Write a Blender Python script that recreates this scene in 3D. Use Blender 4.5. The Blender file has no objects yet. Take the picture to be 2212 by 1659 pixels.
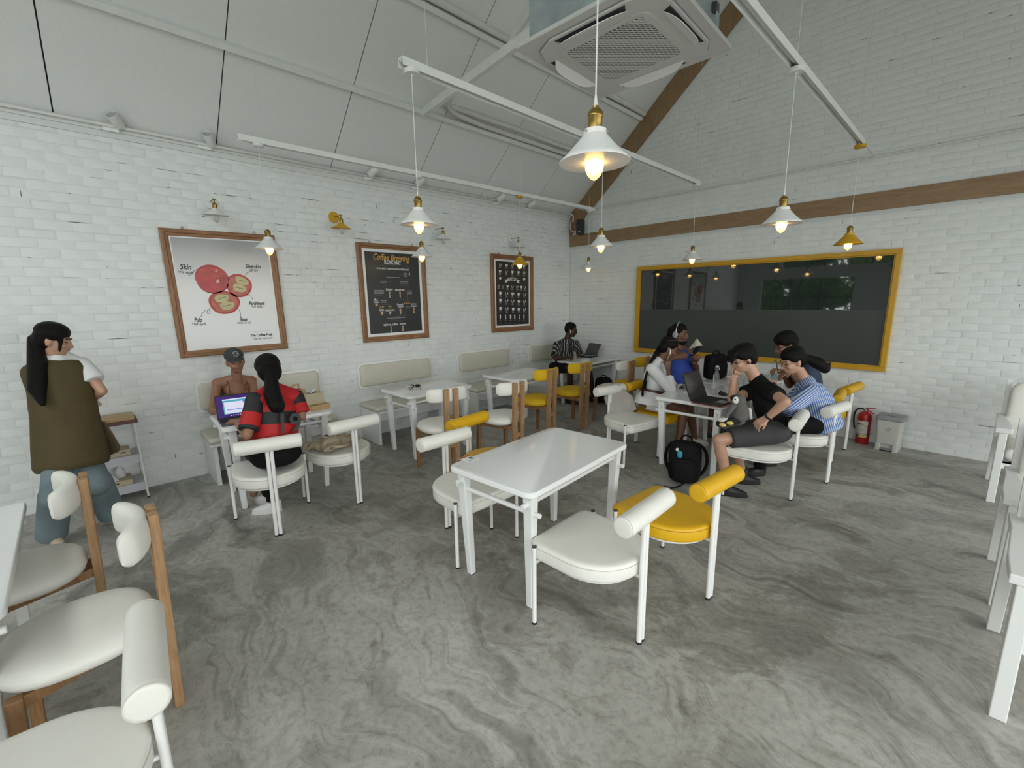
import bpy, bmesh, math, random
from mathutils import Vector, Matrix, Quaternion
random.seed(7)
R = math.radians
V = Vector
sc = bpy.context.scene
col = sc.collection

# ------------------------------------------------------------------ camera
FPX = 954.3261
CAM = V((5.39717773, -6.74789217, 1.75))
CR = V((0.69508078, 0.71883445, -0.01182109))
CU = V((-0.12496369, 0.13699392, 0.98265800))
CF = V((-0.70798784, 0.68154948, -0.18505005))
cd = bpy.data.cameras.new('camera'); cam = bpy.data.objects.new('camera', cd); col.objects.link(cam)
cd.sensor_fit = 'HORIZONTAL'; cd.sensor_width = 36; cd.lens = FPX / 2212 * 36
cd.clip_start = 0.05; cd.clip_end = 200
m = Matrix.Identity(4)
for i in range(3):
    m[i][0] = CR[i]; m[i][1] = CU[i]; m[i][2] = -CF[i]; m[i][3] = CAM[i]
cam.matrix_world = m
sc.camera = cam

# ------------------------------------------------------------------ world, daylight, exposure
w = bpy.data.worlds.new('world'); sc.world = w; w.use_nodes = True
bg = w.node_tree.nodes['Background']; bg.inputs[0].default_value = (0.95, 0.985, 0.97, 1); bg.inputs[1].default_value = 5.2
sc.view_settings.view_transform = 'Standard'; sc.view_settings.look = 'None'
sc.view_settings.gamma = 1.0; sc.view_settings.exposure = 0.0; sc.view_settings.use_curve_mapping = False
ROOM_X, ROOM_Y = 8.84, -8.6          # right window wall, front window wall
RIDGE_X = ROOM_X / 2
def portal(name, loc, rot, sx, sy):    # daylight enters here: importance-sampling portals in the window openings
    l = bpy.data.lights.new(name, 'AREA'); l.shape = 'RECTANGLE'; l.size = sx; l.size_y = sy
    l.cycles.is_portal = True
    o = bpy.data.objects.new(name, l); col.objects.link(o); o.location = loc; o.rotation_euler = rot
    return o
portal('daylight_portal_right', (ROOM_X + .02, -4.4, 1.5), (0, R(90), 0), 2.7, 7.4)
portal('daylight_portal_front', (1.85, ROOM_Y - .02, 1.25), (R(90), 0, 0), 2.3, 2.1)
portal('daylight_portal_high', (RIDGE_X, ROOM_Y - .02, 3.335), (R(90), 0, 0), 6.44, 1.43)
portal('daylight_portal_entrance', (6.9, ROOM_Y - .02, 1.25), (R(90), 0, 0), 2.3, 2.1)

# ------------------------------------------------------------------ helpers
def ray(x, y): return CR * ((x - 1106) / FPX) - CU * ((y - 829.5) / FPX) + CF
def onz(x, y, z): d = ray(x, y); return CAM + d * ((z - CAM.z) / d.z)
def onX(x, y, X=0.0): d = ray(x, y); return CAM + d * ((X - CAM.x) / d.x)
def onY(x, y, Y=0.0): d = ray(x, y); return CAM + d * ((Y - CAM.y) / d.y)
def atd(x, y, D): return CAM + ray(x, y) * D
def depth(p): return (V(p) - CAM).dot(CF)
def proj(p):
    q = V(p) - CAM; z = q.dot(CF)
    return 1106 + FPX * q.dot(CR) / z, 829.5 - FPX * q.dot(CU) / z, z

def tag(o, label=None, cat=None, group=None, kind=None):
    if label: o['label'] = label
    if cat: o['category'] = cat
    if group: o['group'] = group
    if kind: o['kind'] = kind
    return o
def thing(name, label, cat, loc=(0, 0, 0), rz=0.0, group=None, kind=None):
    o = bpy.data.objects.new(name, None); col.objects.link(o)
    o.empty_display_size = .1; o.location = loc; o.rotation_euler = (0, 0, rz)
    return tag(o, label, cat, group, kind)
def dup(o, loc=None, rz=None, label=None, parent=None, swap=None):
    c = o.copy(); col.objects.link(c); c.parent = parent
    if swap and c.data:
        for i, s in enumerate(c.material_slots):
            if s.material and s.material.name in swap:
                s.link = 'OBJECT'; s.material = M[swap[s.material.name]]
    if loc is not None: c.location = loc
    if rz is not None: c.rotation_euler = (0, 0, rz)
    if label: c['label'] = label
    for ch in kids.get(o.name, []):
        dup(ch, parent=c, swap=swap)
    return c
kids = {}
def setparent(o, p):
    o.parent = p; kids.setdefault(p.name, []).append(o)

class MB:
    """collects shapes, builds ONE mesh object"""
    def __init__(s): s.v = []; s.f = []; s.mi = []; s.cur = 0
    def add(s, vs, fs):
        b = len(s.v); s.v += [tuple(p) for p in vs]
        s.f += [tuple(i + b for i in f) for f in fs]; s.mi += [s.cur] * len(fs)
        return s
    def box(s, c, size, rot=None):
        hx, hy, hz = size[0] / 2, size[1] / 2, size[2] / 2
        vs = [V((x, y, z)) for z in (-hz, hz) for x, y in ((-hx, -hy), (hx, -hy), (hx, hy), (-hx, hy))]
        if rot is not None: vs = [rot @ p for p in vs]
        c = V(c)
        return s.add([p + c for p in vs], [(3, 2, 1, 0), (4, 5, 6, 7), (0, 1, 5, 4), (1, 2, 6, 5), (2, 3, 7, 6), (3, 0, 4, 7)])
    def bx(s, a, b):
        a, b = V(a), V(b); return s.box((a + b) / 2, (abs(b.x - a.x), abs(b.y - a.y), abs(b.z - a.z)))
    def beam(s, p0, p1, w0, h0, w1=None, h1=None, up=V((0, 0, 1))):
        p0, p1 = V(p0), V(p1); w1 = w0 if w1 is None else w1; h1 = h0 if h1 is None else h1
        d = (p1 - p0).normalized()
        if abs(d.dot(up)) > .98: up = V((0, 1, 0))
        x = d.cross(up).normalized(); y = x.cross(d)
        vs = []
        for p, a, b in ((p0, w0 / 2, h0 / 2), (p1, w1 / 2, h1 / 2)):
            vs += [p - x * a - y * b, p + x * a - y * b, p + x * a + y * b, p - x * a + y * b]
        return s.add(vs, [(0, 1, 2, 3), (7, 6, 5, 4), (4, 5, 1, 0), (5, 6, 2, 1), (6, 7, 3, 2), (7, 4, 0, 3)])
    def cyl(s, p0, p1, r0, r1=None, n=16, caps=True):
        p0, p1 = V(p0), V(p1); r1 = r0 if r1 is None else r1
        d = (p1 - p0).normalized(); a = V((0, 0, 1)) if abs(d.z) < .9 else V((1, 0, 0))
        x = d.cross(a).normalized(); y = d.cross(x)
        vs = []
        for p, r_ in ((p0, r0), (p1, r1)):
            for i in range(n):
                t = 2 * math.pi * i / n; vs.append(p + x * (math.cos(t) * r_) + y * (math.sin(t) * r_))
        fs = [(i, (i + 1) % n, n + (i + 1) % n, n + i) for i in range(n)]
        if caps: fs += [tuple(range(n - 1, -1, -1)), tuple(range(n, 2 * n))]
        return s.add(vs, fs)
    def tube(s, path, r, n=10, closed=False, radii=None):
        P = [V(p) for p in path]; k = len(P); vs = []; prev = None
        for i in range(k):
            if closed: d = P[(i + 1) % k] - P[i - 1]
            else: d = P[min(i + 1, k - 1)] - P[max(i - 1, 0)]
            d.normalize()
            if prev is None:
                a = V((0, 0, 1)) if abs(d.z) < .9 else V((1, 0, 0)); x = d.cross(a).normalized()
            else:
                x = prev - d * prev.dot(d); x.normalize()
            prev = x; y = d.cross(x); rr = radii[i] if radii else r
            for j in range(n):
                t = 2 * math.pi * j / n; vs.append(P[i] + x * (math.cos(t) * rr) + y * (math.sin(t) * rr))
        fs = []
        for i in range(k if closed else k - 1):
            a, b = i * n, ((i + 1) % k) * n
            fs += [(a + j, a + (j + 1) % n, b + (j + 1) % n, b + j) for j in range(n)]
        if not closed: fs += [tuple(range(n - 1, -1, -1)), tuple(range((k - 1) * n, k * n))]
        return s.add(vs, fs)
    def lathe(s, prof, c=(0, 0, 0), n=24, rot=None):
        """prof: list of (radius, z)"""
        c = V(c); vs = []; k = len(prof)
        for rr, z in prof:
            for j in range(n):
                t = 2 * math.pi * j / n; p = V((math.cos(t) * rr, math.sin(t) * rr, z))
                vs.append(c + (rot @ p if rot is not None else p))
        fs = [(i * n + j, i * n + (j + 1) % n, (i + 1) * n + (j + 1) % n, (i + 1) * n + j) for i in range(k - 1) for j in range(n)]
        if prof[0][0] > 1e-6: fs.append(tuple(range(n - 1, -1, -1)))
        if prof[-1][0] > 1e-6: fs.append(tuple(range((k - 1) * n, k * n)))
        return s.add(vs, fs)
    def sup(s, c, size, e=1.0, e2=None, n=24, k=12, rot=None):
        """superellipsoid: e=1 ellipsoid, smaller = boxier"""
        e2 = e if e2 is None else e2; c = V(c); vs = []
        pw = lambda a, b: math.copysign(abs(a) ** b, a)
        for i in range(k + 1):
            ph = -math.pi / 2 + math.pi * i / k
            for j in range(n):
                t = 2 * math.pi * j / n
                p = V((pw(math.cos(ph), e) * pw(math.cos(t), e2) * size[0] / 2, pw(math.cos(ph), e) * pw(math.sin(t), e2) * size[1] / 2, pw(math.sin(ph), e) * size[2] / 2))
                vs.append(c + (rot @ p if rot is not None else p))
        return s.add(vs, [(i * n + j, i * n + (j + 1) % n, (i + 1) * n + (j + 1) % n, (i + 1) * n + j) for i in range(k) for j in range(n)])
    def loft(s, rings, cap0=True, cap1=True):
        n = len(rings[0]); b = []
        for rg in rings: b += rg
        fs = [(i * n + j, i * n + (j + 1) % n, (i + 1) * n + (j + 1) % n, (i + 1) * n + j) for i in range(len(rings) - 1) for j in range(n)]
        if cap0: fs.append(tuple(range(n - 1, -1, -1)))
        if cap1: fs.append(tuple(range((len(rings) - 1) * n, len(rings) * n)))
        return s.add(b, fs)
    def prism(s, pts, z0, z1, axis='z'):
        def mk(p, h):
            return V((p[0], p[1], h)) if axis == 'z' else (V((h, p[0], p[1])) if axis == 'x' else V((p[0], h, p[1])))
        return s.loft([[mk(p, z0) for p in pts], [mk(p, z1) for p in pts]])
    def xform(s, mat):
        s.v = [tuple(mat @ V(p)) for p in s.v]; return s
    def mesh(s, name, mats, smooth=35, weld=True):
        me = bpy.data.meshes.new(name); me.from_pydata(s.v, [], s.f); me.validate()
        for mm in (mats if isinstance(mats, (list, tuple)) else [mats]): me.materials.append(mm)
        if len(s.mi) == len(me.polygons): me.polygons.foreach_set('material_index', s.mi)
        if weld:
            bm = bmesh.new(); bm.from_mesh(me); bmesh.ops.remove_doubles(bm, verts=bm.verts, dist=1e-5)
            bmesh.ops.recalc_face_normals(bm, faces=bm.faces); bm.to_mesh(me); bm.free()
        if smooth is not None:
            me.polygons.foreach_set('use_smooth', [True] * len(me.polygons))
            me.set_sharp_from_angle(angle=R(smooth))
        me.update(); return me
    def build(s, name, mats, parent=None, smooth=35, bevel=0, weld=True):
        o = bpy.data.objects.new(name, s.mesh(name, mats, smooth, weld)); col.objects.link(o)
        if parent is not None: setparent(o, parent)
        if bevel:
            b = o.modifiers.new('bevel', 'BEVEL'); b.width = bevel; b.segments = 2; b.limit_method = 'ANGLE'; b.angle_limit = R(40)
        return o

def rrect(w, h, r, k=6, cx=0, cy=0):
    """rounded rectangle outline, counter-clockwise"""
    out = []
    for sx, sy, a0 in ((1, 1, 0), (-1, 1, 90), (-1, -1, 180), (1, -1, 270)):
        for i in range(k + 1):
            a = R(a0 + 90 * i / k); out.append((cx + sx * (w / 2 - r) + r * math.cos(a), cy + sy * (h / 2 - r) + r * math.sin(a)))
    return out
def bez(p0, p1, p2, p3, n=10):
    out = []
    for i in range(n + 1):
        t = i / n; a = (1 - t)
        out.append(V(p0) * a ** 3 + V(p1) * 3 * a * a * t + V(p2) * 3 * a * t * t + V(p3) * t ** 3)
    return out
def text_mesh(txt, size, name, mat, parent, mtx, extrude=.0004, bold=0.0, align='CENTER', shear=0.0, sx=1.0):
    cu = bpy.data.curves.new(name, 'FONT'); cu.body = txt; cu.size = size; cu.align_x = align; cu.align_y = 'CENTER'
    cu.extrude = extrude; cu.offset = bold; cu.shear = shear; cu.resolution_u = 3
    o = bpy.data.objects.new(name, cu); col.objects.link(o)
    dg = bpy.context.evaluated_depsgraph_get(); me = bpy.data.meshes.new_from_object(o.evaluated_get(dg))
    bpy.data.objects.remove(o); bpy.data.curves.remove(cu)
    me.materials.clear(); me.materials.append(mat)
    me.transform(mtx @ Matrix.Diagonal((sx, 1, 1, 1)))
    q = bpy.data.objects.new(name, me); col.objects.link(q)
    if parent is not None: setparent(q, parent)
    return q

# ------------------------------------------------------------------ materials (all procedural)
M = {}
def mat(name, rgb, rough=.5, metal=0.0, spec=None, var=0.0, scale=8.0, bump=0.0, bscale=40.0, trans=0.0, emit=None, estr=0.0, coat=0.0, sheen=0.0, alpha=None, detail=6.0, stretch=None):
    m_ = bpy.data.materials.new(name); m_.use_nodes = True; nt = m_.node_tree; b = nt.nodes['Principled BSDF']
    b.inputs['Base Color'].default_value = (*rgb, 1); b.inputs['Roughness'].default_value = rough; b.inputs['Metallic'].default_value = metal
    if spec is not None: b.inputs['Specular IOR Level'].default_value = spec
    if trans: b.inputs['Transmission Weight'].default_value = trans
    if coat: b.inputs['Coat Weight'].default_value = coat; b.inputs['Coat Roughness'].default_value = .05
    if sheen: b.inputs['Sheen Weight'].default_value = sheen
    if alpha is not None: b.inputs['Alpha'].default_value = alpha
    if emit: b.inputs['Emission Color'].default_value = (*emit, 1); b.inputs['Emission Strength'].default_value = estr
    if var or bump:
        tc = nt.nodes.new('ShaderNodeTexCoord'); src = tc.outputs['Object']
        if stretch:
            mp = nt.nodes.new('ShaderNodeMapping'); mp.inputs['Scale'].default_value = stretch
            nt.links.new(src, mp.inputs[0]); src = mp.outputs[0]
    if var:
        nz = nt.nodes.new('ShaderNodeTexNoise'); nz.inputs['Scale'].default_value = scale; nz.inputs['Detail'].default_value = detail
        nt.links.new(src, nz.inputs['Vector'])
        rp = nt.nodes.new('ShaderNodeValToRGB'); rp.color_ramp.elements[0].position = .3; rp.color_ramp.elements[1].position = .7
        rp.color_ramp.elements[0].color = (*[c * (1 - var) for c in rgb], 1); rp.color_ramp.elements[1].color = (*[min(1, c * (1 + var * .6)) for c in rgb], 1)
        nt.links.new(nz.outputs['Fac'], rp.inputs[0]); nt.links.new(rp.outputs[0], b.inputs['Base Color'])
    if bump:
        n2 = nt.nodes.new('ShaderNodeTexNoise'); n2.inputs['Scale'].default_value = bscale; n2.inputs['Detail'].default_value = 5
        nt.links.new(src, n2.inputs['Vector'])
        bp = nt.nodes.new('ShaderNodeBump'); bp.inputs['Strength'].default_value = bump; bp.inputs['Distance'].default_value = .01
        nt.links.new(n2.outputs['Fac'], bp.inputs['Height']); nt.links.new(bp.outputs[0], b.inputs['Normal'])
    M[name] = m_; return m_
def wood(name, c0, c1, axis_scale, rough=.5, scale=1.0):
    m_ = bpy.data.materials.new(name); m_.use_nodes = True; nt = m_.node_tree; b = nt.nodes['Principled BSDF']
    tc = nt.nodes.new('ShaderNodeTexCoord'); mp = nt.nodes.new('ShaderNodeMapping'); mp.inputs['Scale'].default_value = axis_scale
    nt.links.new(tc.outputs['Object'], mp.inputs[0])
    n1 = nt.nodes.new('ShaderNodeTexNoise'); n1.inputs['Scale'].default_value = 3 * scale; n1.inputs['Detail'].default_value = 8; n1.inputs['Distortion'].default_value = 1.2
    n2 = nt.nodes.new('ShaderNodeTexNoise'); n2.inputs['Scale'].default_value = 14 * scale; n2.inputs['Detail'].default_value = 4
    nt.links.new(mp.outputs[0], n1.inputs['Vector']); nt.links.new(mp.outputs[0], n2.inputs['Vector'])
    mx = nt.nodes.new('ShaderNodeMix'); mx.data_type = 'FLOAT'; mx.inputs[0].default_value = .35
    nt.links.new(n1.outputs['Fac'], mx.inputs[2]); nt.links.new(n2.outputs['Fac'], mx.inputs[3])
    rp = nt.nodes.new('ShaderNodeValToRGB'); rp.color_ramp.elements[0].position = .33; rp.color_ramp.elements[1].position = .66
    rp.color_ramp.elements[0].color = (*c0, 1); rp.color_ramp.elements[1].color = (*c1, 1)
    nt.links.new(mx.outputs[0], rp.inputs[0]); nt.links.new(rp.outputs[0], b.inputs['Base Color']); b.inputs['Roughness'].default_value = rough
    M[name] = m_; return m_

mat('paint_brick', (.74, .765, .755), .62, var=.05, scale=5, bump=.35, bscale=55)
mat('mortar', (.66, .685, .675), .8, bump=.4, bscale=70)
mat('roof_panel', (.77, .79, .785), .6, var=.03, scale=60)
mat('roof_gap', (.03, .03, .035), .9)
mat('steel_white', (.78, .80, .79), .45, var=.04, scale=9)
mat('pipe_white', (.70, .70, .68), .6, bump=.2, bscale=30)
mat('pipe_lag', (.72, .72, .69), .75, bump=.5, bscale=45, var=.08)
mat('trim_white', (.66, .68, .67), .5)
wood('oak_veneer', (.22, .132, .066), (.33, .215, .118), (1.2, 9, 9), .5)
wood('oak_rake', (.21, .127, .06), (.33, .21, .108), (9, 9, 1.2), .5)
mat('frame_yellow', (.55, .30, .012), .38, var=.06)
mat('white_gloss', (.82, .83, .835), .15)
mat('white_paint', (.78, .79, .785), .35)
mat('white_leather', (.78, .77, .715), .42, var=.03, scale=6, bump=.06, bscale=220)
mat('cream_leather', (.58, .56, .475), .45, var=.04, scale=5, bump=.06, bscale=220)
mat('yellow_leather', (.70, .40, .006), .42, var=.05, scale=6, bump=.06, bscale=220)
mat('yellow_fabric', (.66, .41, .006), .8, var=.08, scale=40, bump=.12, bscale=300)
mat('seam_white', (.55, .54, .49), .6)
mat('seam_yellow', (.45, .24, .004), .6)
mat('metal_white', (.80, .80, .79), .3)
mat('black_rubber', (.012, .012, .012), .6)
mat('chrome_dark', (.10, .10, .10), .3, metal=.8)
wood('chair_oak', (.27, .145, .062), (.43, .265, .135), (7, 7, .8), .5, 1.4)
wood('chair_oak_dark', (.20, .095, .035), (.32, .175, .075), (7, 7, .8), .5, 1.4)
mat('brass', (.30, .20, .055), .32, metal=.85, var=.1, scale=20)
mat('lamp_white', (.74, .75, .745), .35)
mat('lamp_inner', (.85, .83, .78), .4)
mat('lamp_yellow', (.60, .33, .006), .35)
mat('bulb_core', (1, .9, .7), .2, emit=(1, .70, .32), estr=90)
mat('bulb_off', (.62, .60, .57), .08, trans=.75, alpha=.45)
mat('cord_white', (.70, .71, .71), .5)
mat('black_plastic', (.010, .010, .011), .45)
mat('grey_plastic', (.30, .32, .34), .45)
mat('silver', (.55, .55, .56), .25, metal=.9)
mat('galvanised', (.36, .42, .44), .42, metal=.35, var=.2, scale=7)
mat('ac_white', (.60, .60, .585), .45)
mat('ac_dark', (.035, .033, .035), .7)
# ------------------------------------------------------------------ floor (polished swirled concrete)
def floor_material():
    m_ = bpy.data.materials.new('concrete_floor'); m_.use_nodes = True; nt = m_.node_tree; b = nt.nodes['Principled BSDF']; L = nt.links.new
    tc = nt.nodes.new('ShaderNodeTexCoord')
    def noise(scale, detail, dist, rough=.55, src=None):
        n = nt.nodes.new('ShaderNodeTexNoise'); n.inputs['Scale'].default_value = scale; n.inputs['Detail'].default_value = detail
        n.inputs['Distortion'].default_value = dist; n.inputs['Roughness'].default_value = rough
        L(src if src else tc.outputs['Object'], n.inputs['Vector']); return n
    def ramp(fac, stops):
        r_ = nt.nodes.new('ShaderNodeValToRGB'); el = r_.color_ramp.elements
        while len(el) < len(stops): el.new(.5)
        for e_, (p, c) in zip(el, stops): e_.position = p; e_.color = (*c, 1)
        L(fac, r_.inputs[0]); return r_
    def mix(kind, fac, a, bb):
        x = nt.nodes.new('ShaderNodeMix'); x.data_type = 'RGBA'; x.blend_type = kind
        if isinstance(fac, float): x.inputs[0].default_value = fac
        else: L(fac, x.inputs[0])
        L(a, x.inputs[6]); L(bb, x.inputs[7]); return x.outputs[2]
    # warped coordinates make the trowel swirls
    wz = noise(.75, 3, 0.0); mp = nt.nodes.new('ShaderNodeVectorMath'); mp.operation = 'MULTIPLY_ADD'
    mp.inputs[1].default_value = (1.7, 1.7, 0); L(wz.outputs['Color'], mp.inputs[0]); L(tc.outputs['Object'], mp.inputs[2])
    st = nt.nodes.new('ShaderNodeMapping'); st.inputs['Rotation'].default_value = (0, 0, R(40)); st.inputs['Scale'].default_value = (.9, 2.6, 1); L(mp.outputs[0], st.inputs[0])
    sw = noise(1.05, 10, 1.1, .60, st.outputs[0])
    base = ramp(sw.outputs['Fac'], [(.30, (.225, .218, .198)), (.43, (.340, .333, .308)), (.52, (.470, .462, .432)), (.60, (.412, .404, .374)), (.74, (.56, .552, .52))])
    big = noise(.36, 4, .5); bigr = ramp(big.outputs['Fac'], [(.36, (.72, .71, .68)), (.60, (1.06, 1.06, 1.05))])
    c1 = mix('MULTIPLY', 1.0, base.outputs[0], bigr.outputs[0])
    fine = noise(24, 9, .5, .72); fr = ramp(fine.outputs['Fac'], [(.30, (.70, .69, .67)), (.52, (1.0, 1.0, 1.0)), (.75, (1.12, 1.12, 1.11))])
    c2 = mix('MULTIPLY', 1.0, c1, fr.outputs[0])
    # trowel smears: short brushed streaks that follow the swirl
    s2 = nt.nodes.new('ShaderNodeMapping'); s2.inputs['Rotation'].default_value = (0, 0, R(-25)); s2.inputs['Scale'].default_value = (1.6, 6.5, 1); L(mp.outputs[0], s2.inputs[0])
    vn = noise(1.7, 8, 1.4, .66, s2.outputs[0]); vr = ramp(vn.outputs['Fac'], [(.36, (.70, .69, .66)), (.47, (1, 1, 1)), (.62, (1.0, 1.0, 1.0)), (.72, (1.12, 1.12, 1.10))])
    c3 = mix('MULTIPLY', .85, c2, vr.outputs[0])
    sp = noise(120, 2, 0); spr = ramp(sp.outputs['Fac'], [(.27, (.60, .59, .57)), (.37, (1, 1, 1))])
    c4 = mix('MULTIPLY', .7, c3, spr.outputs[0])
    # darker smeared patches with crisp ragged edges
    pt = noise(.95, 12, .35, .68); ptr = ramp(pt.outputs['Fac'], [(.40, (.74, .73, .72)), (.435, (.80, .79, .78)), (.455, (1, 1, 1)), (.60, (1.0, 1.0, 1.0)), (.66, (1.06, 1.06, 1.06))])
    c4 = mix('MULTIPLY', 1.0, c4, ptr.outputs[0])
    L(c4, b.inputs['Base Color'])
    rr = nt.nodes.new('ShaderNodeMapRange'); rr.inputs[3].default_value = .36; rr.inputs[4].default_value = .62; L(sw.outputs['Fac'], rr.inputs[0]); L(rr.outputs[0], b.inputs['Roughness'])
    bp = nt.nodes.new('ShaderNodeBump'); bp.inputs['Strength'].default_value = .12; bp.inputs['Distance'].default_value = .006; L(fine.outputs['Fac'], bp.inputs['Height']); L(bp.outputs[0], b.inputs['Normal'])
    M['concrete_floor'] = m_; return m_
floor_material()
tag(MB().bx((-.25, ROOM_Y - .3, -.12), (ROOM_X + .3, .25, 0)).build('floor', M['concrete_floor'], smooth=None), 'grey polished concrete floor with trowel swirls', None, kind='structure')
mat('outdoor_paving', (.30, .30, .28), .9, var=.15, scale=1.5)
tag(MB().bx((-12, -34, -.30), (34, 8, -.13)).build('ground', M['outdoor_paving'], smooth=None), 'paved yard outside the windows', None, kind='structure')

SL = .873; Z0 = 3.283; RIDGE = ROOM_X / 2
def roofz(x): return Z0 + SL * (x if x <= RIDGE else ROOM_X - x)

# ------------------------------------------------------------------ painted brick walls
BL, BH, GAP = .222, .0715, .0050
def brick_shape(l, h, rnd):
    """front at n=0 (proud), back at n=-.02; returns verts (s,z,n), faces"""
    j = lambda a: rnd.uniform(-a, a)
    o = [(-l / 2 + j(.004), -h / 2 + j(.003)), (l / 2 + j(.004), -h / 2 + j(.003)), (l / 2 + j(.004), h / 2 + j(.003)), (-l / 2 + j(.004), h / 2 + j(.003))]
    c = .010
    i = [(o[0][0] + c, o[0][1] + c), (o[1][0] - c, o[1][1] + c), (o[2][0] - c, o[2][1] - c), (o[3][0] + c, o[3][1] - c)]
    vs = [(a, b, -.022) for a, b in o] + [(a, b, -.0022 + j(.0009)) for a, b in o] + [(a, b, j(.00035)) for a, b in i]
    fs = [(8, 9, 10, 11)] + [(k, (k + 1) % 4, 4 + (k + 1) % 4, 4 + k) for k in range(4)] + [(4 + k, 4 + (k + 1) % 4, 8 + (k + 1) % 4, 8 + k) for k in range(4)]
    return vs, fs
def brick_wall(wall, place, s0, s1, top, holes, seed):
    rnd = random.Random(seed)
    cand = []
    rows = int(8 / (BH + GAP))
    for r_ in range(rows):
        z = (r_ + .5) * (BH + GAP)
        s = s0 - (BL + GAP) * (.5 if r_ % 2 else 0) - rnd.uniform(0, .03)
        while s < s1:
            a, b = max(s, s0), min(s + BL, s1); s += BL + GAP
            if b - a < .04: continue
            if z + BH / 2 > top(a) or z + BH / 2 > top(b):
                if z + BH / 2 > max(top(a), top(b)) + .03: continue
                if z - BH / 2 > min(top(a), top(b)) : continue
            segs = [(a, b)]
            for h0, h1, hz0, hz1 in holes:
                if z + BH / 2 > hz0 and z - BH / 2 < hz1:
                    ns = []
                    for p, q in segs:
                        if q <= h0 or p >= h1: ns.append((p, q)); continue
                        if p < h0 - .03: ns.append((p, h0))
                        if q > h1 + .03: ns.append((h1, q))
                    segs = ns
            for p, q in segs: cand.append(((p + q) / 2, z, q - p))
    def area(cn):
        p = proj(place(cn[0], cn[1], 0))
        if p[2] < .3 or not (-20 < p[0] < 2232 and -20 < p[1] < 1679): return 0
        a = proj(place(cn[0] - cn[2] / 2, cn[1] - BH / 2, 0)); b = proj(place(cn[0] + cn[2] / 2, cn[1] - BH / 2, 0)); c = proj(place(cn[0] - cn[2] / 2, cn[1] + BH / 2, 0))
        if min(a[2], b[2], c[2]) < .3: return 0
        return abs((b[0] - a[0]) * (c[1] - a[1]) - (b[1] - a[1]) * (c[0] - a[0]))
    cand.sort(key=area, reverse=True)
    full = [c for c in cand if abs(c[2] - BL) < .002]
    single = full[:300]; ss = set(id(c) for c in single)
    protos = []
    for k in range(8):
        vs, fs = brick_shape(BL, BH, rnd)
        mb = MB(); mb.add([place(a, b, n) - place(0, 0, 0) for a, b, n in vs], fs)
        protos.append(mb.mesh('brick', M['paint_brick'], 60))
    n_dir = place(0, 0, 1) - place(0, 0, 0)
    for k, c in enumerate(single):
        o = bpy.data.objects.new('brick', protos[rnd.randrange(8)]); col.objects.link(o); o.parent = wall
        o.location = place(c[0], c[1] + rnd.uniform(-.001, .001), rnd.choice((0, 0, 0, 0, .001, -.001, .002, -.0025)))
    mb = MB()
    for c in cand:
        if id(c) in ss: continue
        vs, fs = brick_shape(c[2], BH, rnd); dn = rnd.choice((0, 0, 0, 0, .001, -.001, .002, -.0025))
        mb.add([place(c[0] + a, c[1] + b, n + dn) for a, b, n in vs], fs)
    o = mb.build('brick_courses', M['paint_brick'], wall, 60, weld=False); o['kind'] = 'stuff'
mat('joint_shade', (.16, .165, .16), .9)  # dark slivers on the joints paint the shade of open mortar gaps
def joint_shade_strips(wall, place, s0, s1, zr, n, seed, ok=lambda s, z: True):
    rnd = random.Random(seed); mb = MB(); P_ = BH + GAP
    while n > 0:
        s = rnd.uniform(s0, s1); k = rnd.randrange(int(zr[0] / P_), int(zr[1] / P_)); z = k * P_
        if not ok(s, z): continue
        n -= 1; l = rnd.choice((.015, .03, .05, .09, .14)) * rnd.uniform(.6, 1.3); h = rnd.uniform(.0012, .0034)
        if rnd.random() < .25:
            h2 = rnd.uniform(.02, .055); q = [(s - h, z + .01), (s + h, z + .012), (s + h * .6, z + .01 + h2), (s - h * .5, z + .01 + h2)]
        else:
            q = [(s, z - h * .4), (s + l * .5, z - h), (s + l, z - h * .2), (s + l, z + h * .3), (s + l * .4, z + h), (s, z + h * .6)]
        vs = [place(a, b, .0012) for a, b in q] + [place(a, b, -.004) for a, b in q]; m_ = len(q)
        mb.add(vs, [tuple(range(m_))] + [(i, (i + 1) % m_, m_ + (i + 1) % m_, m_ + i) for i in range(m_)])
    o = mb.build('joint_shade_slivers', M['joint_shade'], wall, None, weld=False); o['kind'] = 'stuff'
# left wall (X = 0)
wl = MB().bx((-.22, ROOM_Y, 0), (-.0030, .22, 3.30)).build('wall_left', M['mortar'], smooth=None)
tag(wl, 'white painted brick wall with posters and benches', None, kind='structure')
brick_wall(wl, lambda s, z, n: V((n, s, z)), ROOM_Y + .01, -.005, lambda s: 3.19, [], 3)
joint_shade_strips(wl, lambda s, z, n: V((n, s, z)), -7.0, -.1, (1.9, 3.1), 170, 11)
joint_shade_strips(wl, lambda s, z, n: V((n, s, z)), -7.0, -.1, (.1, 1.9), 90, 12)
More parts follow.
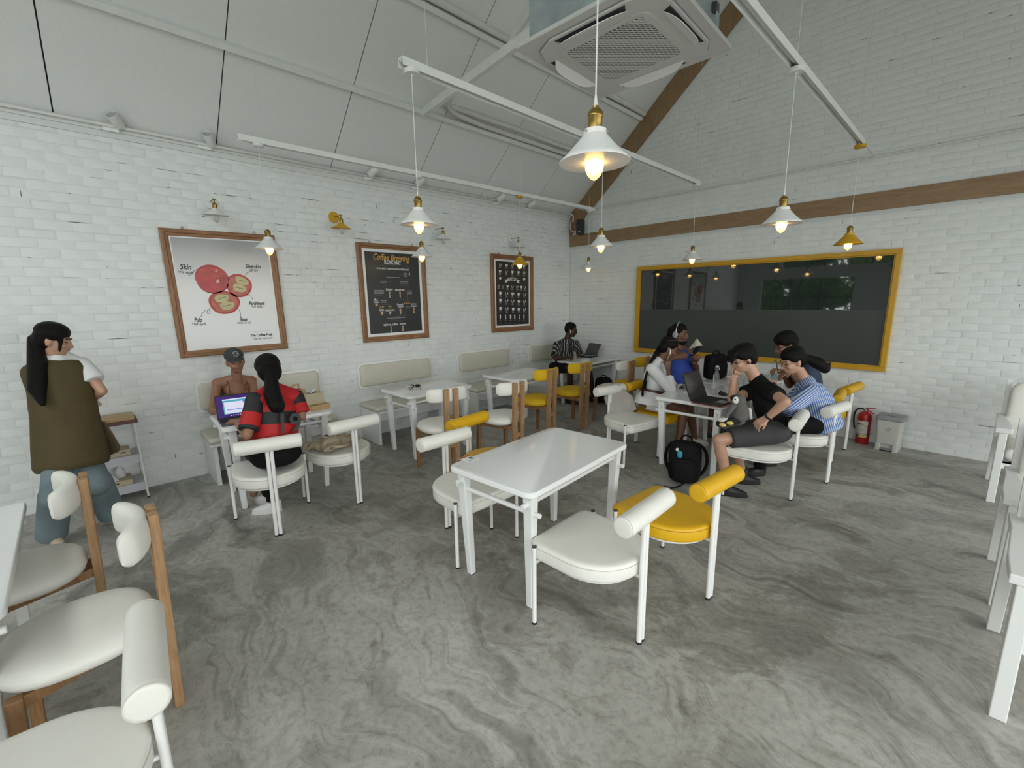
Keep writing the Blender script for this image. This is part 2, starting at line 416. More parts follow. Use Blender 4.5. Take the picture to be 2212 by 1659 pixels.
# back wall (Y = 0) with the yellow-framed window opening
WX0, WX1, WZ0, WZ1 = 1.437, 4.750, .877, 2.275
mb = MB()
for a, b, c, d in ((0, WX0 + .04, 0, 0), (WX1 - .04, ROOM_X, 0, 0)):
    n = 24; pts = [(a, 0), (b, 0)] + [(b + (a - b) * i / n, roofz(b + (a - b) * i / n) + .1) for i in range(n + 1)]
    mb.prism(pts, .0030, .22, 'y')
n = 24; a, b = WX0 + .04, WX1 - .04
mb.bx((a, .0030, 0), (b, .22, WZ0 + .04))
mb.prism([(a, WZ1 - .04), (b, WZ1 - .04)] + [(b + (a - b) * i / n, roofz(b + (a - b) * i / n) + .1) for i in range(n + 1)], .0030, .22, 'y')
wb = mb.build('wall_back', M['mortar'], smooth=None); tag(wb, 'white painted brick gable wall with an inner window', None, kind='structure')
brick_wall(wb, lambda s, z, n: V((s, -n, z)), .005, ROOM_X - .01, lambda s: roofz(s) - .16, [(WX0, WX1, WZ0, WZ1), (0, ROOM_X, 2.735, 2.905)], 5)
joint_shade_strips(wb, lambda s, z, n: V((s, -n, z)), .1, 6.5, (.1, 6.4), 150, 13, lambda s, z: z < roofz(s) - .5 and not (WX0 - .2 < s < WX1 and WZ0 < z < WZ1) and not (2.68 < z < 2.95))
# right and front walls: sill, head and posts around the windows
mat('wall_plain', (.70, .72, .71), .7)
mb = MB().bx((ROOM_X, ROOM_Y, 0), (ROOM_X + .2, .2, .15)).bx((ROOM_X, ROOM_Y, 2.85), (ROOM_X + .2, .2, 3.30)).bx((ROOM_X, -.7, .15), (ROOM_X + .2, .2, 2.85)).bx((ROOM_X, ROOM_Y - .2, .15), (ROOM_X + .2, -8.1, 2.85))
tag(mb.build('wall_right', M['wall_plain'], smooth=None), 'white wall around the big side windows', None, kind='structure')
mb = MB().bx((-.2, ROOM_Y - .2, 0), (ROOM_X + .2, ROOM_Y, .2))
n = 30; mb.bx((-.2, ROOM_Y - .2, 2.3), (ROOM_X + .2, ROOM_Y, 2.62))
mb.prism([(-.2, 2.62), (1.2, 2.62), (1.2, roofz(1.2) + .1), (-.2, roofz(0) + .1)], ROOM_Y - .2, ROOM_Y, 'y'); mb.prism([(ROOM_X - 1.2, 2.62), (ROOM_X + .2, 2.62), (ROOM_X + .2, roofz(0) + .1), (ROOM_X - 1.2, roofz(1.2) + .1)], ROOM_Y - .2, ROOM_Y, 'y')
mb.prism([(1.2, 4.05), (ROOM_X - 1.2, 4.05), (ROOM_X - 1.2, roofz(1.2) + .1), (RIDGE, roofz(RIDGE) + .1), (1.2, roofz(1.2) + .1)], ROOM_Y - .2, ROOM_Y, 'y')
for a, b in ((-.2, .7), (3.0, 5.75), (8.05, ROOM_X + .2)): mb.bx((a, ROOM_Y - .2, .2), (b, ROOM_Y, 2.3))
tag(mb.build('wall_front', M['wall_plain'], smooth=None), 'white gable wall around the front windows', None, kind='structure')
mat('window_grey', (.09, .09, .09), .5)
wr = thing('window_2', 'grey window frame in the side wall', None, kind='structure')
for i in range(8):
    y = -8.1 + i * 7.4 / 7; MB().box((ROOM_X + .1, y, 1.5), (.06, .06, 2.7)).build('mullion', M['window_grey'], wr, None)
MB().box((ROOM_X + .1, -4.4, 2.2), (.05, 7.4, .05)).build('transom', M['window_grey'], wr, None)
for k, x0 in enumerate((.7, 5.75)):
    wf = thing('window_%d' % (3 + k), 'grey window frame in the front wall', None, kind='structure')
    for i in range(4): MB().box((x0 + i * 2.3 / 3, ROOM_Y - .1, 1.25), (.06, .06, 2.1)).build('mullion', M['window_grey'], wf, None)
    MB().box((x0 + 1.15, ROOM_Y - .1, 1.75), (2.3, .05, .05)).build('transom', M['window_grey'], wf, None)

wf = thing('window_5', 'grey frame of the high front windows', None, kind='structure')
for i in range(7): MB().box((1.2 + i * (ROOM_X - 2.4) / 6, ROOM_Y - .1, 3.335), (.06, .06, 1.43)).build('mullion', M['window_grey'], wf, None)

# ------------------------------------------------------------------ roof: separate panels with dark joints
ce = MB()
L_ = math.hypot(1, SL)
nL, nR = V((-SL, 0, 1)).normalized(), V((SL, 0, 1)).normalized()
for sgn in (0, 1):
    a, b = (V((-.25, 0, roofz(0) - .25 * SL)), V((RIDGE, 0, roofz(RIDGE)))) if sgn == 0 else (V((RIDGE, 0, roofz(RIDGE))), V((ROOM_X + .25, 0, roofz(0) - .25 * SL)))
    up = (nL if sgn == 0 else nR)
    q = []
    for y in (ROOM_Y - .3, .3):
        for p, o_ in ((a, .016), (b, .016), (b, .06), (a, .06)): q.append(V((p.x, y, p.z)) + up * o_)
    ce.add(q, [(0, 1, 2, 3), (7, 6, 5, 4), (4, 5, 1, 0), (5, 6, 2, 1), (6, 7, 3, 2), (7, 4, 0, 3)])
ceo = ce.build('ceiling', M['roof_gap'], smooth=None); tag(ceo, 'pitched ceiling of pale grey panels', None, kind='structure')
joints = [-6.68 + 1.125 * k for k in range(-4, 6)] + [.0]
joints = [ROOM_Y] + [j for j in joints if j > ROOM_Y + .1]
joints = sorted(j for j in joints if j < -.4) + [.0]
for i in range(len(joints) - 1):
    y0, y1 = joints[i] + .005, joints[i + 1] - .005
    for sgn in (0, 1):
        a, b = ((0.0, RIDGE) if sgn == 0 else (RIDGE, ROOM_X)); up = nL if sgn == 0 else nR
        q = []
        for y in (y0, y1):
            for x, o_ in ((a, 0), (b, 0), (b, .017), (a, .017)): q.append(V((x, y, roofz(x))) + up * o_)
        MB().add(q, [(0, 1, 2, 3), (7, 6, 5, 4), (4, 5, 1, 0), (5, 6, 2, 1), (6, 7, 3, 2), (7, 4, 0, 3)]).build('panel', M['roof_panel'], ceo, None)

# purlins (steel channels along the room), painted white
def purlin(x):
    z = roofz(x); o = MB()
    up = nL if x < RIDGE else nR
    t = V((1, 0, SL)).normalized() if x < RIDGE else V((1, 0, -SL)).normalized()
    a = V((x, ROOM_Y + .02, z)) - up * .002; h, ww = .07, .05
    q = []
    for y in (ROOM_Y + .02, -.10):
        for s_, d_ in ((-ww / 2, 0), (ww / 2, 0), (ww / 2, h), (-ww / 2, h)): q.append(V((x, y, z)) + t * s_ - up * (d_ + .001))
    o.add(q, [(0, 1, 2, 3), (7, 6, 5, 4), (4, 5, 1, 0), (5, 6, 2, 1), (6, 7, 3, 2), (7, 4, 0, 3)])
    return o
for k, x in enumerate((.72, 1.42, 2.12, 2.82, 3.52, 4.22, 4.62, 5.32, 6.02, 6.72, 7.42, 8.12)):
    o = purlin(x).build('trim_%d' % (10 + k), M['steel_white'], None, None, bevel=.004); o['kind'] = 'structure'

# wood rake boards on the gable and the horizontal band
mb = MB(); n = 1
pts = [(.0, 2.935), (.0, 3.24), (RIDGE, roofz(RIDGE) - .015), (RIDGE, roofz(RIDGE) - .285)]
pts = [(.0, 2.90), (.0, roofz(0) - .015), (RIDGE, roofz(RIDGE) - .015), (RIDGE, roofz(RIDGE) - .385)]
tag(mb.prism(pts, -.032, -.004, 'y').build('trim_1', M['oak_rake'], None, None), 'brown wood rake board under the ceiling slope', None, kind='structure')
pts = [(ROOM_X, 2.90), (RIDGE, roofz(RIDGE) - .385), (RIDGE, roofz(RIDGE) - .015), (ROOM_X, roofz(0) - .015)]
tag(MB().prism(pts, -.032, -.004, 'y').build('trim_2', M['oak_rake'], None, None), 'brown wood rake board on the far slope', None, kind='structure')
tag(MB().bx((.004, -.026, 2.722), (ROOM_X - .01, -.002, 2.921)).build('trim_3', M['oak_veneer'], None, None, bevel=.002), 'brown wood band across the gable wall', None, kind='structure')
# white moulding at the top of the left wall
tag(MB().bx((.0, ROOM_Y + .02, 3.176), (.014, -.03, 3.285)).bx((.0, ROOM_Y + .02, 3.225), (.03, -.03, 3.285)).build('trim_4', M['trim_white'], None, None), 'white moulding along the top of the poster wall', None, kind='structure')

# ------------------------------------------------------------------ inner window on the back wall
mat('glass_clear_dark', (.018, .024, .024), .02, spec=.75, coat=.6)
mat('glass_film', (.046, .056, .052), .32, spec=.5)
win = thing('window_1', 'dark inner window in a yellow frame', None, kind='structure')
FW = .052
for nm, a, b in (('frame_rail', (WX0, -.055, WZ0), (WX1, .06, WZ0 + FW)), ('frame_rail', (WX0, -.055, WZ1 - FW), (WX1, .06, WZ1)), ('frame_stile', (WX0, -.055, WZ0 + FW), (WX0 + FW, .06, WZ1 - FW)), ('frame_stile', (WX1 - FW, -.055, WZ0 + FW), (WX1, .06, WZ1 - FW))):
    MB().bx(a, b).build(nm, M['frame_yellow'], win, None, bevel=.004)
# inner stepped bead
for a, b in (((WX0 + FW, -.035, WZ0 + FW), (WX1 - FW, -.0, WZ0 + FW + .014)), ((WX0 + FW, -.035, WZ1 - FW - .014), (WX1 - FW, 0, WZ1 - FW)), ((WX0 + FW, -.035, WZ0 + FW + .014), (WX0 + FW + .014, 0, WZ1 - FW - .014)), ((WX1 - FW - .014, -.035, WZ0 + FW + .014), (WX1 - FW, 0, WZ1 - FW - .014))):
    MB().bx(a, b).build('bead', M['frame_yellow'], win, None)
MB().bx((WX0 + FW, -.012, WZ0 + FW), (WX1 - FW, -.004, WZ1 - FW)).build('glass_pane', M['glass_clear_dark'], win, None)
MB().bx((WX0 + FW + .014, -.0145, WZ0 + FW + .014), (WX1 - FW - .014, -.0125, 1.588)).build('frosted_film', M['glass_film'], win, None)
# ------------------------------------------------------------------ furniture builders
def seat_outline(w=.525, yf=.265, yb=-.265, n=10):
    """D-shaped seat: straight front with rounded corners, round back"""
    pts = []; r = .06; hw = w / 2
    for i in range(n + 1):
        a = R(90 - 90 * i / n); pts.append((hw - r + r * math.cos(a), yf - r + r * math.sin(a)))
    ys = .03; k = 26
    for i in range(1, k):
        a = math.pi * i / k
        pts.append((hw * math.cos(a) * (1 + .03 * math.sin(a)), ys + (yb - ys) * abs(math.sin(a)) ** .92))
    for i in range(n + 1):
        a = R(180 - 90 * i / n); pts.append((-hw + r + r * math.cos(a), yf - r + r * math.sin(a)))
    return pts
def inset(pts, d):
    n = len(pts); out = []
    for i in range(n):
        p, a, b = V(pts[i]), V(pts[i - 1]), V(pts[(i + 1) % n]); t = (b - a)
        if t.length < 1e-9: out.append(tuple(p)); continue
        t.normalize(); out.append((p.x + t.y * d, p.y - t.x * d))
    return out
def cushion(mb, pts, z0, z1, crown=.006, e=.016):
    rg = []
    for ins, z in ((e * .8, z0), (e * .2, z0 + e * .35), (0, z0 + e), (0, z1 - e * 1.1), (e * .25, z1 - e * .45), (e * .9, z1 - e * .08), (e * 2.2, z1)):
        rg.append([V((x, y, z)) for x, y in inset(pts, ins)])
    cx = sum(p[0] for p in pts) / len(pts); cy = sum(p[1] for p in pts) / len(pts); base = inset(pts, e * 2.2)
    for s_, dz in ((.66, .6), (.3, .92), (.02, 1.0)):
        rg.append([V((cx + (x - cx) * s_, cy + (y - cy) * s_, z1 + crown * dz)) for x, y in base])
    mb.loft(rg); return mb

def roll_chair(name, label, colr, loc, rz, group):
    t = thing(name, label, 'chair', loc, rz, group)
    lm, sm = (M['white_leather'], M['seam_white']) if colr == 'w' else (M['yellow_leather'], M['seam_yellow'])
    out = seat_outline()
    so = cushion(MB(), out, .378, .470, .006).build('seat', lm, t, 50)
    MB().tube([V((x, y, .4485)) for x, y in inset(out, -.0006)], .0022, 5, True).build('piping', sm, so, 60)
    for sx in (-1, 1):
        lg = MB().cyl((sx * .277, .200, .010), (sx * .277, .200, .462), .0125, n=14).build('leg', M['metal_white'], t)
        MB().cyl((sx * .277, .200, .460), (sx * .277, .200, .4665), .0132, n=14).build('cap', M['chrome_dark'], lg)
        MB().cyl((sx * .277, .200, 0), (sx * .277, .200, .012), .0138, n=14).build('foot', M['black_rubber'], lg)
    for sx in (-1, 1):
        lg = MB().cyl((sx * .0145, -.287, .010), (sx * .0145, -.287, .69), .0135, n=14).build('back_post', M['metal_white'], t)
        MB().cyl((sx * .0145, -.287, 0), (sx * .0145, -.287, .012), .0145, n=14).build('foot', M['black_rubber'], lg)
    fr = MB(); ins = inset(out, .035)
    fr.tube([V((-.277, .200, .366)), V((-.225, .195, .366))] + [V((x, y, .366)) for x, y in ins[::-1] if y < .16] + [V((.225, .195, .366)), V((.277, .200, .366))], .009, 8)
    fr.tube([(0, -.2, .366), (0, -.287, .366)], .010, 8)
    fr.build('seat_frame', M['metal_white'], t)
    pr = [(.0, -.225), (.040, -.225), (.0475, -.2235), (.0495, -.220), (.0515, -.217), (.0525, -.20), (.0525, .20), (.0515, .217), (.0495, .220), (.0475, .2235), (.040, .225), (.0, .225)]
    ro = MB().lathe(pr, (0, -.287, .728), 28, Matrix.Rotation(R(90), 3, 'Y')).build('back_roll', lm, t, 50)
    for s_ in (-1, 1):
        MB().tube([V((s_ * .2195, -.287 + .0505 * math.cos(a), .728 + .0505 * math.sin(a))) for a in [2 * math.pi * i / 24 for i in range(24)]], .0022, 5, True).build('piping', sm, ro, 60)
    MB().box((0, -.287, .683), (.09, .02, .008)).build('roll_bracket', M['metal_white'], t, None)
    return t

def wood_chair(name, label, colr, loc, rz, group):
    t = thing(name, label, 'chair', loc, rz, group)
    lm = M['white_leather'] if colr == 'w' else M['yellow_fabric']
    pts = [( .245 * math.copysign(abs(math.cos(a)) ** .78, math.cos(a)), .01 + .235 * math.copysign(abs(math.sin(a)) ** .78, math.sin(a))) for a in [2 * math.pi * i / 44 for i in range(44)]]
    mb = MB(); rg = []
    for s_, z in ((.60, .432), (.86, .436), (.965, .452), (1.0, .472), (.985, .490), (.93, .507), (.80, .522), (.55, .533), (.25, .538), (.02, .539)):
        rg.append([V((x * s_, .01 + (y - .01) * s_, z)) for x, y in pts])
    mb.loft(rg); mb.build('seat', lm, t, 50)
    for sx in (-1, 1):
        MB().beam((sx * .050, -.245, 0), (sx * .050, -.265, .905), .056, .036, up=V((0, 1, 0))).build('slat', M['chair_oak'], t, None, bevel=.004)
        MB().beam((sx * .205, .195, 0), (sx * .195, .180, .436), .034, .040, .044, .046, up=V((0, 1, 0))).build('leg', M['chair_oak_dark'], t, None, bevel=.004)
        MB().beam((sx * .195, .19, .410), (sx * .05, -.245, .410), .032, .045).build('seat_rail', M['chair_oak_dark'], t, None, bevel=.003)
    MB().box((0, -.250, .33), (.05, .030, .05)).build('spacer_block', M['chair_oak'], t, None, bevel=.003)
    MB().box((0, -.250, .62), (.05, .026, .04)).build('spacer_block', M['chair_oak_dark'], t, None, bevel=.003)
    # curved back pad, ends bend forward
    rg = []; n = 18; hs = .072; th = .033
    for i in range(n + 1):
        x = -.215 + .43 * i / n; y = -.222 + 1.55 * x * x
        q = max(1 - (abs(x) / .2155) ** 10, .02) ** .45
        tx = V((1, 3.1 * x, 0)).normalized(); nm = V((-tx.y, tx.x, 0)); ring = []
        for j in range(20):
            a = 2 * math.pi * j / 20; ca, sa = math.cos(a), math.sin(a)
            ring.append(V((x, y, .838)) + nm * (th * q * math.copysign(abs(ca) ** .75, ca)) + V((0, 0, hs * (.55 + .45 * q) * math.copysign(abs(sa) ** .6, sa))))
        rg.append(ring)
    MB().loft(rg).build('back_pad', lm, t, 50)
    for sx in (-1, 1):
        MB().cyl((sx * .050, -.282, .86), (sx * .050, -.2835, .86), .005, n=8).build('screw', M['chrome_dark'], t)
    return t

def peg_table(name, label, w, l, loc, rz, group, h=.75):
    """w along local X, l along local Y"""
    t = thing(name, label, 'table', loc, rz, group)
    MB().loft([[V((x, y, z)) for x, y in rrect(w - 2 * i_, l - 2 * i_, .055, 6)] for i_, z in ((.004, h - .034), (0, h - .030), (0, h - .006), (.002, h - .002), (.005, h))]).build('table_top', M['white_gloss'], t, 30)
    ix, iy = w / 2 - .085, l / 2 - .10
    for sx in (-1, 1):
        for sy in (-1, 1):
            tx, ty = sx * (w / 2 - .066), sy * (l / 2 - .075)
            lg = MB().beam((sx * ix, sy * iy, 0), (tx, ty, h - .034), .042, .042, .066, .060, up=V((0, 1, 0))).build('leg', M['white_paint'], t, None, bevel=.006)
            MB().box((sx * ix, sy * iy, .002), (.040, .040, .004)).build('foot', M['black_rubber'], lg, None)
    for sy in (-1, 1):
        MB().cyl((-w / 2 + .0, sy * (l / 2 - .079), .598), (w / 2 - .0, sy * (l / 2 - .079), .598), .0145, n=14).build('cross_dowel', M['white_paint'], t, bevel=.003)
    for sx in (-1, 1):
        MB().cyl((sx * (w / 2 - .071), -l / 2 + .012, .655), (sx * (w / 2 - .071), l / 2 - .012, .655), .0145, n=14).build('long_dowel', M['white_paint'], t, bevel=.003)
    return t
def heading(th): return R(th - 90)
def place_by_back(bx, by, th, off=.287):
    """centre of a chair from the floor point of its back post and its facing angle"""
    return (bx + off * math.cos(R(th)), by + off * math.sin(R(th)), 0)

G_ROLL = 'metal chairs with a padded roll back'
def RC(label, c, bx, by, th):
    return roll_chair('roll_back_chair', label, c, place_by_back(bx, by, th), heading(th), G_ROLL)
RC('white roll back chair nearest the camera, right of the middle table', 'w', 4.400, -4.885, 182)
RC('bright yellow roll back chair right of the middle table, beside a white one', 'y', 4.510, -4.290, 175)
RC('white roll back chair pushed in at the left side of the empty middle table', 'w', 2.725, -4.890, 0)
RC('yellow roll back chair behind the empty middle table, mostly hidden', 'y', 2.460, -4.455, 8)
RC('white roll back chair under the woman in the red and black jersey', 'w', 1.895, -5.880, 168)
RC('white roll back chair holding a crumpled beige bag', 'w', 1.815, -5.190, 184)
RC('white roll back chair holding a grey tote bag', 'w', 2.590, -2.480, 350)
RC('yellow roll back chair under the woman in the white shirt dress', 'y', 2.665, -1.990, 356)
RC('white roll back chair under the man in the black t-shirt', 'w', 4.475, -2.475, 186)
RC('white roll back chair under the woman in the blue striped shirt', 'w', 4.615, -1.830, 171)
RC('yellow roll back chair by the wall, just left of the fire extinguisher', 'y', 4.540, -.560, 173)
RC('yellow roll back chair between the striped shirt woman and the wall chair', 'y', 4.520, -1.150, 186)
RC('white roll back chair under the man reading a book', 'w', 2.66, -1.34, 358)
RC('white roll back chair cut off at the bottom left corner', 'w', 3.800, -6.745, 266)

G_WOOD = 'oak chairs with two slats and a curved back pad'
def WC(label, c, bx, by, th):
    return wood_chair('oak_chair', label, c, place_by_back(bx, by, th, .25), heading(th), G_WOOD)
WC('white padded oak chair at the wall table with the sunglasses', 'w', 1.895, -4.225, 168)
WC('white padded oak chair between the sunglasses table and the yellow oak chairs', 'w', 2.130, -3.520, 178)
WC('yellow padded oak chair at the second empty wall table', 'y', 1.815, -2.615, 178)
WC('yellow padded oak chair in front of the corner table', 'y', 1.800, -1.912, 170)
WC('white padded oak chair in the back, left of the braided woman', 'w', 2.13, -1.29, 182)
WC('yellow padded oak chair far back against the window frame', 'y', 2.10, -.78, 182)
WC('white padded oak chair at the left edge, nearer the standing woman', 'w', 2.36, -6.865, 270)
WC('white padded oak chair at the left edge, right beside the big white roll', 'w', 3.09, -6.66, 270)

G_TAB = 'white peg-jointed tables'
peg_table('table', 'empty white table with a sticker in the middle of the room', .668, 1.115, (3.525, -4.655, 0), R(4.9), G_TAB)
peg_table('table', 'white table under the laptop with the purple screen', .64, .90, (.965, -5.585, 0), R(-2), G_TAB)
peg_table('table', 'white wall table with the sunglasses on it', .64, .90, (.965, -3.885, 0), R(1), G_TAB)
peg_table('table', 'empty white wall table between the sunglasses table and the corner', .64, .90, (1.075, -2.42, 0), R(1), G_TAB)
peg_table('table', 'white corner table under the iced coffee and grey laptop', .64, 1.00, (.875, -.555, 0), R(2), G_TAB)
peg_table('table', 'white table under the laptop beside the penguin toy, nearer half of the group table', .70, 1.10, (3.50, -1.995, 0), R(2), G_TAB)
peg_table('table', 'white table under the pink cup, half of the group table by the window', .70, 1.08, (3.50, -.885, 0), R(1), G_TAB)
peg_table('table', 'white table cut off at the left edge behind two oak chairs', 1.24, .66, (2.66, -7.405, 0), R(.9), G_TAB)

# wall benches with padded backs
def bench(label, y0, y1, lb):
    t = thing('wall_bench', label, 'bench', (0, (y0 + y1) / 2, 0), 0, 'padded benches along the poster wall')
    h = (y1 - y0) / 2
    for s_ in (-1, 1):
        MB().bx((.012, s_ * (h - .055) - .0, 0), (.455, s_ * (h - .055) + s_ * .035, .395)).build('side_panel', M['white_paint'], t, None, bevel=.003)
    MB().bx((.34, -h + .09, .275), (.362, h - .09, .395)).build('front_rail', M['white_paint'], t, None, bevel=.002)
    MB().bx((.012, -h, .395), (.47, h, .425)).build('seat_board', M['white_paint'], t, None, bevel=.003)
    pts = rrect(.475, 2 * h + .02, .04, 5, .2475, 0)
    cushion(MB(), [(x, y) for x, y in pts[::-1]], .425, .485, .012, .022).build('seat_cushion', M['cream_leather'], t, 50)
    bb = MB().prism(rrect(2 * h, .335, .055, 6, 0, .822), .006, .026, 'x').build('back_board', M['white_paint'], t, None, bevel=.003)
    mb = MB(); rg = []
    for ins, x in ((.020, .026), (.012, .030), (.012, .050), (.017, .060), (.028, .066), (.055, .069)):
        rg.append([V((x, a, b)) for a, b in rrect(2 * h - 2 * ins - .03, .335 - 2 * ins - .03, max(.05 - ins * .5, .02), 6, 0, .822)])
    mb.loft(rg).build('back_cushion', M['cream_leather'], t, 50)
    return t
bench('padded wall bench under the woman in the grey cap', -6.02, -4.775, 0)
bench('empty padded wall bench behind the sunglasses table', -4.305, -3.20, 0)
bench('empty padded wall bench below the right side of the flowchart poster', -2.725, -1.635, 0)
bench('padded wall bench under the man in the corner', -1.175, -.10, 0)

# white armchairs at the right edge
def armchair(label, y0, y1, x0):
    d = y1 - y0; wd = .66
    t = thing('armchair', label, 'armchair', (x0, y0, 0), 0, 'white wooden armchairs at the right edge')
    for sx in (0, 1):
        x = .03 + sx * (wd - .06)
        MB().beam((x, .03, 0), (x, .05, .615), .052, .07, .05, .075, up=V((0, 1, 0))).build('leg', M['white_paint'], t, None, bevel=.004)
        MB().beam((x, d - .02, 0), (x, d - .10, .615), .05, .055, .05, .06, up=V((0, 1, 0))).build('leg', M['white_paint'], t, None, bevel=.004)
        pts = [(x - .05, .0), (x + .05, .0), (x + .05, .20), (x + .028, d * .72), (x + .028, d), (x - .028, d), (x - .028, d * .72), (x - .05, .20)]
        MB().prism(pts, .613, .655).build('armrest', M['white_paint'], t, None, bevel=.005)
    MB().bx((.055, .05, .30), (wd - .055, .075, .37)).build('front_rail', M['white_paint'], t, None, bevel=.003)
    MB().bx((.055, .05, .345), (wd - .055, d - .06, .37)).build('seat_board', M['white_paint'], t, None, bevel=.003)
    cushion(MB(), rrect(wd - .12, d - .16, .05, 5, wd / 2, d / 2 - .01)[::-1], .37, .47, .012, .03).build('seat_cushion', M['white_leather'], t, 50)
    rot = Matrix.Rotation(R(-14), 3, 'X')
    MB().sup((wd / 2, d - .085, .70), (wd - .11, .11, .56), .35, .35, 28, 14, rot).build('back_cushion', M['white_leather'], t, 60)
    for sx in (0, 1):
        x = .045 + sx * (wd - .09)
        MB().beam((x, d - .09, .36), (x, d + .035, .97), .035, .03, up=V((0, 1, 0))).build('back_post', M['white_paint'], t, None, bevel=.003)
    return t
armchair('white armchair against the back wall at the right edge', -1.345, -.62, 5.66)
armchair('white armchair at the right edge, second from the back wall', -3.225, -2.53, 5.655)
armchair('white armchair at the right edge nearest the camera', -4.215, -3.45, 5.645)
# ------------------------------------------------------------------ light tracks and pendants
TZ = 3.205
T1a = V((.582, -5.51, TZ)); T1b = V((.765, -.345, TZ))
T2a = V((2.7035, -5.09, TZ)); T2b = V((2.6745, -.700, TZ))
T3a = V((4.3645, -6.9, TZ)); T3b = V((4.4165, -.99, TZ))
def on_track(a, b, y): return a + (b - a) * ((y - a.y) / (b.y - a.y))
def track(label, a, b, wires):
    t = thing('light_track', label, 'light track', a, 0, 'white hanging light tracks')
    d = b - a
    MB().beam((0, 0, .045), d + V((0, 0, .045)), .058, .010).build('top_plate', M['steel_white'], t, None, bevel=.002)
    x = d.cross(V((0, 0, 1))).normalized()
    for s_ in (-1, 1):
        MB().beam(x * (s_ * .027) + V((0, 0, .022)), d + x * (s_ * .027) + V((0, 0, .022)), .005, .046).build('side_flange', M['steel_white'], t, None)
    MB().beam(V((0, 0, .030)), d + V((0, 0, .030)), .020, .016).build('conductor_rail', M['pipe_white'], t, None)
    for y in wires:
        p = on_track(a, b, y) - a
        zr = roofz(a.x + p.x) - a.z - .002
        MB().cyl(p + V((0, 0, .05)), V((p.x, p.y, zr)), .0016, n=6).build('hanging_wire', M['cord_white'], t)
    return t
track('white light track nearest the poster wall', T1a, T1b, (T1a.y + .2, -3.58, -2.0, -.46))
track('white light track left of the air conditioner', T2a, T2b, (T2a.y + .2, -2.9, -.80))
track('white light track at the upper right', T3a, T3b, (-5.1, -3.2, -1.15))

def pendant(label, p, colr, zr=2.283):
    """p: point under the track; zr: height of the shade rim"""
    t = thing('pendant_lamp', label, 'lamp', (p.x, p.y, zr), 0, 'cone pendant lamps')
    top = TZ - zr
    sh = M['lamp_white'] if colr == 'w' else M['lamp_yellow']
    so = MB().lathe([(.126, .000), (.1265, .003), (.110, .018), (.078, .050), (.050, .082), (.043, .090), (.043, .0885), (.049, .079), (.077, .047), (.109, .0155), (.1245, .001), (.126, .0)], n=40).build('shade', [sh], t, 60)
    MB().lathe([(.040, .080), (.0475, .048), (.0755, .0455), (.108, .014), (.1225, .0015), (.1225, .0005), (.106, .0125), (.074, .044), (.045, .0765), (.040, .079)], n=40).build('inner_shade', M['lamp_inner' if colr == 'w' else 'lamp_yellow'], so, 60)
    MB().lathe([(.0405, .088), (.0405, .108), (.036, .110), (.025, .110)], n=28).build('collar', sh, t, 50)
    for a in (20, 140, 260):
        c = V((math.cos(R(a)) * .0405, math.sin(R(a)) * .0405, .099)); MB().cyl(c, c * 1.0 + V((math.cos(R(a)), math.sin(R(a)), 0)) * .007, .004, n=8).build('screw', M['silver'], t)
    MB().lathe([(.0, .108), (.0245, .108), (.0245, .146), (.0275, .150), (.0275, .156), (.024, .168), (.017, .176), (.010, .179), (.010, .186), (.0, .186)], n=26).build('socket', M['brass'], t, 45)
    MB().lathe([(.0, .184), (.0085, .184), (.006, .200), (.0035, .222), (0, .222)], n=12).build('cord_grip', M['cord_white'], t, 50)
    MB().cyl((0, 0, .215), (0, 0, top - .03), .0028, n=8).build('cord', M['cord_white'], t)
    MB().lathe([(.0, top - .034), (.008, top - .034), (.008, top - .026), (.046, top - .026), (.050, top - .022), (.050, top), (0, top)], n=28).build('canopy', sh, t, 40)
    bo = MB().lathe([(.0, .105), (.0135, .100), (.0155, .075), (.024, .050), (.031, .025), (.0335, .000), (.0315, -.022), (.024, -.042), (.013, -.053), (.005, -.058), (.0, -.060)], n=22).build('bulb', M['bulb_lit'], t, 60)
    MB().lathe([(.0, .062), (.010, .058), (.016, .035), (.017, .012), (.010, -.004), (0, -.008)], c=(0, 0, 0), n=14).build('filament', M['bulb_core'], bo, 60)
    return t
def bulb_material():
    """clear filament bulb: hot white near the cap, thinning out to amber glass at the tip"""
    m_ = mat('bulb_lit', (1, .82, .5), .1, trans=.9, emit=(1, .56, .14), estr=1.0); nt = m_.node_tree; b = nt.nodes['Principled BSDF']; b.inputs['Alpha'].default_value = .55
    tc = nt.nodes.new('ShaderNodeTexCoord'); sp_ = nt.nodes.new('ShaderNodeSeparateXYZ'); nt.links.new(tc.outputs['Object'], sp_.inputs[0])
    mr = nt.nodes.new('ShaderNodeMapRange'); mr.interpolation_type = 'SMOOTHSTEP'; mr.inputs[1].default_value = -.040; mr.inputs[2].default_value = .035; mr.inputs[3].default_value = .9; mr.inputs[4].default_value = 34; nt.links.new(sp_.outputs[2], mr.inputs[0]); nt.links.new(mr.outputs[0], b.inputs['Emission Strength'])
bulb_material()
def hang(px, py, a, b):
    """the point on a photo ray that lies straight under a track"""
    n_ = (b - a).cross(V((0, 0, 1))).normalized(); d = ray(px, py); return CAM + d * ((a - CAM).dot(n_) / d.dot(n_))
def pend(label, px, py, tr, c):
    p = hang(px, py, *tr); return pendant(label, p, c, p.z)
T1, T2, T3 = (T1a, T1b), (T2a, T2b), (T3a, T3b)
pend('big white cone pendant closest to the camera, over the middle table', 1284, 352, T3, 'w')
pend('white cone pendant in front of the flowchart poster, upper of two', 905, 486, T2, 'w')
pend('white cone pendant at the top right corner of the fruit poster', 582, 538, T1, 'w')
pend('small white cone pendant over the top right corner of the flowchart poster', 911.5, 555, T1, 'w')
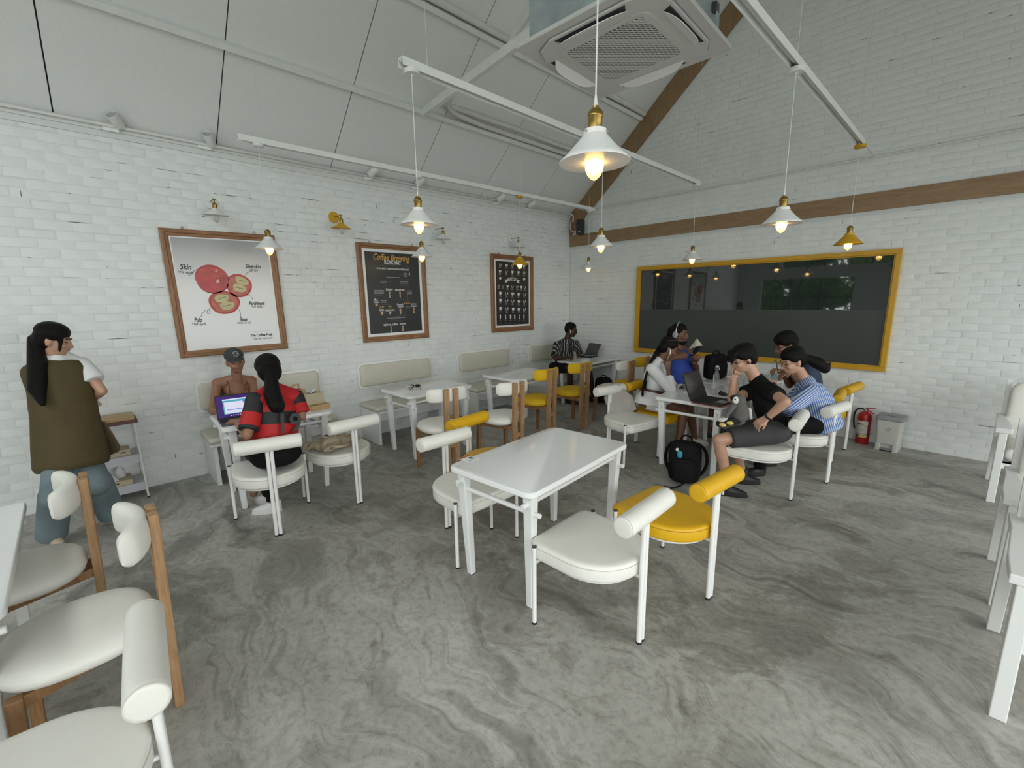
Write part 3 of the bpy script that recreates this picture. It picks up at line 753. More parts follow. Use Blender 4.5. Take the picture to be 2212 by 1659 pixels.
pend('yellow cone pendant in front of the coffee cups poster', 1123, 572, T1, 'y')
pend('white cone pendant in front of the wood band, just right of the speaker', 1298, 533, T2, 'w')
pend('tiny white cone pendant low in the far corner', 1271, 580, T1, 'w')
pend('white cone pendant above the left part of the inner window', 1495, 561, T2, 'w')
pend('white cone pendant in front of the wood band at the right', 1688, 484, T3, 'w')
pend('yellow cone pendant above the inner window', 1832, 528, T3, 'y')

# ------------------------------------------------------------------ ceiling cassette air conditioner
ac = thing('air_conditioner', 'white ceiling cassette air conditioner with a slotted grille', 'air conditioner', (3.665, -4.073, 3.285), R(2.5))
S = .488
MB().loft([[V((x, y, z)) for x, y in rrect(2 * S - 2 * i, 2 * S - 2 * i, .03, 4)] for i, z in ((.004, .0), (0, .004), (0, .022), (.01, .028))]).build('panel', M['ac_white'], ac, 30)
# raised octagonal face
k = .425; c = .17
oc = [(k, -k + c), (k, k - c), (k - .05, k - .06), (k - c, k), (-k + c, k), (-k + .05, k - .06), (-k, k - c), (-k, -k + c), (-k + .05, -k + .06), (-k + c, -k), (k - c, -k), (k - .05, -k + .06)]
MB().prism([(x * 1.012, y * 1.012) for x, y in oc], -.004, .001).build('shadow_gap', M['grey_plastic'], ac, None)
MB().prism(oc, -.014, .0).build('face', M['ac_white'], ac, None, bevel=.006)
MB().prism(rrect(.595, .595, .07, 6), -.0175, -.012).build('intake_frame', M['ac_white'], ac, 30)
MB().prism(rrect(.52, .52, .03, 4), -.0185, -.0172).build('intake_recess', M['ac_dark'], ac, None)
mb = MB(); h = .262; st = .0193
dd = V((1, 1, 0)).normalized(); nn = V((1, -1, 0)).normalized()
i = -18
while i <= 18:
    o_ = i * st; ln = (h * 1.414 - abs(o_))
    if ln > .02: mb.box(nn * o_ + V((0, 0, -.0200)), (2 * ln, .0080, .003), Matrix.Rotation(R(45), 3, 'Z'))
    a = -ln
    q = -.4 + (.0147 if i % 2 else 0)
    while q < .4:
        if abs(q) < ln - .004: mb.box(nn * (o_ + st / 2) + dd * q + V((0, 0, -.0198)), (.0042, st, .0025), Matrix.Rotation(R(45), 3, 'Z'))
        q += .0294
    i += 1
# clip bars to the square
mb.build('intake_grille', M['ac_white'], ac, None)['kind'] = 'stuff'
for a in (0, 90, 180, 270):
    rot = Matrix.Rotation(R(a), 3, 'Z')
    MB().add([rot @ V(p) for p in [(-.21, .352, -.0148), (.21, .352, -.0148), (.235, .405, -.0148), (-.235, .405, -.0148)]], [(0, 1, 2, 3)]).build('air_slot', M['ac_dark'], ac, None)
    rg = []
    for j in range(13):
        x = -.235 + .47 * j / 12; w_ = .058 * (1 - (abs(x) / .237) ** 4) + .004
        rg.append([rot @ V((x, .352 + dy * w_, -.017 - dz * (w_ / .062))) for dy, dz in ((0, .0), (.35, .008), (.7, .017), (1.0, .028), (1.02, .024), (.68, .012), (.33, .002), (.02, -.004))])
    MB().loft(rg).build('louvre', M['white_paint'], ac, 50)
MB().bx((-.42, -.42, .028), (.42, .42, .32)).build('casing', M['galvanised'], ac, None, bevel=.004)
for sx in (-1, 1):
    for sy in (-1, 1):
        zr = 3.2
        pr = MB().cyl((sx * .445, sy * .30, .06), (sx * .445, sy * .30, roofz(min(3.665 + sx * .445, RIDGE)) - 3.285 - .01), .005, n=8).build('threaded_rod', M['galvanised'], ac)
        MB().box((sx * .435, sy * .30, .18), (.03, .05, .05)).build('hanger_bracket', M['chrome_dark'], ac, None, bevel=.004)

# strut and lagged pipes that feed the air conditioner
so = MB().beam((.745, -3.625, 3.865), (2.95, -3.86, 3.865), .05, .08).build('ceiling_strut', M['steel_white'], None, None, bevel=.003)
tag(so, 'white square steel strut running from the ceiling to the air conditioner', 'strut')
def pipe(name, label, pts, r_, mt='pipe_lag', n=10, g=None):
    o = MB().tube(pts, r_, n).build(name, M[mt], None, 60); return tag(o, label, 'pipe', g)
def smooth_path(pts, it=3):
    P = [V(p) for p in pts]
    for _ in range(it):
        Q = [P[0]]
        for i in range(len(P) - 1): Q += [P[i] * .75 + P[i + 1] * .25, P[i] * .25 + P[i + 1] * .75]
        Q.append(P[-1]); P = Q
    return P
def wob(p, a): return V(p) + V((random.uniform(-a, a), 0, random.uniform(-a, a)))
zA = lambda x: roofz(x) - .055
pa = [wob((.80, y, zA(.80)), .010) for y in (-.12, -.7, -1.3, -1.9, -2.5)] + [V((.80, -2.95, zA(.80))), V((.83, -3.30, 3.94)), V((1.05, -3.50, 3.95)), V((1.5, -3.60, 3.95)), V((2.1, -3.68, 3.95)), V((2.75, -3.76, 3.95)), V((3.05, -3.80, 3.80)), V((3.16, -3.80, 3.60)), V((3.22, -3.82, 3.50))]
pipe('lagged_pipe', 'pale lagged pipe along the lower purlin, turning onto the strut', smooth_path(pa), .030)
pb = [wob((.865, y, zA(.865)), .010) for y in (-.12, -.8, -1.5, -2.1, -2.6)] + [V((.865, -3.1, zA(.865))), V((.86, -3.45, zA(.86) - .01))]
pipe('lagged_pipe', 'pale lagged pipe along the lower purlin, upper of two', smooth_path(pb), .026)
pc = [wob((1.50, y, roofz(1.50) - .05), .008) for y in (-.12, -.9, -1.7, -2.5, -3.2, -3.9, -4.6, -5.4, -6.4)]
pipe('lagged_pipe', 'pale lagged pipe along the upper purlin', smooth_path(pc), .034)
pd = [V((2.2, -3.64, 4.02)), V((2.7, -3.70, 4.25)), V((3.0, -3.75, 4.75)), V((3.1, -3.78, 5.6))]
pipe('lagged_pipe', 'pale lagged pipe rising beside the air conditioner', smooth_path(pd), .030)
# conduit at the top of the poster wall, wall conduit on the gable
pipe('conduit', 'white conduit along the top of the poster wall', [(.062, ROOM_Y + .1, 3.262), (.062, -4.4, 3.258), (.062, -.12, 3.285)], .0125, 'pipe_white', g='white conduits')
pipe('conduit', 'white conduit across the gable above the wood band', [(.42, -.018, 3.322), (3.0, -.016, 3.312), (ROOM_X - .1, -.018, 3.30)], .011, 'pipe_white', g='white conduits')
pipe('conduit', 'short white conduit from the left track to the gable', smooth_path([(.795, -.36, 3.235), (.72, -.25, 3.29), (.60, -.05, 3.322)]), .008, 'pipe_white', g='white conduits')
pipe('conduit', 'short white conduit from the middle track to the gable', smooth_path([T2b + V((0, 0, .03)), (2.74, -.55, 3.23), (2.76, -.2, 3.31), (2.77, -.03, 3.318)]), .005, 'pipe_white', g='white conduits')
pipe('conduit', 'short white conduit from the right track to the gable', smooth_path([T3b + V((0, 0, .03)), (4.44, -.7, 3.235), (4.40, -.2, 3.285), (4.37, -.03, 3.30)]), .007, 'pipe_white', g='white conduits')
pipe('conduit', 'white conduit bent down beside the black speaker', smooth_path([(.50, -.05, 3.31), (.42, -.06, 3.22), (.30, -.06, 3.06), (.18, -.055, 2.98), (.05, -.05, 2.99), (.035, -.05, 3.06), (.035, -.05, 3.16)]), .0095, 'pipe_white', g='white conduits')
pipe('conduit', 'white elbow where the poster wall conduit meets the corner', smooth_path([(.062, -.12, 3.285), (.085, -.05, 3.27), (.10, -.045, 3.22), (.085, -.045, 3.15)]), .013, 'pipe_white', g='white conduits')

sp = thing('wall_speaker', 'small black loudspeaker in the corner above the wood band', 'speaker', (.335, -.13, 3.02), R(28))
MB().loft([[V((x, y, z)) for x, y in [(-.062, -.075), (.062, -.075), (.075, -.05), (.05, .07), (-.05, .07), (-.075, -.05)]] for z in (-.125, .125)]).build('cabinet', M['black_plastic'], sp, None, bevel=.01)
MB().prism(rrect(.105, .205, .012, 4), -.079, -.0755, 'y').build('grille', M['black_rubber'], sp, None)
MB().box((-.012, -.0802, -.088), (.030, .0012, .008)).build('badge', M['silver'], sp, None)
MB().beam((0, .06, 0), (.0, .115, 0), .03, .05).build('bracket', M['black_plastic'], sp, None)

# ------------------------------------------------------------------ spotlights along the wall top
def spot(label, y, z, d):
    t = thing('track_spotlight', label, 'spotlight', (.045, y, 3.225), 0, 'white spotlights along the poster wall')
    MB().box((.0, 0, .010), (.022, .11, .030)).build('adapter', M['steel_white'], t, None, bevel=.003)
    MB().prism([(-.012, .0), (.012, .0), (.018, .09), (.005, .135), (-.012, .13), (-.016, .07)], -.045, -.033, 'x').build('arm', M['steel_white'], t, None, bevel=.002)
    d = V(d).normalized(); c = V((.065, .035, .080))
    MB().cyl(V((-.033, 0, .09)), c, .006, n=8).build('pivot', M['steel_white'], t)
    q = d.to_track_quat('Z', 'Y').to_matrix()
    h_ = MB().lathe([(.0, -.070), (.036, -.070), (.041, -.064), (.043, .062), (.0405, .062), (.038, .018), (.0, .012)], c, 20, q).build('head', M['steel_white'], t, 50)
    MB().lathe([(.0, .014), (.034, .022), (.037, .038)], c, 20, q).build('reflector', M['silver'], h_, 50)
    return t
spot('white spotlight at the far left of the wall top', -6.34, 0, (.75, -.45, .42))
spot('white spotlight second from the left at the wall top', -5.665, 0, (.72, -.35, .5))
spot('white spotlight at the wall top, left of the flowchart poster', -3.99, 0, (.35, .55, .55))
spot('white spotlight at the wall top above the flowchart poster', -3.32, 0, (.35, .5, .5))
spot('white spotlight at the wall top, left of the yellow canopy', -1.88, 0, (.35, .6, .5))
spot('white spotlight nearest the far corner', -1.19, 0, (.35, .6, .4))

# ------------------------------------------------------------------ swing arm wall lamps (off)
def wall_lamp(label, y, colr):
    t = thing('wall_lamp', label, 'lamp', (.004, y, 2.742), 0, 'swing arm wall lamps')
    sh = M['lamp_white'] if colr == 'w' else M['lamp_yellow']
    MB().lathe([(.0, 0), (.062, 0), (.062, .010), (.057, .015), (0, .016)], n=28, rot=Matrix.Rotation(R(90), 3, 'Y')).build('wall_plate', sh, t, 40)
    MB().cyl((.014, 0, 0), (.205, 0, -.004), .005, n=10).build('arm', M['brass'], t)
    MB().cyl((.195, -.016, -.004), (.195, .016, -.004), .008, n=10).build('knuckle', M['brass'], t)
    MB().cyl((.195, 0, -.005), (.196, 0, -.035), .007, n=10).build('stem', M['brass'], t)
    MB().lathe([(.0, -.035), (.012, -.035), (.020, -.045), (.023, -.050), (.021, -.055), (.021, -.088), (0, -.088)], (.196, 0, 0), 20).build('socket', M['brass'], t, 45)
    tilt = Matrix.Rotation(R(4), 3, 'Y')
    MB().lathe([(.026, -.086), (.030, -.094), (.060, -.118), (.112, -.146), (.114, -.149), (.110, -.1475), (.058, -.1205), (.028, -.097), (.024, -.088)], (.196, 0, 0), 32, tilt).build('shade', sh, t, 50)
    MB().lathe([(.0, -.10), (.013, -.105), (.020, -.135), (.027, -.165), (.027, -.185), (.018, -.206), (.006, -.216), (0, -.218)], (.196, 0, 0), 20).build('bulb', M['bulb_off'], t, 60)
    return t
wall_lamp('white swing arm wall lamp above the fruit poster', -5.675, 'w')
wall_lamp('yellow swing arm wall lamp between two posters', -4.44, 'y')
wall_lamp('white swing arm wall lamp half hidden by a pendant', -3.02, 'w')
wall_lamp('white swing arm wall lamp above the coffee cups poster', -1.555, 'w')
# ------------------------------------------------------------------ framed posters
wood('frame_wood', (.17, .070, .026), (.34, .175, .080), (1, 1, 1), .45, 3.0)
wood('frame_wood_v', (.17, .070, .026), (.34, .175, .080), (6, 6, .8), .45, 2.2)
wood('frame_wood_h', (.17, .070, .026), (.34, .175, .080), (6, .8, 6), .45, 2.2)
mat('mat_white', (.80, .81, .81), .4)
def gradient(name, stops):
    m_ = bpy.data.materials.new(name); m_.use_nodes = True; nt = m_.node_tree; b = nt.nodes['Principled BSDF']
    tc = nt.nodes.new('ShaderNodeTexCoord'); sp_ = nt.nodes.new('ShaderNodeSeparateXYZ'); nt.links.new(tc.outputs['Generated'], sp_.inputs[0])
    rp = nt.nodes.new('ShaderNodeValToRGB'); el = rp.color_ramp.elements
    while len(el) < len(stops): el.new(.5)
    for e_, (p, c_) in zip(el, stops): e_.position = p; e_.color = (*c_, 1)
    nt.links.new(sp_.outputs[2], rp.inputs[0]); nt.links.new(rp.outputs[0], b.inputs['Base Color']); b.inputs['Roughness'].default_value = .3
    M[name] = m_
gradient('paper_fruit', [(0.0, (.80, .80, .80)), (.55, (.74, .74, .74)), (.72, (.60, .60, .60)), (1.0, (.34, .34, .34))])
mat('paper_black', (.030, .029, .029), .35)
mat('paper_brown', (.022, .018, .016), .35)
mat('ink', (.015, .014, .014), .6); mat('ink_white', (.72, .72, .70), .6); mat('ink_grey', (.16, .16, .155), .6); mat('ink_gold', (.62, .36, .07), .6)
mat('ink_dim', (.36, .36, .35), .6); mat('ink_coffee', (.16, .085, .045), .6); mat('ink_tan', (.52, .36, .24), .6)
def poster(name, label, y0, y1, z0, z1, fw, matw, paper, rot=0.0, lean=0.0):
    t = thing(name, label, 'poster', (.004, (y0 + y1) / 2, (z0 + z1) / 2)); t.rotation_euler = (R(rot), R(lean), 0)
    hw, hh = (y1 - y0) / 2, (z1 - z0) / 2; T = .030
    def rail(nm, a, b, c_, d, mm):
        # mitred moulding, a-b outer edge, d-c inner edge, raised in the middle
        o0, o1, i1, i0 = V(a), V(b), V(c_), V(d); rg = []
        for f_, x in ((0, .004), (0, T * .8), (.18, T), (.5, T), (.62, T * .72), (.9, T * .62), (1, T * .5), (1, .004)):
            rg.append((o0.lerp(i0, f_), o1.lerp(i1, f_), x))
        MB().loft([[V((x, p.x, p.y)) for p, q, x in rg], [V((x, q.x, q.y)) for p, q, x in rg]]).build(nm, M[mm], t, None)
    O = [(-hw, -hh), (hw, -hh), (hw, hh), (-hw, hh)]; I = [(-hw + fw, -hh + fw), (hw - fw, -hh + fw), (hw - fw, hh - fw), (-hw + fw, hh - fw)]
    for k, mm in ((0, 'frame_wood_h'), (1, 'frame_wood_v'), (2, 'frame_wood_h'), (3, 'frame_wood_v')):
        rail('frame_rail', O[k], O[(k + 1) % 4], I[(k + 1) % 4], I[k], mm)
    MB().bx((.003, -hw + fw - .004, -hh + fw - .004), (.010, hw - fw + .004, hh - fw + .004)).build('mount', M['mat_white'], t, None)
    MB().bx((.0101, -hw + fw + matw, -hh + fw + matw), (.0112, hw - fw - matw, hh - fw - matw)).build('print', M[paper], t, None)
    for s_ in (-.62, .62):
        MB().tube([V((.006, s_ * hw + .010 * math.cos(a), hh + .012 + .012 * math.sin(a))) for a in [math.pi * 2 * i / 12 for i in range(12)]], .0025, 6, True).build('hanger', M['chrome_dark'], t)
    return t
XP = .0160
def wall_mtx(p): # text plane on the poster wall: text x -> +Y, text y -> +Z
    return Matrix(((0, 0, 1, XP), (1, 0, 0, p.y), (0, 1, 0, p.z), (0, 0, 0, 1)))
def put_text(t, txt, p, size, mt, bold=0.0, shear=0.0, sx=1.0, name='lettering', align='CENTER', rot=0.0, x=None, fit=None):
    mtx = wall_mtx(p) @ Matrix.Rotation(R(rot), 4, 'Z')
    if x: mtx[0][3] = x
    o = text_mesh(txt, size, name, M[mt], t, t.matrix_basis.inverted() @ mtx, .0003, bold, align, shear, sx)
    if fit:
        ys = [v.co.y for v in o.data.vertices]; w0 = max(ys) - min(ys); w1 = abs(fit[1].y - fit[0].y); mid_ = (max(ys) + min(ys)) / 2; k_ = w1 / w0; c_ = (t.matrix_basis.inverted() @ V((XP, (fit[0].y + fit[1].y) / 2, p.z))).y
        for v in o.data.vertices: v.co.y = c_ + (v.co.y - mid_) * k_
    return o
def blob2(t, name, c, rx, rz, mt, x, n=36, wob_=0.0, rot=0.0):
    pts = []
    for i in range(n):
        a = 2 * math.pi * i / n; r_ = 1 + wob_ * math.sin(3 * a + 1) + wob_ * .6 * math.sin(5 * a)
        u, v = rx * r_ * math.cos(a), rz * r_ * math.sin(a); cr, sr = math.cos(R(rot)), math.sin(R(rot))
        pts.append((c.y + u * cr - v * sr, c.z + u * sr + v * cr))
    o = MB().prism(pts, x, x + .0004, 'x').xform(t.matrix_basis.inverted()).build(name, M[mt], t, None)
    return o
def stroke(t, name, pts, r_, mt, x=XP):
    o = MB().tube([V((x, p.y, p.z)) for p in pts], r_, 6).xform(t.matrix_basis.inverted()).build(name, M[mt], t, 60); return o

# poster 1: the coffee fruit
P = lambda x, y: onX(320 + x * .226040, 420 + y * .226040, 0)
t = poster('framed_poster', 'framed poster of coffee cherries titled The Coffee Fruit', -6.105, -5.110, 1.240, 2.468, .066, .012, 'paper_fruit', 1.0)
bpy.context.view_layer.update()
def fruit_mat(name, c0, c1, sc_):
    mat(name, c0, .35, var=.35, scale=sc_)
fruit_mat('cherry', (.46, .035, .035), None, 9); mat('cherry_dark', (.20, .012, .014), .4); mat('cherry_light', (.50, .075, .065), .4, var=.3, scale=12); mat('cherry_spark', (.70, .38, .32), .4)
mat('flesh', (.52, .16, .12), .5, var=.3, scale=30); mat('flesh_rim', (.50, .075, .06), .5, var=.25, scale=20); mat('bean', (.56, .53, .30), .5, var=.15, scale=20); mat('bean_line', (.22, .17, .08), .6)
c = P(606, 805); blob2(t, 'cherry_shade', c + V((0, .006, -.012)), .142, .136, 'cherry_dark', .0165, wob_=.01); blob2(t, 'cherry', c, .142, .136, 'cherry', .0170, wob_=.012)
blob2(t, 'cherry_glow', c + V((0, -.005, .055)), .10, .055, 'cherry_light', .0175, wob_=.03); blob2(t, 'highlight', P(650, 728), .016, .007, 'cherry_spark', .0180, rot=35); blob2(t, 'highlight', P(662, 830), .013, .022, 'cherry_spark', .0180, rot=-20)
for (cx, cy), rx, rz, beans in (((866, 872), .118, .120, ((890, 826, 60, 34, -25), (868, 895, 58, 36, -20))), ((726, 1032), .138, .118, ((702, 992, 62, 36, 12), (752, 1062, 62, 38, 8)))):
    c = P(cx, cy); blob2(t, 'half_cherry', c, rx, rz, 'flesh_rim', .0165, wob_=.02); blob2(t, 'flesh', c, rx * .84, rz * .84, 'flesh', .0170, wob_=.03)
    for bx_, by_, a, b, ro in beans:
        q = P(bx_, by_); blob2(t, 'bean', q, a * .00106, b * .00112, 'bean', .0175, wob_=.04, rot=ro); blob2(t, 'bean_crease', q, a * .00075, .0035, 'bean_line', .0180, rot=ro + 10)
for tx, a, b_, sz, szb in (('Skin', (355, 695), (360, 745), .070, .033), ('Silverskin', (998, 690), (1003, 724), .052, .030), ('Parchment', (1035, 1042), (1040, 1075), .056, .033), ('Pulp', (474, 1200), (480, 1238), .058, .034), ('Bean', (914, 1196), (917, 1226), .058, .026)):
    wz_ = {'Skin': (300, 410), 'Silverskin': (925, 1070), 'Parchment': (960, 1110), 'Pulp': (437, 512), 'Bean': (876, 950)}[tx]; put_text(t, tx, P(*a), sz, 'ink', .0014, .25, fit=(P(wz_[0], a[1]), P(wz_[1], a[1])))
    put_text(t, {'Skin': 'Vỏ ngoài', 'Silverskin': 'Vỏ lụa', 'Parchment': 'Vỏ trấu', 'Pulp': 'Thịt quả', 'Bean': 'Nhân cà phê'}[tx], P(*b_), szb, 'ink', .0004)
put_text(t, 'The Coffee Fruit', P(1078, 1342), .038, 'ink', .0014, fit=(P(973, 1342), P(1183, 1342))); put_text(t, 'Cấu tạo hạt cà phê', P(1092, 1374), .028, 'ink', .0002, fit=(P(1002, 1374), P(1183, 1374)))
stroke(t, 'rule', [P(993, 1312), P(1168, 1302)], .0008, 'ink_dim')
stroke(t, 'arrow', bez(P(380, 772), P(430, 780), P(410, 715), P(482, 718)), .0018, 'ink'); stroke(t, 'arrow', bez(P(992, 735), P(960, 735), P(935, 750), P(926, 775)), .0018, 'ink')
stroke(t, 'arrow', bez(P(905, 945), P(960, 955), P(985, 970), P(998, 1012)), .0018, 'ink'); stroke(t, 'arrow', bez(P(790, 1065), P(860, 1080), P(885, 1110), P(878, 1175)), .0018, 'ink')
stroke(t, 'arrow', bez(P(502, 1172), P(515, 1090), P(600, 1090), P(590, 1125)) + bez(P(590, 1125), P(575, 1155), P(540, 1135), P(570, 1105)) + [P(605, 1078)], .0018, 'ink')

# poster 2: flowchart
P = lambda x, y: onX(740 + x * .156720, 500 + y * .156720, 0)
t = poster('framed_poster', 'framed black poster titled Coffee Brewing Flowchart', -4.195, -3.210, 1.247, 2.487, .068, .036, 'paper_black', .4)
bpy.context.view_layer.update()
put_text(t, 'Coffee Brewing', P(662, 366), .112, 'ink_gold', .0012, .3, fit=(P(415, 360), P(915, 380))); put_text(t, 'FLOWCHART', P(680, 432), .070, 'ink_white', .0022, fit=(P(567, 420), P(796, 440)))
stroke(t, 'arc', bez(P(365, 488), P(520, 455), P(780, 455), P(980, 515)), .0025, 'ink_grey')
put_text(t, 'SO YOU WANT TO BREW YOUR OWN COFFEE TODAY?', P(684, 521), .030, 'ink_white', .0008, fit=(P(462, 516), P(905, 530)))
def bars(t, name, items, mt):
    """illegible small print: fine rows of dashes"""
    mb = MB()
    for x, y, w_, rows in items:
        c = P(x, y)
        for k in range(rows):
            q = -w_ * .00092 / 2 * 1.0
            while q < w_ * .00092 / 2:
                l_ = random.uniform(.008, .022); l_ = min(l_, w_ * .00092 / 2 - q + .004)
                mb.bx((XP, c.y + q, c.z - k * .020 - .0045), (XP + .0004, c.y + q + l_, c.z - k * .020 + .0045)); q += l_ + .005
    o = mb.xform(t.matrix_basis.inverted()).build(name, M[mt], t, None); o['kind'] = 'stuff'
bars(t, 'small_print', [(852, 578, 45, 3), (695, 633, 215, 1), (555, 688, 95, 2), (838, 694, 130, 2), (492, 812, 145, 3), (910, 818, 80, 3), (555, 955, 85, 2), (885, 1030, 70, 2), (728, 1192, 290, 1)], 'ink_dim')
bars(t, 'small_gold_print', [(878, 972, 100, 2), (533, 1040, 60, 1), (643, 1035, 50, 2)], 'ink_gold')
for tx, x, y, s_ in (('bialetti', 634, 800, .042), ('aeropress', 780, 803, .042), ('flat', 448, 942, .046), ('white', 452, 972, .040), ('french', 783, 1005, .044), ('press', 790, 1032, .044), ('chemex', 972, 998, .030), ('dripper', 972, 1026, .036), ('latte', 530, 1080, .044), ('cappuccino', 643, 1082, .038), ('siphon coffee', 655, 1280, .046), ('chemex', 820, 1268, .036)):
    put_text(t, tx, P(x, y), s_, 'ink_white', .0006, .25, .85)
def lines(t, name, segs, r_, mt):
    mb = MB()
    for pts in segs: mb.tube([V((XP, P(*p).y, P(*p).z)) for p in pts], r_, 5)
    o = mb.xform(t.matrix_basis.inverted()).build(name, M[mt], t, 60); o['kind'] = 'stuff'
lines(t, 'flow_lines', [[(700, 545), (700, 562)], [(655, 580), (655, 562), (735, 562), (735, 580)], [(745, 594), (822, 598)], [(700, 650), (700, 665)], [(665, 690), (665, 665), (742, 670), (742, 690)], [(610, 692), (650, 692)], [(558, 718), (558, 740)], [(488, 765), (488, 740), (632, 745), (632, 768)], [(845, 722), (845, 745)], [(780, 770), (780, 745), (912, 752), (912, 775)], [(497, 865), (497, 880)], [(445, 905), (445, 880), (550, 885), (550, 905)], [(880, 865), (880, 940)], [(780, 965), (780, 938), (972, 944), (972, 965)], [(520, 1010), (650, 1012)], [(850, 1080), (925, 1082)], [(852, 1125), (850, 1165), (735, 1168)], [(660, 1240), (660, 1218), (820, 1226), (820, 1245)]], .0016, 'ink_grey')
def cup(mb, c, w_, h_, style=0):
    """flat little cup drawing"""
    y, z = c.y, c.z; x = XP
    def poly(pts, dx=0): mb.prism([(y + a * w_, z + b * h_) for a, b in pts], x + dx, x + dx + .0003, 'x')
    if style == 0:   # outline cup with handle
        poly([(-.40, .5), (-.28, .5), (-.20, -.30), (.10, -.38), (.10, -.5), (-.15, -.5), (-.34, -.3)]); poly([(.28, .5), (.40, .5), (.32, -.3), (.10, -.5), (.10, -.38), (.2, -.3)])
        mb.tube([V((x, y + (.40 + .16 * math.sin(a)) * w_, z + (.15 - .25 * math.cos(a)) * h_)) for a in [math.pi * i / 6 for i in range(7)]], .05 * w_, 5)
    elif style == 1:  # filled cup
        poly([(-.42, .5), (.42, .5), (.34, -.25), (.18, -.5), (-.18, -.5), (-.34, -.25)])
        mb.tube([V((x, y + (.42 + .16 * math.sin(a)) * w_, z + (.15 - .25 * math.cos(a)) * h_)) for a in [math.pi * i / 6 for i in range(7)]], .05 * w_, 5)
    elif style == 2:  # tall glass
        poly([(-.36, .5), (.36, .5), (.24, -.5), (-.24, -.5)])
    elif style == 3:  # pot
        poly([(-.3, .5), (.3, .5), (.12, .08), (.3, -.5), (-.3, -.5), (-.12, .08)])
mbw, mbc = MB(), MB()
for x, y, w_, h_, st_ in ((912, 592, 30, 44, 2), (641, 872, 46, 80, 3), (785, 872, 32, 80, 2), (458, 1012, 44, 38, 1), (535, 1125, 52, 44, 1), (645, 1122, 46, 40, 1), (790, 1102, 42, 74, 2), (976, 1090, 40, 78, 3), (662, 1345, 36, 84, 3), (824, 1335, 46, 74, 3)):
    cup(mbw, P(x, y), w_ * .00095, h_ * .00097, st_)
mbw.xform(t.matrix_basis.inverted()).build('cup_drawings', M['ink_tan'], t, None)['kind'] = 'stuff'

# poster 3: coffee cups chart
P = lambda x, y: onX(1000 + x * .156720, 480 + y * .156720, 0)
t = poster('framed_poster', 'framed black poster with rows of coffee cups and a COFFEE ribbon', -2.004, -1.035, 1.246, 2.484, .078, .030, 'paper_brown', 0)
bpy.context.view_layer.update()
rib = [(565, 790), (600, 790), (600, 768), (670, 760), (738, 770), (738, 792), (775, 800), (760, 820), (775, 842), (735, 838), (735, 815), (670, 806), (603, 815), (603, 832), (565, 830), (580, 810)]
MB().prism([(P(a, b).y, P(a, b).z) for a, b in rib], .0162, .0166, 'x').xform(t.matrix_basis.inverted()).build('ribbon', M['ink_white'], t, None)
put_text(t, 'COFFEE', P(670, 790), .062, 'ink', .0016, x=.0172, fit=(P(608, 785), P(738, 795)))
mbw, mbg, mbl = MB(), MB(), MB()
K = .00118
rows = [(590, 0, (503, 590, 672, 755, 832), 46, 44, 0), (680, 0, (500, 588, 672, 755, 832), 46, 46, 1), (880, 0, (480, 540, 604, 672, 738, 795, 842), 40, 44, 0), (980, 0, (505, 592, 674, 758, 840), 58, 52, 1), (1080, 0, (506, 592, 676, 760, 836), 56, 52, 0), (1190, 0, (507, 595, 682, 760, 836), 56, 52, 1)]
for y, _, xs, w_, h_, st_ in rows:
    for i, x in enumerate(xs):
        yy = y + (x - 500) * .055
        cup(mbw, P(x, yy), w_ * K, h_ * .00097, st_ if (i + y) % 3 else 1 - st_ if st_ < 2 else st_)
        mbl.bx((XP, P(x, yy + h_ * .9).y - .022, P(x, yy + h_ * .9).z - .004), (XP + .0004, P(x, yy + h_ * .9).y + .022, P(x, yy + h_ * .9).z + .004))
        mbg.prism([(P(x, yy + h_ * .62).y + .034 * math.cos(a), P(x, yy + h_ * .62).z + .006 * math.sin(a)) for a in [2 * math.pi * k / 10 for k in range(10)]], XP - .001, XP - .0006, 'x')
for x, y in ((503, 775), (832, 790)): cup(mbw, P(x, y), 44 * K, 42 * .00097, 1)
for x, w_ in ((505, 40), (580, 36), (648, 44), (705, 38), (768, 38), (832, 36)):
    cup(mbw, P(x, 1305), w_ * K, 76 * .00097, 2 if x not in (580, 768) else 3)
    mbl.bx((XP, P(x, 1390).y - .02, P(x, 1390).z - .004), (XP + .0004, P(x, 1390).y + .02, P(x, 1390).z + .004))
    mbg.prism([(P(x, 1350).y + .03 * math.cos(a), P(x, 1350).z + .006 * math.sin(a)) for a in [2 * math.pi * k / 10 for k in range(10)]], XP - .001, XP - .0006, 'x')
inv = t.matrix_basis.inverted()
mbw.xform(inv).build('cup_drawings', M['ink_white'], t, None)['kind'] = 'stuff'
mbg.xform(inv).build('saucer_drawings', M['ink_grey'], t, None)['kind'] = 'stuff'
mbl.xform(inv).build('caption_dashes', M['ink_dim'], t, None)['kind'] = 'stuff'
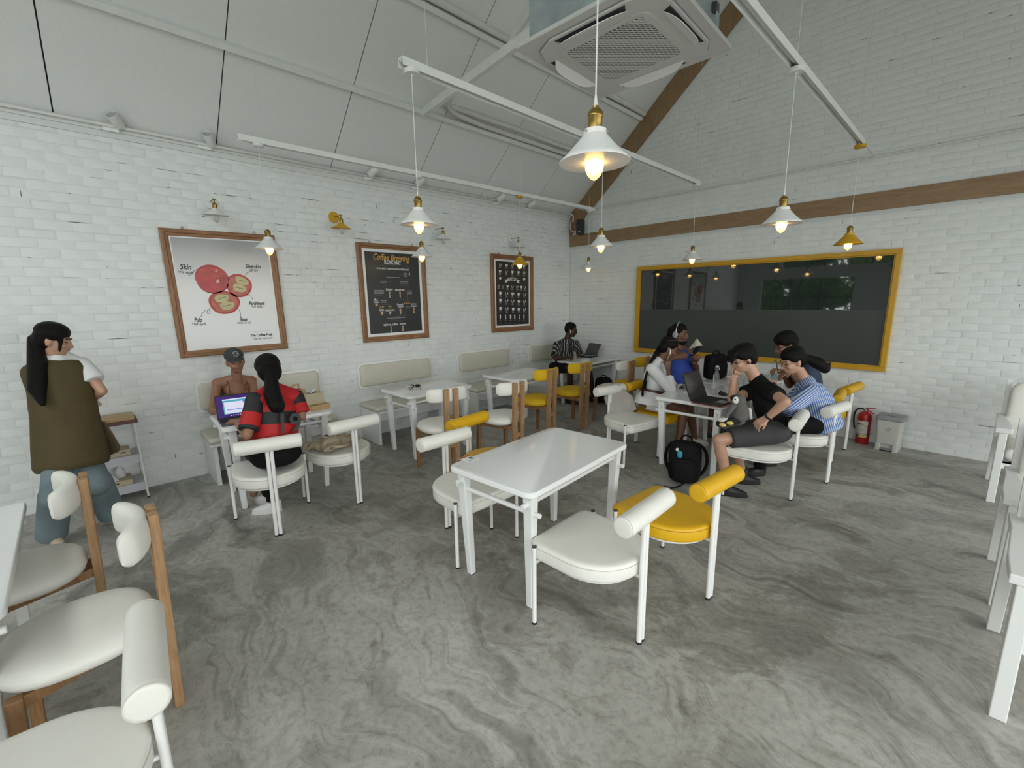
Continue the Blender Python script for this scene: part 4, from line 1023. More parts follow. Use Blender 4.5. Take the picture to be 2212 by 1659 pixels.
# ------------------------------------------------------------------ people
def cap_shape(mb, p0, p1, r0, r1, n=14, k=4):
    p0, p1 = V(p0), V(p1); d = p1 - p0; L0 = d.length
    if L0 < 1e-5: d = V((0, 0, 1)); L0 = 1e-5
    q = d.to_track_quat('Z', 'Y').to_matrix(); pr = []
    for i in range(k + 1):
        a = -math.pi / 2 + math.pi / 2 * i / k; pr.append((max(r0 * math.cos(a), 0), r0 * math.sin(a)))
    for i in range(k + 1):
        a = math.pi / 2 * i / k; pr.append((max(r1 * math.cos(a), 0), L0 + r1 * math.sin(a)))
    pr[0] = (0, pr[0][1]); pr[-1] = (0, pr[-1][1])
    mb.lathe(pr, p0, n, q)
def frus(mb, p0, p1, r0, r1, n=18, sq=1.0, xax=None):
    """flat-ended tapered tube (sleeves, hems, trouser legs); sq flattens across xax"""
    p0, p1 = V(p0), V(p1); d = (p1 - p0).normalized()
    a = V(xax) if xax is not None else (V((0, 0, 1)) if abs(d.z) < .9 else V((1, 0, 0)))
    y = d.cross(a).normalized(); x = y.cross(d).normalized()
    mb.loft([[p + x * (math.cos(2 * math.pi * i / n) * r_) + y * (math.sin(2 * math.pi * i / n) * r_ * sq) for i in range(n)] for p, r_ in ((p0, r0), (p1, r1))])
def ell(mb, c, r, M3=None, n=16, k=10):
    mb.sup(c, (2 * r[0], 2 * r[1], 2 * r[2]), 1, 1, n, k, M3)
def frame3(fwd, up):
    u_ = V(up).normalized(); f_ = V(fwd); f_ = (f_ - u_ * f_.dot(u_)).normalized(); r_ = f_.cross(u_)
    return Matrix((r_, f_, u_)).transposed()
def remesh(mb, vox, it=3, fac=.5):
    me = mb.mesh('tmp', [], None, False); o = bpy.data.objects.new('tmp', me); col.objects.link(o)
    a = o.modifiers.new('r', 'REMESH'); a.mode = 'VOXEL'; a.voxel_size = vox
    b = o.modifiers.new('s', 'SMOOTH'); b.factor = fac; b.iterations = it
    dg = bpy.context.evaluated_depsgraph_get(); out = bpy.data.meshes.new_from_object(o.evaluated_get(dg))
    bpy.data.objects.remove(o); bpy.data.meshes.remove(me); return out
def mesh_join(name, meshes, mats, parent):
    bm = bmesh.new()
    for me in meshes: bm.from_mesh(me); bpy.data.meshes.remove(me)
    me = bpy.data.meshes.new(name); bm.to_mesh(me); bm.free()
    for mm in mats: me.materials.append(mm)
    me.polygons.foreach_set('use_smooth', [True] * len(me.polygons))
    me.transform(Matrix.Translation(-V(parent.location)))
    o = bpy.data.objects.new(name, me); col.objects.link(o); setparent(o, parent); return o
def cloth(name, mb, mt, parent, vox=.009, it=4):
    return mesh_join(name, [remesh(mb, vox, it)], [M[mt]], parent)
def hand_shape(mb, wr, d, nrm, side, curl=(25, 35, 30), thumb=40, s=1.0, spread=5):
    """d: wrist->fingers, nrm: back of hand outwards; side=+1 when the thumb is on d x nrm side"""
    d = V(d).normalized(); nrm = V(nrm); nrm = (nrm - d * nrm.dot(d)).normalized(); sd = d.cross(nrm) * side
    wr = V(wr)
    for k in (-1.5, -.5, .5, 1.5): cap_shape(mb, wr + sd * (k * .012 * s), wr + d * (.082 * s) + sd * (k * .0195 * s), .0125 * s, .0105 * s, 10, 3)
    for k, ln in ((1.5, .068), (.5, .078), (-.5, .073), (-1.5, .058)):
        p = wr + d * (.082 * s) + sd * (k * .0195 * s); a = 0; rr = .0092 * s
        dk = (d + sd * math.tan(R(spread * k * .6))).normalized()
        for j, f_ in enumerate((.45, .32, .23)):
            a += curl[j]; q = dk * math.cos(R(a)) - nrm * math.sin(R(a)); e = p + q * (ln * f_ * s)
            cap_shape(mb, p, e, rr, rr * .92, 8, 3); p = e; rr *= .92
    p = wr + d * (.025 * s) + sd * (.020 * s); q = (d * math.cos(R(thumb)) + sd * math.sin(R(thumb)) - nrm * .25).normalized()
    e = p + q * (.042 * s); cap_shape(mb, p, e, .0135 * s, .0105 * s, 8, 3)
    q2 = (q + d * .5 - nrm * .2).normalized(); e2 = e + q2 * (.030 * s); cap_shape(mb, e, e2, .0102 * s, .0085 * s, 8, 3)
def head_shape(mb, c, H, s=1.0):
    P_ = lambda x, y, z: V(c) + H @ V((x * s, y * s, z * s)); S_ = lambda *r: tuple(a * s for a in r)
    ell(mb, P_(0, -.012, .035), S_(.074, .094, .086), H); ell(mb, P_(0, .022, -.025), S_(.061, .070, .082), H)
    ell(mb, P_(0, .034, -.072), S_(.047, .050, .040), H); ell(mb, P_(0, .066, -.094), S_(.020, .018, .016), H)
    cap_shape(mb, P_(0, .090, .004), P_(0, .108, -.034), .0085 * s, .0125 * s, 10, 3)
    for sx in (-1, 1):
        ell(mb, P_(sx * .016, .096, -.038), S_(.010, .011, .009), H); ell(mb, P_(sx * .036, .066, -.030), S_(.026, .022, .024), H)
        cap_shape(mb, P_(sx * .012, .086, .020), P_(sx * .046, .070, .020), .010 * s, .008 * s, 8, 3)
        ell(mb, P_(sx * .074, -.008, -.018), S_(.010, .020, .031), H); ell(mb, P_(sx * .078, -.016, -.008), S_(.007, .012, .022), H)
    cap_shape(mb, P_(-.018, .086, -.063), P_(.018, .086, -.063), .0085 * s, .0085 * s, 8, 3)
mat('eye_white', (.55, .53, .50), .3); mat('eye_dark', (.012, .008, .006), .25); mat('hair_black', (.0065, .0055, .0055), .45, var=.4, scale=60, bump=.5, bscale=90, stretch=(6, 6, 1))
mat('hair_brown', (.022, .012, .008), .45, var=.4, scale=60, bump=.4, bscale=90)
def face_bits(c, H, t, lip, s=1.0, closed=True, brow='hair_black'):
    P_ = lambda x, y, z: V(c) + H @ V((x * s, y * s, z * s)) - V(t.location)
    for sx in (-1, 1):
        mb = MB(); ell(mb, P_(sx * .031, .0795, -.002), (.0135 * s, .0085 * s, .0065 * s if not closed else .0035 * s), H, 12, 8)
        mb.build('eye', M['eye_dark' if closed else 'eye_white'], t, 60)
        if not closed:
            mb = MB(); ell(mb, P_(sx * .031, .0865, -.003), (.006 * s, .003 * s, .006 * s), H, 10, 6); mb.build('iris', M['eye_dark'], t, 60)
        MB().tube([P_(sx * .014, .094, .024), P_(sx * .032, .090, .029), P_(sx * .048, .076, .024)], .0035 * s, 6).build('eyebrow', M[brow], t, 60)
    mb = MB(); ell(mb, P_(0, .093, -.060), (.019 * s, .006 * s, .0042 * s), H, 12, 6); ell(mb, P_(0, .0925, -.067), (.015 * s, .006 * s, .0045 * s), H, 12, 6)
    mb.build('lips', M[lip], t, 60)['kind'] = 'stuff'
def skin_mat(n, rgb): mat(n, rgb, .48, var=.10, scale=14, bump=.04, bscale=120)
skin_mat('skin_fair', (.47, .27, .185)); skin_mat('skin_tan', (.30, .145, .085)); skin_mat('skin_brown', (.155, .068, .040)); skin_mat('skin_dark', (.050, .021, .014))
mat('lip_fair', (.40, .16, .13), .4); mat('lip_tan', (.27, .10, .075), .4); mat('lip_brown', (.13, .045, .035), .4); mat('lip_dark', (.05, .02, .017), .4)

def body_core(J, wd=1.0, g=0.0, female=False):
    """torso prims for skin (g=0) or clothing (g>0); returns (fn, frame)"""
    up = (J['neck'] - J['pel']).normalized(); rt = (J['shR'] - J['shL']); fw = up.cross(rt).normalized(); rt = fw.cross(up)
    T3 = Matrix((rt, fw, up)).transposed(); L0 = (J['neck'] - J['pel']).length; sw = (J['shR'] - J['shL']).length / 2
    def add(mb, parts=('chest', 'belly', 'pelvis', 'yoke')):
        mid = (J['shL'] + J['shR']) / 2
        if 'yoke' in parts:
            cap_shape(mb, J['shL'], J['shR'], .052 + g, .052 + g); cap_shape(mb, J['shL'] * .72 + J['shR'] * .28 + up * .028, J['shR'] * .72 + J['shL'] * .28 + up * .028, .042 + g, .042 + g)
            cap_shape(mb, mid, J['neck'] - up * .01, .07 + g, .052 + g)
            for q_ in ('shL', 'shR'): cap_shape(mb, J[q_].lerp(J['neck'], .25) + up * .012, J['neck'] + up * .005, .034 + g, .044 + g)
        if 'chest' in parts:
            ell(mb, mid - up * (.115 * L0 / .5), ((sw * .86) * wd + g, .100 + g, .150 * L0 / .5 + g), T3)
            if female: [ell(mb, mid - up * (.15 * L0 / .5) + rt * (sx * .068) + fw * .062, (.062 + g, .055 + g, .060 + g), T3) for sx in (-1, 1)]
        if 'belly' in parts: ell(mb, J['pel'] + up * (.20 * L0 / .5), (.125 * wd + g, .092 + g, .19 * L0 / .5 + g), T3)
        if 'pelvis' in parts:
            ell(mb, J['pel'] + up * .03, (.152 * wd + g, .108 + g, .115 + g), T3); cap_shape(mb, J['hipL'], J['hipR'], .088 + g, .088 + g)
    return add, T3, up, rt, fw
def arm(mb, J, s_, g=0.0, upper=True, lower=True, k=1.0):
    if upper: cap_shape(mb, J['sh' + s_], J['el' + s_], .047 * k + g, .037 * k + g)
    if lower:
        m_ = J['el' + s_].lerp(J['wr' + s_], .3); cap_shape(mb, J['el' + s_], m_, .036 * k + g, .037 * k + g); cap_shape(mb, m_, J['wr' + s_], .037 * k + g, .0245 * k + g)
def leg(mb, J, s_, g=0.0, k=1.0, upper=True, lower=True):
    if upper: cap_shape(mb, J['hip' + s_], J['kn' + s_], .078 * k + g, .052 * k + g)
    if lower:
        m_ = J['kn' + s_].lerp(J['an' + s_], .32); cap_shape(mb, J['kn' + s_], m_, .050 * k + g, .052 * k + g); cap_shape(mb, m_, J['an' + s_], .052 * k + g, .033 * k + g)
def sleeve(mb, J, s_, f0=0.0, f1=.75, r0=.062, r1=.066, lower=False):
    a, b = (J['sh' + s_], J['el' + s_]) if not lower else (J['el' + s_], J['wr' + s_])
    frus(mb, a.lerp(b, f0), a.lerp(b, f1), r0, r1)
def shoe(name, an, toe, mt, sole, t, s=1.0):
    a, b = V(an), V(toe); a = V((a.x, a.y, 0)); b = V((b.x, b.y, 0)); d = (b - a).normalized(); y = V((-d.y, d.x, 0))
    loc = V(t.location)
    def ring(z, k, ln): return [a + d * ((.5 + .5 * math.cos(q)) * (.235 * ln) * s - (.07) * s) + y * (math.sin(q) * .041 * k * s * (1 - .12 * math.cos(q))) + V((0, 0, z * s)) - loc for q in [2 * math.pi * i / 24 for i in range(24)]]
    so = MB().loft([ring(.0, .95, 1.0), ring(.006, 1.02, 1.01), ring(.024, 1.0, 1.0)]).build('sole', M[sole], None, 50)
    mb = MB(); mb.loft([ring(.022, .98, .985), ring(.045, .98, .97)])
    rg = []
    for z, ln, k in ((.045, .97, .98), (.062, .80, .93), (.080, .55, .85), (.100, .42, .80)): rg.append(ring(z, k, ln))
    mb.loft(rg)
    up_ = mb.build(name, M[mt], t, 50, weld=True); setparent(so, up_); return up_
def hair_cap(mb, c, H, s=1.0, g=0.0, low=0.0, fringe=0.0):
    P_ = lambda x, y, z: V(c) + H @ V((x * s, y * s, z * s)); S_ = lambda *r: tuple((a + g) * s for a in r)
    ell(mb, P_(0, -.014, .060), S_(.080, .098, .070), H); ell(mb, P_(0, -.050, .010 - low), S_(.079, .064, .090), H)
    for sx in (-1, 1): ell(mb, P_(sx * .060, -.005, .045), S_(.025, .060, .045), H)
    if fringe: ell(mb, P_(0, .068, .058), S_(.058, .030, .030), H)
def JP(px, py, d): return atd(px, py, d)
def person(label, base): return thing('person', label, 'person', (base[0], base[1], 0), 0, 'cafe guests')
def dot_mat(name, axis, org, stops, period=None, rough=.7, var=0.0):
    """colour bands along an axis (object space = metres from the person's base)"""
    m_ = bpy.data.materials.new(name); m_.use_nodes = True; nt = m_.node_tree; b = nt.nodes['Principled BSDF']; L = nt.links.new
    tc = nt.nodes.new('ShaderNodeTexCoord'); s_ = nt.nodes.new('ShaderNodeVectorMath'); s_.operation = 'SUBTRACT'; s_.inputs[1].default_value = tuple(org); L(tc.outputs['Object'], s_.inputs[0])
    d = nt.nodes.new('ShaderNodeVectorMath'); d.operation = 'DOT_PRODUCT'; d.inputs[1].default_value = tuple(V(axis).normalized()); L(s_.outputs[0], d.inputs[0]); out = d.outputs['Value']
    if period:
        q = nt.nodes.new('ShaderNodeMath'); q.operation = 'DIVIDE'; q.inputs[1].default_value = period; L(out, q.inputs[0])
        f_ = nt.nodes.new('ShaderNodeMath'); f_.operation = 'FRACT'; L(q.outputs[0], f_.inputs[0]); out = f_.outputs[0]
    rp = nt.nodes.new('ShaderNodeValToRGB'); rp.color_ramp.interpolation = 'CONSTANT'; el = rp.color_ramp.elements
    while len(el) < len(stops): el.new(.5)
    for e_, (p, c_) in zip(el, stops): e_.position = p; e_.color = (*c_, 1)
    L(out, rp.inputs[0]); L(rp.outputs[0], b.inputs['Base Color']); b.inputs['Roughness'].default_value = rough; M[name] = m_

# ---- 1 standing woman in the olive vest
t = person('standing woman with a long ponytail, olive vest and loose jeans', (.69, -6.97))
J = dict(pel=JP(152, 965, 3.33), neck=JP(122, 768, 3.31), head=JP(116, 734, 3.27), shL=JP(74, 806, 3.22), shR=JP(176, 788, 3.44), elR=JP(221, 845, 3.44), wrR=JP(190, 868, 3.58), elL=JP(72, 885, 3.36), wrL=JP(135, 880, 3.58), hipL=JP(128, 980, 3.26), hipR=JP(178, 972, 3.40), knL=JP(122, 1075, 3.16), knR=JP(210, 1045, 3.36), anL=onz(110, 1150, .09), anR=onz(240, 1104, .09))
H = frame3(CR * .80 + CF * .45 + V((0, 0, -.30)), CU * .95 + CR * .30 + V((0, 0, .4)))
core, T3, up, rt, fw = body_core(J, .95, 0)
mb = MB(); core(mb); [arm(mb, J, s_, k=.92) for s_ in 'LR']; [leg(mb, J, s_) for s_ in 'LR']; cap_shape(mb, J['neck'] - up * .03, J['head'] + H @ V((0, -.015, -.05)), .050, .047); head_shape(mb, J['head'], H, .98)
hb = MB(); hand_shape(hb, J['wrR'], J['wrR'] - J['elR'], V((0, 0, 1)), -1); hand_shape(hb, J['wrL'], J['wrL'] - J['elL'], V((0, 0, 1)), 1)
mesh_join('body', [remesh(mb, .009), remesh(hb, .0045, 2)], [M['skin_fair']], t); face_bits(J['head'], H, t, 'lip_fair', .98)
mat('olive_cloth', (.074, .054, .020), .85, var=.14, scale=5, bump=.15, bscale=30); mat('white_tee', (.68, .69, .70), .8, bump=.1, bscale=30); mat('denim_light', (.155, .205, .225), .85, var=.35, scale=4, bump=.2, bscale=40); mat('khaki_apron', (.085, .060, .028), .85); mat('clog_beige', (.50, .42, .31), .6)
c1, *_ = body_core(J, 1.0, .012); mb = MB(); c1(mb, ('yoke', 'chest', 'belly')); sleeve(mb, J, 'R', 0, .62, .064, .074); cloth('t_shirt', mb, 'white_tee', t)
c2, *_ = body_core(J, 1.0, .024); mb = MB(); c2(mb, ('chest',))
mid = (J['shL'] + J['shR']) / 2
mb.loft([[p + T3 @ V((math.cos(a) * rx, math.sin(a) * ry, 0)) for a in [2 * math.pi * i / 28 for i in range(28)]] for p, rx, ry in ((mid + up * .060, .135, .080), (mid + up * .005, .175, .112), (mid - up * .16, .186, .138), (mid - up * .36, .190, .155), (mid - up * .58, .208, .198), (mid - up * .72, .216, .212), (mid - up * .755, .200, .196))])
cap_shape(mb, J['shL'], J['shL'] - up * .16 + rt * .02, .074, .070)
cloth('vest', mb, 'olive_cloth', t)
mb = MB(); ell(mb, J['pel'] + up * .02 + fw * .02, (.150, .105, .12), T3)
for s_, kx in (('L', 1), ('R', 1)): frus(mb, J['hip' + s_] + fw * .02, J['kn' + s_], .084, .090); cap_shape(mb, J['kn' + s_], J['kn' + s_], .092, .092); frus(mb, J['kn' + s_] + V((0, 0, .03)), J['an' + s_] - V((0, 0, .025)), .092, .090)
cloth('jeans', mb, 'denim_light', t)
mb = MB(); q = JP(238, 945, 3.50); mb.loft([[V((q.x, q.y, q.z)) + CR * (x_ * k_) + V((0, 0, z_)) + CF * dd_ for x_, z_ in ((-.13, .14), (-.02, .13), (.03, .02), (.065, -.07), (.045, -.12), (-.02, -.145), (-.12, -.10))] for k_, dd_ in ((1, -.008), (1, .008))]); cloth('apron_corner', mb, 'khaki_apron', t, .006, 2)
mb = MB(); hair_cap(mb, J['head'], H, 1.0, .004, .01); b0 = J['head'] + H @ V((0, -.10, -.02)); tail = [b0, JP(82, 790, 3.20), JP(80, 840, 3.15), JP(92, 872, 3.13)]
for p, q, r0, r1 in zip(tail[:-1], tail[1:], (.040, .058, .052), (.058, .052, .020)): cap_shape(mb, p, q, r0, r1)
cap_shape(mb, J['head'] + H @ V((.05, .05, .05)), J['head'] + H @ V((.072, .06, -.07)), .018, .008); cloth('hair', mb, 'hair_black', t, .008, 2)
shoe('clog', J['anL'], J['anL'] + CR * .3 - CF * .15, 'clog_beige', 'clog_beige', t); shoe('clog', J['anR'], J['anR'] + CR * .3 + CF * .1, 'clog_beige', 'clog_beige', t)
mb = MB(); ell(mb, JP(204, 868, 3.66), (.05, .03, .035)); ell(mb, JP(210, 874, 3.66), (.03, .03, .02)); mat('pink_cloth', (.50, .38, .38), .85, bump=.5, bscale=40)
o = cloth('wiping_cloth', mb, 'pink_cloth', t, .007, 2); kids[t.name].remove(o); o.parent = None; o.location = t.location; tag(o, 'crumpled pink cloth in the hand of the standing woman', 'cloth')

# ---- 2 woman in the grey cap
t = person('woman in a grey baseball cap and brown strap top facing the laptop', (.30, -5.72))
J = dict(pel=JP(514, 922, 4.52), neck=JP(511, 817, 4.46), head=JP(508, 780, 4.38), shR=JP(470, 828, 4.36), shL=JP(543, 822, 4.60), elR=JP(459, 888, 4.22), wrR=JP(489, 893, 4.02), elL=JP(556, 880, 4.45), wrL=JP(541, 884, 4.18), hipR=JP(497, 928, 4.46), hipL=JP(530, 924, 4.58), knR=JP(545, 965, 4.10), knL=JP(580, 955, 4.22), anR=onz(548, 1066, .08), anL=onz(592, 1052, .08))
H = frame3(-CF * .72 + CR * .58 + V((0, 0, -.22)), V((0, 0, 1)) + CF * -.2)
core, T3, up, rt, fw = body_core(J, .92, 0, True)
mb = MB(); core(mb); [arm(mb, J, s_, k=.95) for s_ in 'LR']; [leg(mb, J, s_) for s_ in 'LR']; cap_shape(mb, J['neck'] - up * .03, J['head'] + H @ V((0, -.015, -.05)), .050, .047); head_shape(mb, J['head'], H, 1.0)
hb = MB(); hand_shape(hb, J['wrR'], J['wrR'] - J['elR'], V((0, 0, 1)), 1); hand_shape(hb, J['wrL'], J['wrL'] - J['elL'], V((0, 0, 1)), -1)
mesh_join('body', [remesh(mb, .009), remesh(hb, .0045, 2)], [M['skin_tan']], t); face_bits(J['head'], H, t, 'lip_tan', 1.0, True, 'hair_brown')
mat('brown_top', (.085, .038, .020), .7); mat('cap_grey', (.042, .050, .058), .85, var=.12, scale=30, bump=.1, bscale=150); mat('dark_shorts', (.02, .02, .022), .8)
c1, *_ = body_core(J, .95, .011, True); mb = MB(); c1(mb, ('chest', 'belly')); mb2 = MB()
o = cloth('camisole', mb, 'brown_top', t, .009)
bm = bmesh.new(); bm.from_mesh(o.data); pl = (J['shL'] + J['shR']) / 2 - up * .105 + fw * .10 - V(t.location); bmesh.ops.bisect_plane(bm, geom=bm.verts[:] + bm.edges[:] + bm.faces[:], plane_co=pl, plane_no=(up * .9 + fw * .28), clear_outer=True); bm.to_mesh(o.data); bm.free()
for sx in (-1, 1):
    a = (J['shL'] + J['shR']) / 2 + rt * (sx * .085); MB().tube([a - up * .115 + fw * .112 - V(t.location), a - up * .02 + fw * .085 - V(t.location), a + up * .052 + fw * .01 - V(t.location), a + up * .0 - fw * .085 - V(t.location), a - up * .10 - fw * .115 - V(t.location)], .0045, 6).build('strap', M['brown_top'], t, 60)
mb = MB(); c3, *_ = body_core(J, 1, .014); c3(mb, ('pelvis',)); [frus(mb, J['hip' + s_], J['hip' + s_].lerp(J['kn' + s_], .6), .095, .085) for s_ in 'LR']; cloth('shorts', mb, 'dark_shorts', t)
mb = MB(); P_ = lambda x, y, z: J['head'] + H @ V((x, y, z)); ell(mb, P_(0, -.045, .0), (.076, .056, .07), H); cap_shape(mb, P_(-.02, -.11, -.02), P_(-.045, -.10, -.11), .026, .012); cloth('hair', mb, 'hair_brown', t, .008, 2)
cp = MB(); ell(cp, P_(0, -.010, .055), (.086, .104, .078), H); hatm = remesh(cp, .007, 2); bm = bmesh.new(); bm.from_mesh(hatm); bmesh.ops.bisect_plane(bm, geom=bm.verts[:] + bm.edges[:] + bm.faces[:], plane_co=P_(0, 0, .036), plane_no=H @ V((0, .16, -1)), clear_outer=True); bm.to_mesh(hatm); bm.free()
hat = mesh_join('cap', [hatm], [M['cap_grey']], t)
rg = []
for j in range(13):
    a = -1 + 2 * j / 12; x = .072 * a; y0 = .092 * math.sqrt(max(1 - (x / .088) ** 2, .05)) - .008; y1 = y0 + .078 * (1 - a * a) ** .5 + .004; z = .052 - .016 * a * a
    rg.append([P_(x, y0, z) - V(t.location), P_(x, y1, z - .012) - V(t.location), P_(x, y1, z - .016) - V(t.location), P_(x, y0, z - .004) - V(t.location)])
o = MB().loft(rg).build('cap_visor', M['cap_grey'], None, 50); setparent(o, hat)
mat('emblem_white', (.62, .62, .60), .6)
ez = (H @ V((-.12, .93, .40))).normalized(); ex = (H @ V((1, .1, 0))); ex = (ex - ez * ex.dot(ez)).normalized(); ey = ez.cross(ex)
for tx, sz, mt_, off, bo in (('C', .062, 'emblem_white', .0015, .0045), ('C', .062, 'ink', .0030, .0015)):
    pc_ = P_(-.012, .090, .094) - V(t.location) + ez * off
    mtx = Matrix(((ex.x, ey.x, ez.x, pc_.x), (ex.y, ey.y, ez.y, pc_.y), (ex.z, ey.z, ez.z, pc_.z), (0, 0, 0, 1))); text_mesh(tx, sz, 'emblem', M[mt_], hat, mtx, .001, bo)
o = MB().lathe([(0, 0), (.008, 0), (.006, .005), (0, .007)], P_(0, -.01, .130) - V(t.location), 10, H).build('cap_button', M['cap_grey'], None, 60); setparent(o, hat)

# ---- 3 woman in the red and black jersey
t = person('woman with a dark ponytail in a red and black striped jersey, seen from behind', (1.64, -5.82))
J = dict(pel=JP(594, 978, 3.47), neck=JP(590, 841, 3.49), head=JP(580, 801, 3.50), shL=JP(551, 866, 3.33), shR=JP(637, 856, 3.60), elL=JP(534, 940, 3.22), wrL=JP(512, 912, 3.52), elR=JP(652, 900, 3.58), wrR=JP(632, 862, 3.82), hipL=JP(573, 983, 3.40), hipR=JP(616, 976, 3.54), knL=JP(545, 975, 3.72), knR=JP(585, 968, 3.86), anL=onz(580, 1068, .09), anR=onz(588, 1084, .09))
H = frame3(V((-.86, .10, -.35)), V((-.3, 0, 1)))
core, T3, up, rt, fw = body_core(J, .95, 0, True)
mb = MB(); core(mb); [arm(mb, J, s_, k=.95) for s_ in 'LR']; [leg(mb, J, s_) for s_ in 'LR']; cap_shape(mb, J['neck'] - up * .03, J['head'] + H @ V((0, -.015, -.05)), .050, .047); head_shape(mb, J['head'], H, 1.0)
hb = MB(); hand_shape(hb, J['wrL'], J['wrL'] - J['elL'], V((0, 0, 1)), -1, (15, 20, 15), 45, 1.0, 12); hand_shape(hb, J['wrR'], J['wrR'] - J['elR'], V((-.5, 0, 1)), 1)
mesh_join('body', [remesh(mb, .009), remesh(hb, .0045, 2)], [M['skin_tan']], t); face_bits(J['head'], H, t, 'lip_tan')
RED, BLK = (.44, .008, .010), (.011, .011, .012)
og = J['neck'] - V(t.location); dot_mat('jersey', -up, og, [(0, RED), (.175, BLK), (.268, RED), (.385, BLK), (.45, RED)], None, .65)
ax = (J['elL'] - J['shL']).normalized()
dot_mat('jersey_sleeve_left', (J['elL'] - J['shL']), J['shL'] - V(t.location), [(0, BLK), (.105, RED), (.205, BLK)], None, .65)
dot_mat('jersey_sleeve_right', (J['elR'] - J['shR']), J['shR'] - V(t.location), [(0, BLK), (.075, RED), (.165, BLK)], None, .65)
c1, *_ = body_core(J, 1.02, .016, True); mb = MB(); c1(mb, ('yoke', 'chest', 'belly')); mid = (J['shL'] + J['shR']) / 2
mb.loft([[p + T3 @ V((math.cos(a) * rx, math.sin(a) * ry, 0)) for a in [2 * math.pi * i / 26 for i in range(26)]] for p, rx, ry in ((mid - up * .06, .165, .112), (mid - up * .25, .168, .118), (J['pel'] + up * .05, .185, .135), (J['pel'] - up * .01, .178, .130))])
cloth('jersey', mb, 'jersey', t)
mb = MB(); sleeve(mb, J, 'L', -.12, .86, .066, .070); cap_shape(mb, J['shL'], J['shL'], .069, .069); cloth('sleeve', mb, 'jersey_sleeve_left', t)
mb = MB(); sleeve(mb, J, 'R', -.12, .84, .066, .072); cap_shape(mb, J['shR'], J['shR'], .066, .066); cloth('sleeve', mb, 'jersey_sleeve_right', t)
mat('jersey_number', (.050, .050, .054), .7)
bk = -fw; nx = rt * 1.0; pc_ = mid - up * .205 - V(t.location) + bk * .150 + rt * .012; nz_ = (bk * 1.0 + up * .0).normalized()
for k_ in (0,):
    ex = rt; ey = up; ez = -fw; mtx = Matrix(((ex.x, ey.x, ez.x, pc_.x), (ex.y, ey.y, ez.y, pc_.y), (ex.z, ey.z, ez.z, pc_.z), (0, 0, 0, 1)))
    o = text_mesh('19', .21, 'jersey_number', M['jersey_number'], t, mtx, .0008, .003)
mb = MB(); c3, *_ = body_core(J, 1.08, .020); c3(mb, ('pelvis',)); ell(mb, J['pel'] - up * .005 - fw * .05, (.180, .13, .105), T3); [frus(mb, J['hip' + s_], J['kn' + s_], .105, .072) for s_ in 'LR']; [frus(mb, J['kn' + s_] + V((0, 0, .04)), J['an' + s_], .070, .045) for s_ in 'LR']
mat('black_cloth', (.0085, .0085, .009), .8, bump=.1, bscale=30); cloth('trousers', mb, 'black_cloth', t)
mb = MB(); hair_cap(mb, J['head'], H, 1.03, .006, .02); b0 = J['head'] + H @ V((0, -.115, -.01)); tail = [b0, JP(588, 850, 3.36), JP(598, 876, 3.32), JP(607, 885, 3.32)]
for p, q, r0, r1 in zip(tail[:-1], tail[1:], (.036, .062, .058), (.062, .058, .022)): cap_shape(mb, p, q, r0, r1)
cloth('hair', mb, 'hair_black', t, .008, 2)
mat('sneaker_white', (.70, .70, .69), .55)
shoe('sneaker', J['anL'], J['anL'] - CR * .3 + CF * .1, 'sneaker_white', 'sneaker_white', t); shoe('sneaker', J['anR'], J['anR'] - CR * .3 - CF * .1, 'sneaker_white', 'sneaker_white', t)

# ---- 4 man in the corner
t = person('man in a black shirt with white stripes at the corner table', (.33, -.90))
J = dict(pel=JP(1208, 793, 7.72), neck=JP(1224, 735, 7.66), head=JP(1233, 712.5, 7.60), shR=JP(1204, 746, 7.56), shL=JP(1243, 743, 7.82), elR=JP(1199, 775, 7.36), wrR=JP(1222, 772, 7.20), elL=JP(1251, 767, 7.62), wrL=JP(1246, 757, 7.44), hipR=JP(1198, 794, 7.62), hipL=JP(1218, 791, 7.80), knR=JP(1231, 795, 7.28), knL=JP(1272, 795, 7.45), anR=onz(1231, 862, .08), anL=onz(1281, 858, .08))
H = frame3(CR * .85 - CF * .25 + V((0, 0, -.35)), V((0, 0, 1)) + CR * .2)
core, T3, up, rt, fw = body_core(J, 1.05, 0)
mb = MB(); core(mb); [arm(mb, J, s_) for s_ in 'LR']; [leg(mb, J, s_) for s_ in 'LR']; cap_shape(mb, J['neck'] - up * .03, J['head'] + H @ V((0, -.015, -.05)), .056, .054); head_shape(mb, J['head'], H, 1.05)
hb = MB(); hand_shape(hb, J['wrR'], J['wrR'] - J['elR'], V((0, 0, 1)), 1); hand_shape(hb, J['wrL'], J['wrL'] - J['elL'], V((0, 0, 1)), -1, (50, 60, 40))
mesh_join('body', [remesh(mb, .009), remesh(hb, .0045, 2)], [M['skin_dark']], t); face_bits(J['head'], H, t, 'lip_dark', 1.05)
dot_mat('striped_shirt', rt, J['pel'] - V(t.location), [(0, (.010, .010, .012)), (.78, (.42, .42, .43))], .048, .75)
c1, *_ = body_core(J, 1.08, .018); mb = MB(); c1(mb, ('yoke', 'chest', 'belly')); [sleeve(mb, J, s_, -.1, .82, .074, .080) for s_ in 'LR']
mb.loft([[p + T3 @ V((math.cos(a) * rx, math.sin(a) * ry, 0)) for a in [2 * math.pi * i / 26 for i in range(26)]] for p, rx, ry in (((J['shL'] + J['shR']) / 2 - up * .08, .19, .125), (J['pel'] + up * .06, .195, .145), (J['pel'] - up * .02, .195, .14))]); cloth('shirt', mb, 'striped_shirt', t)
mb = MB()
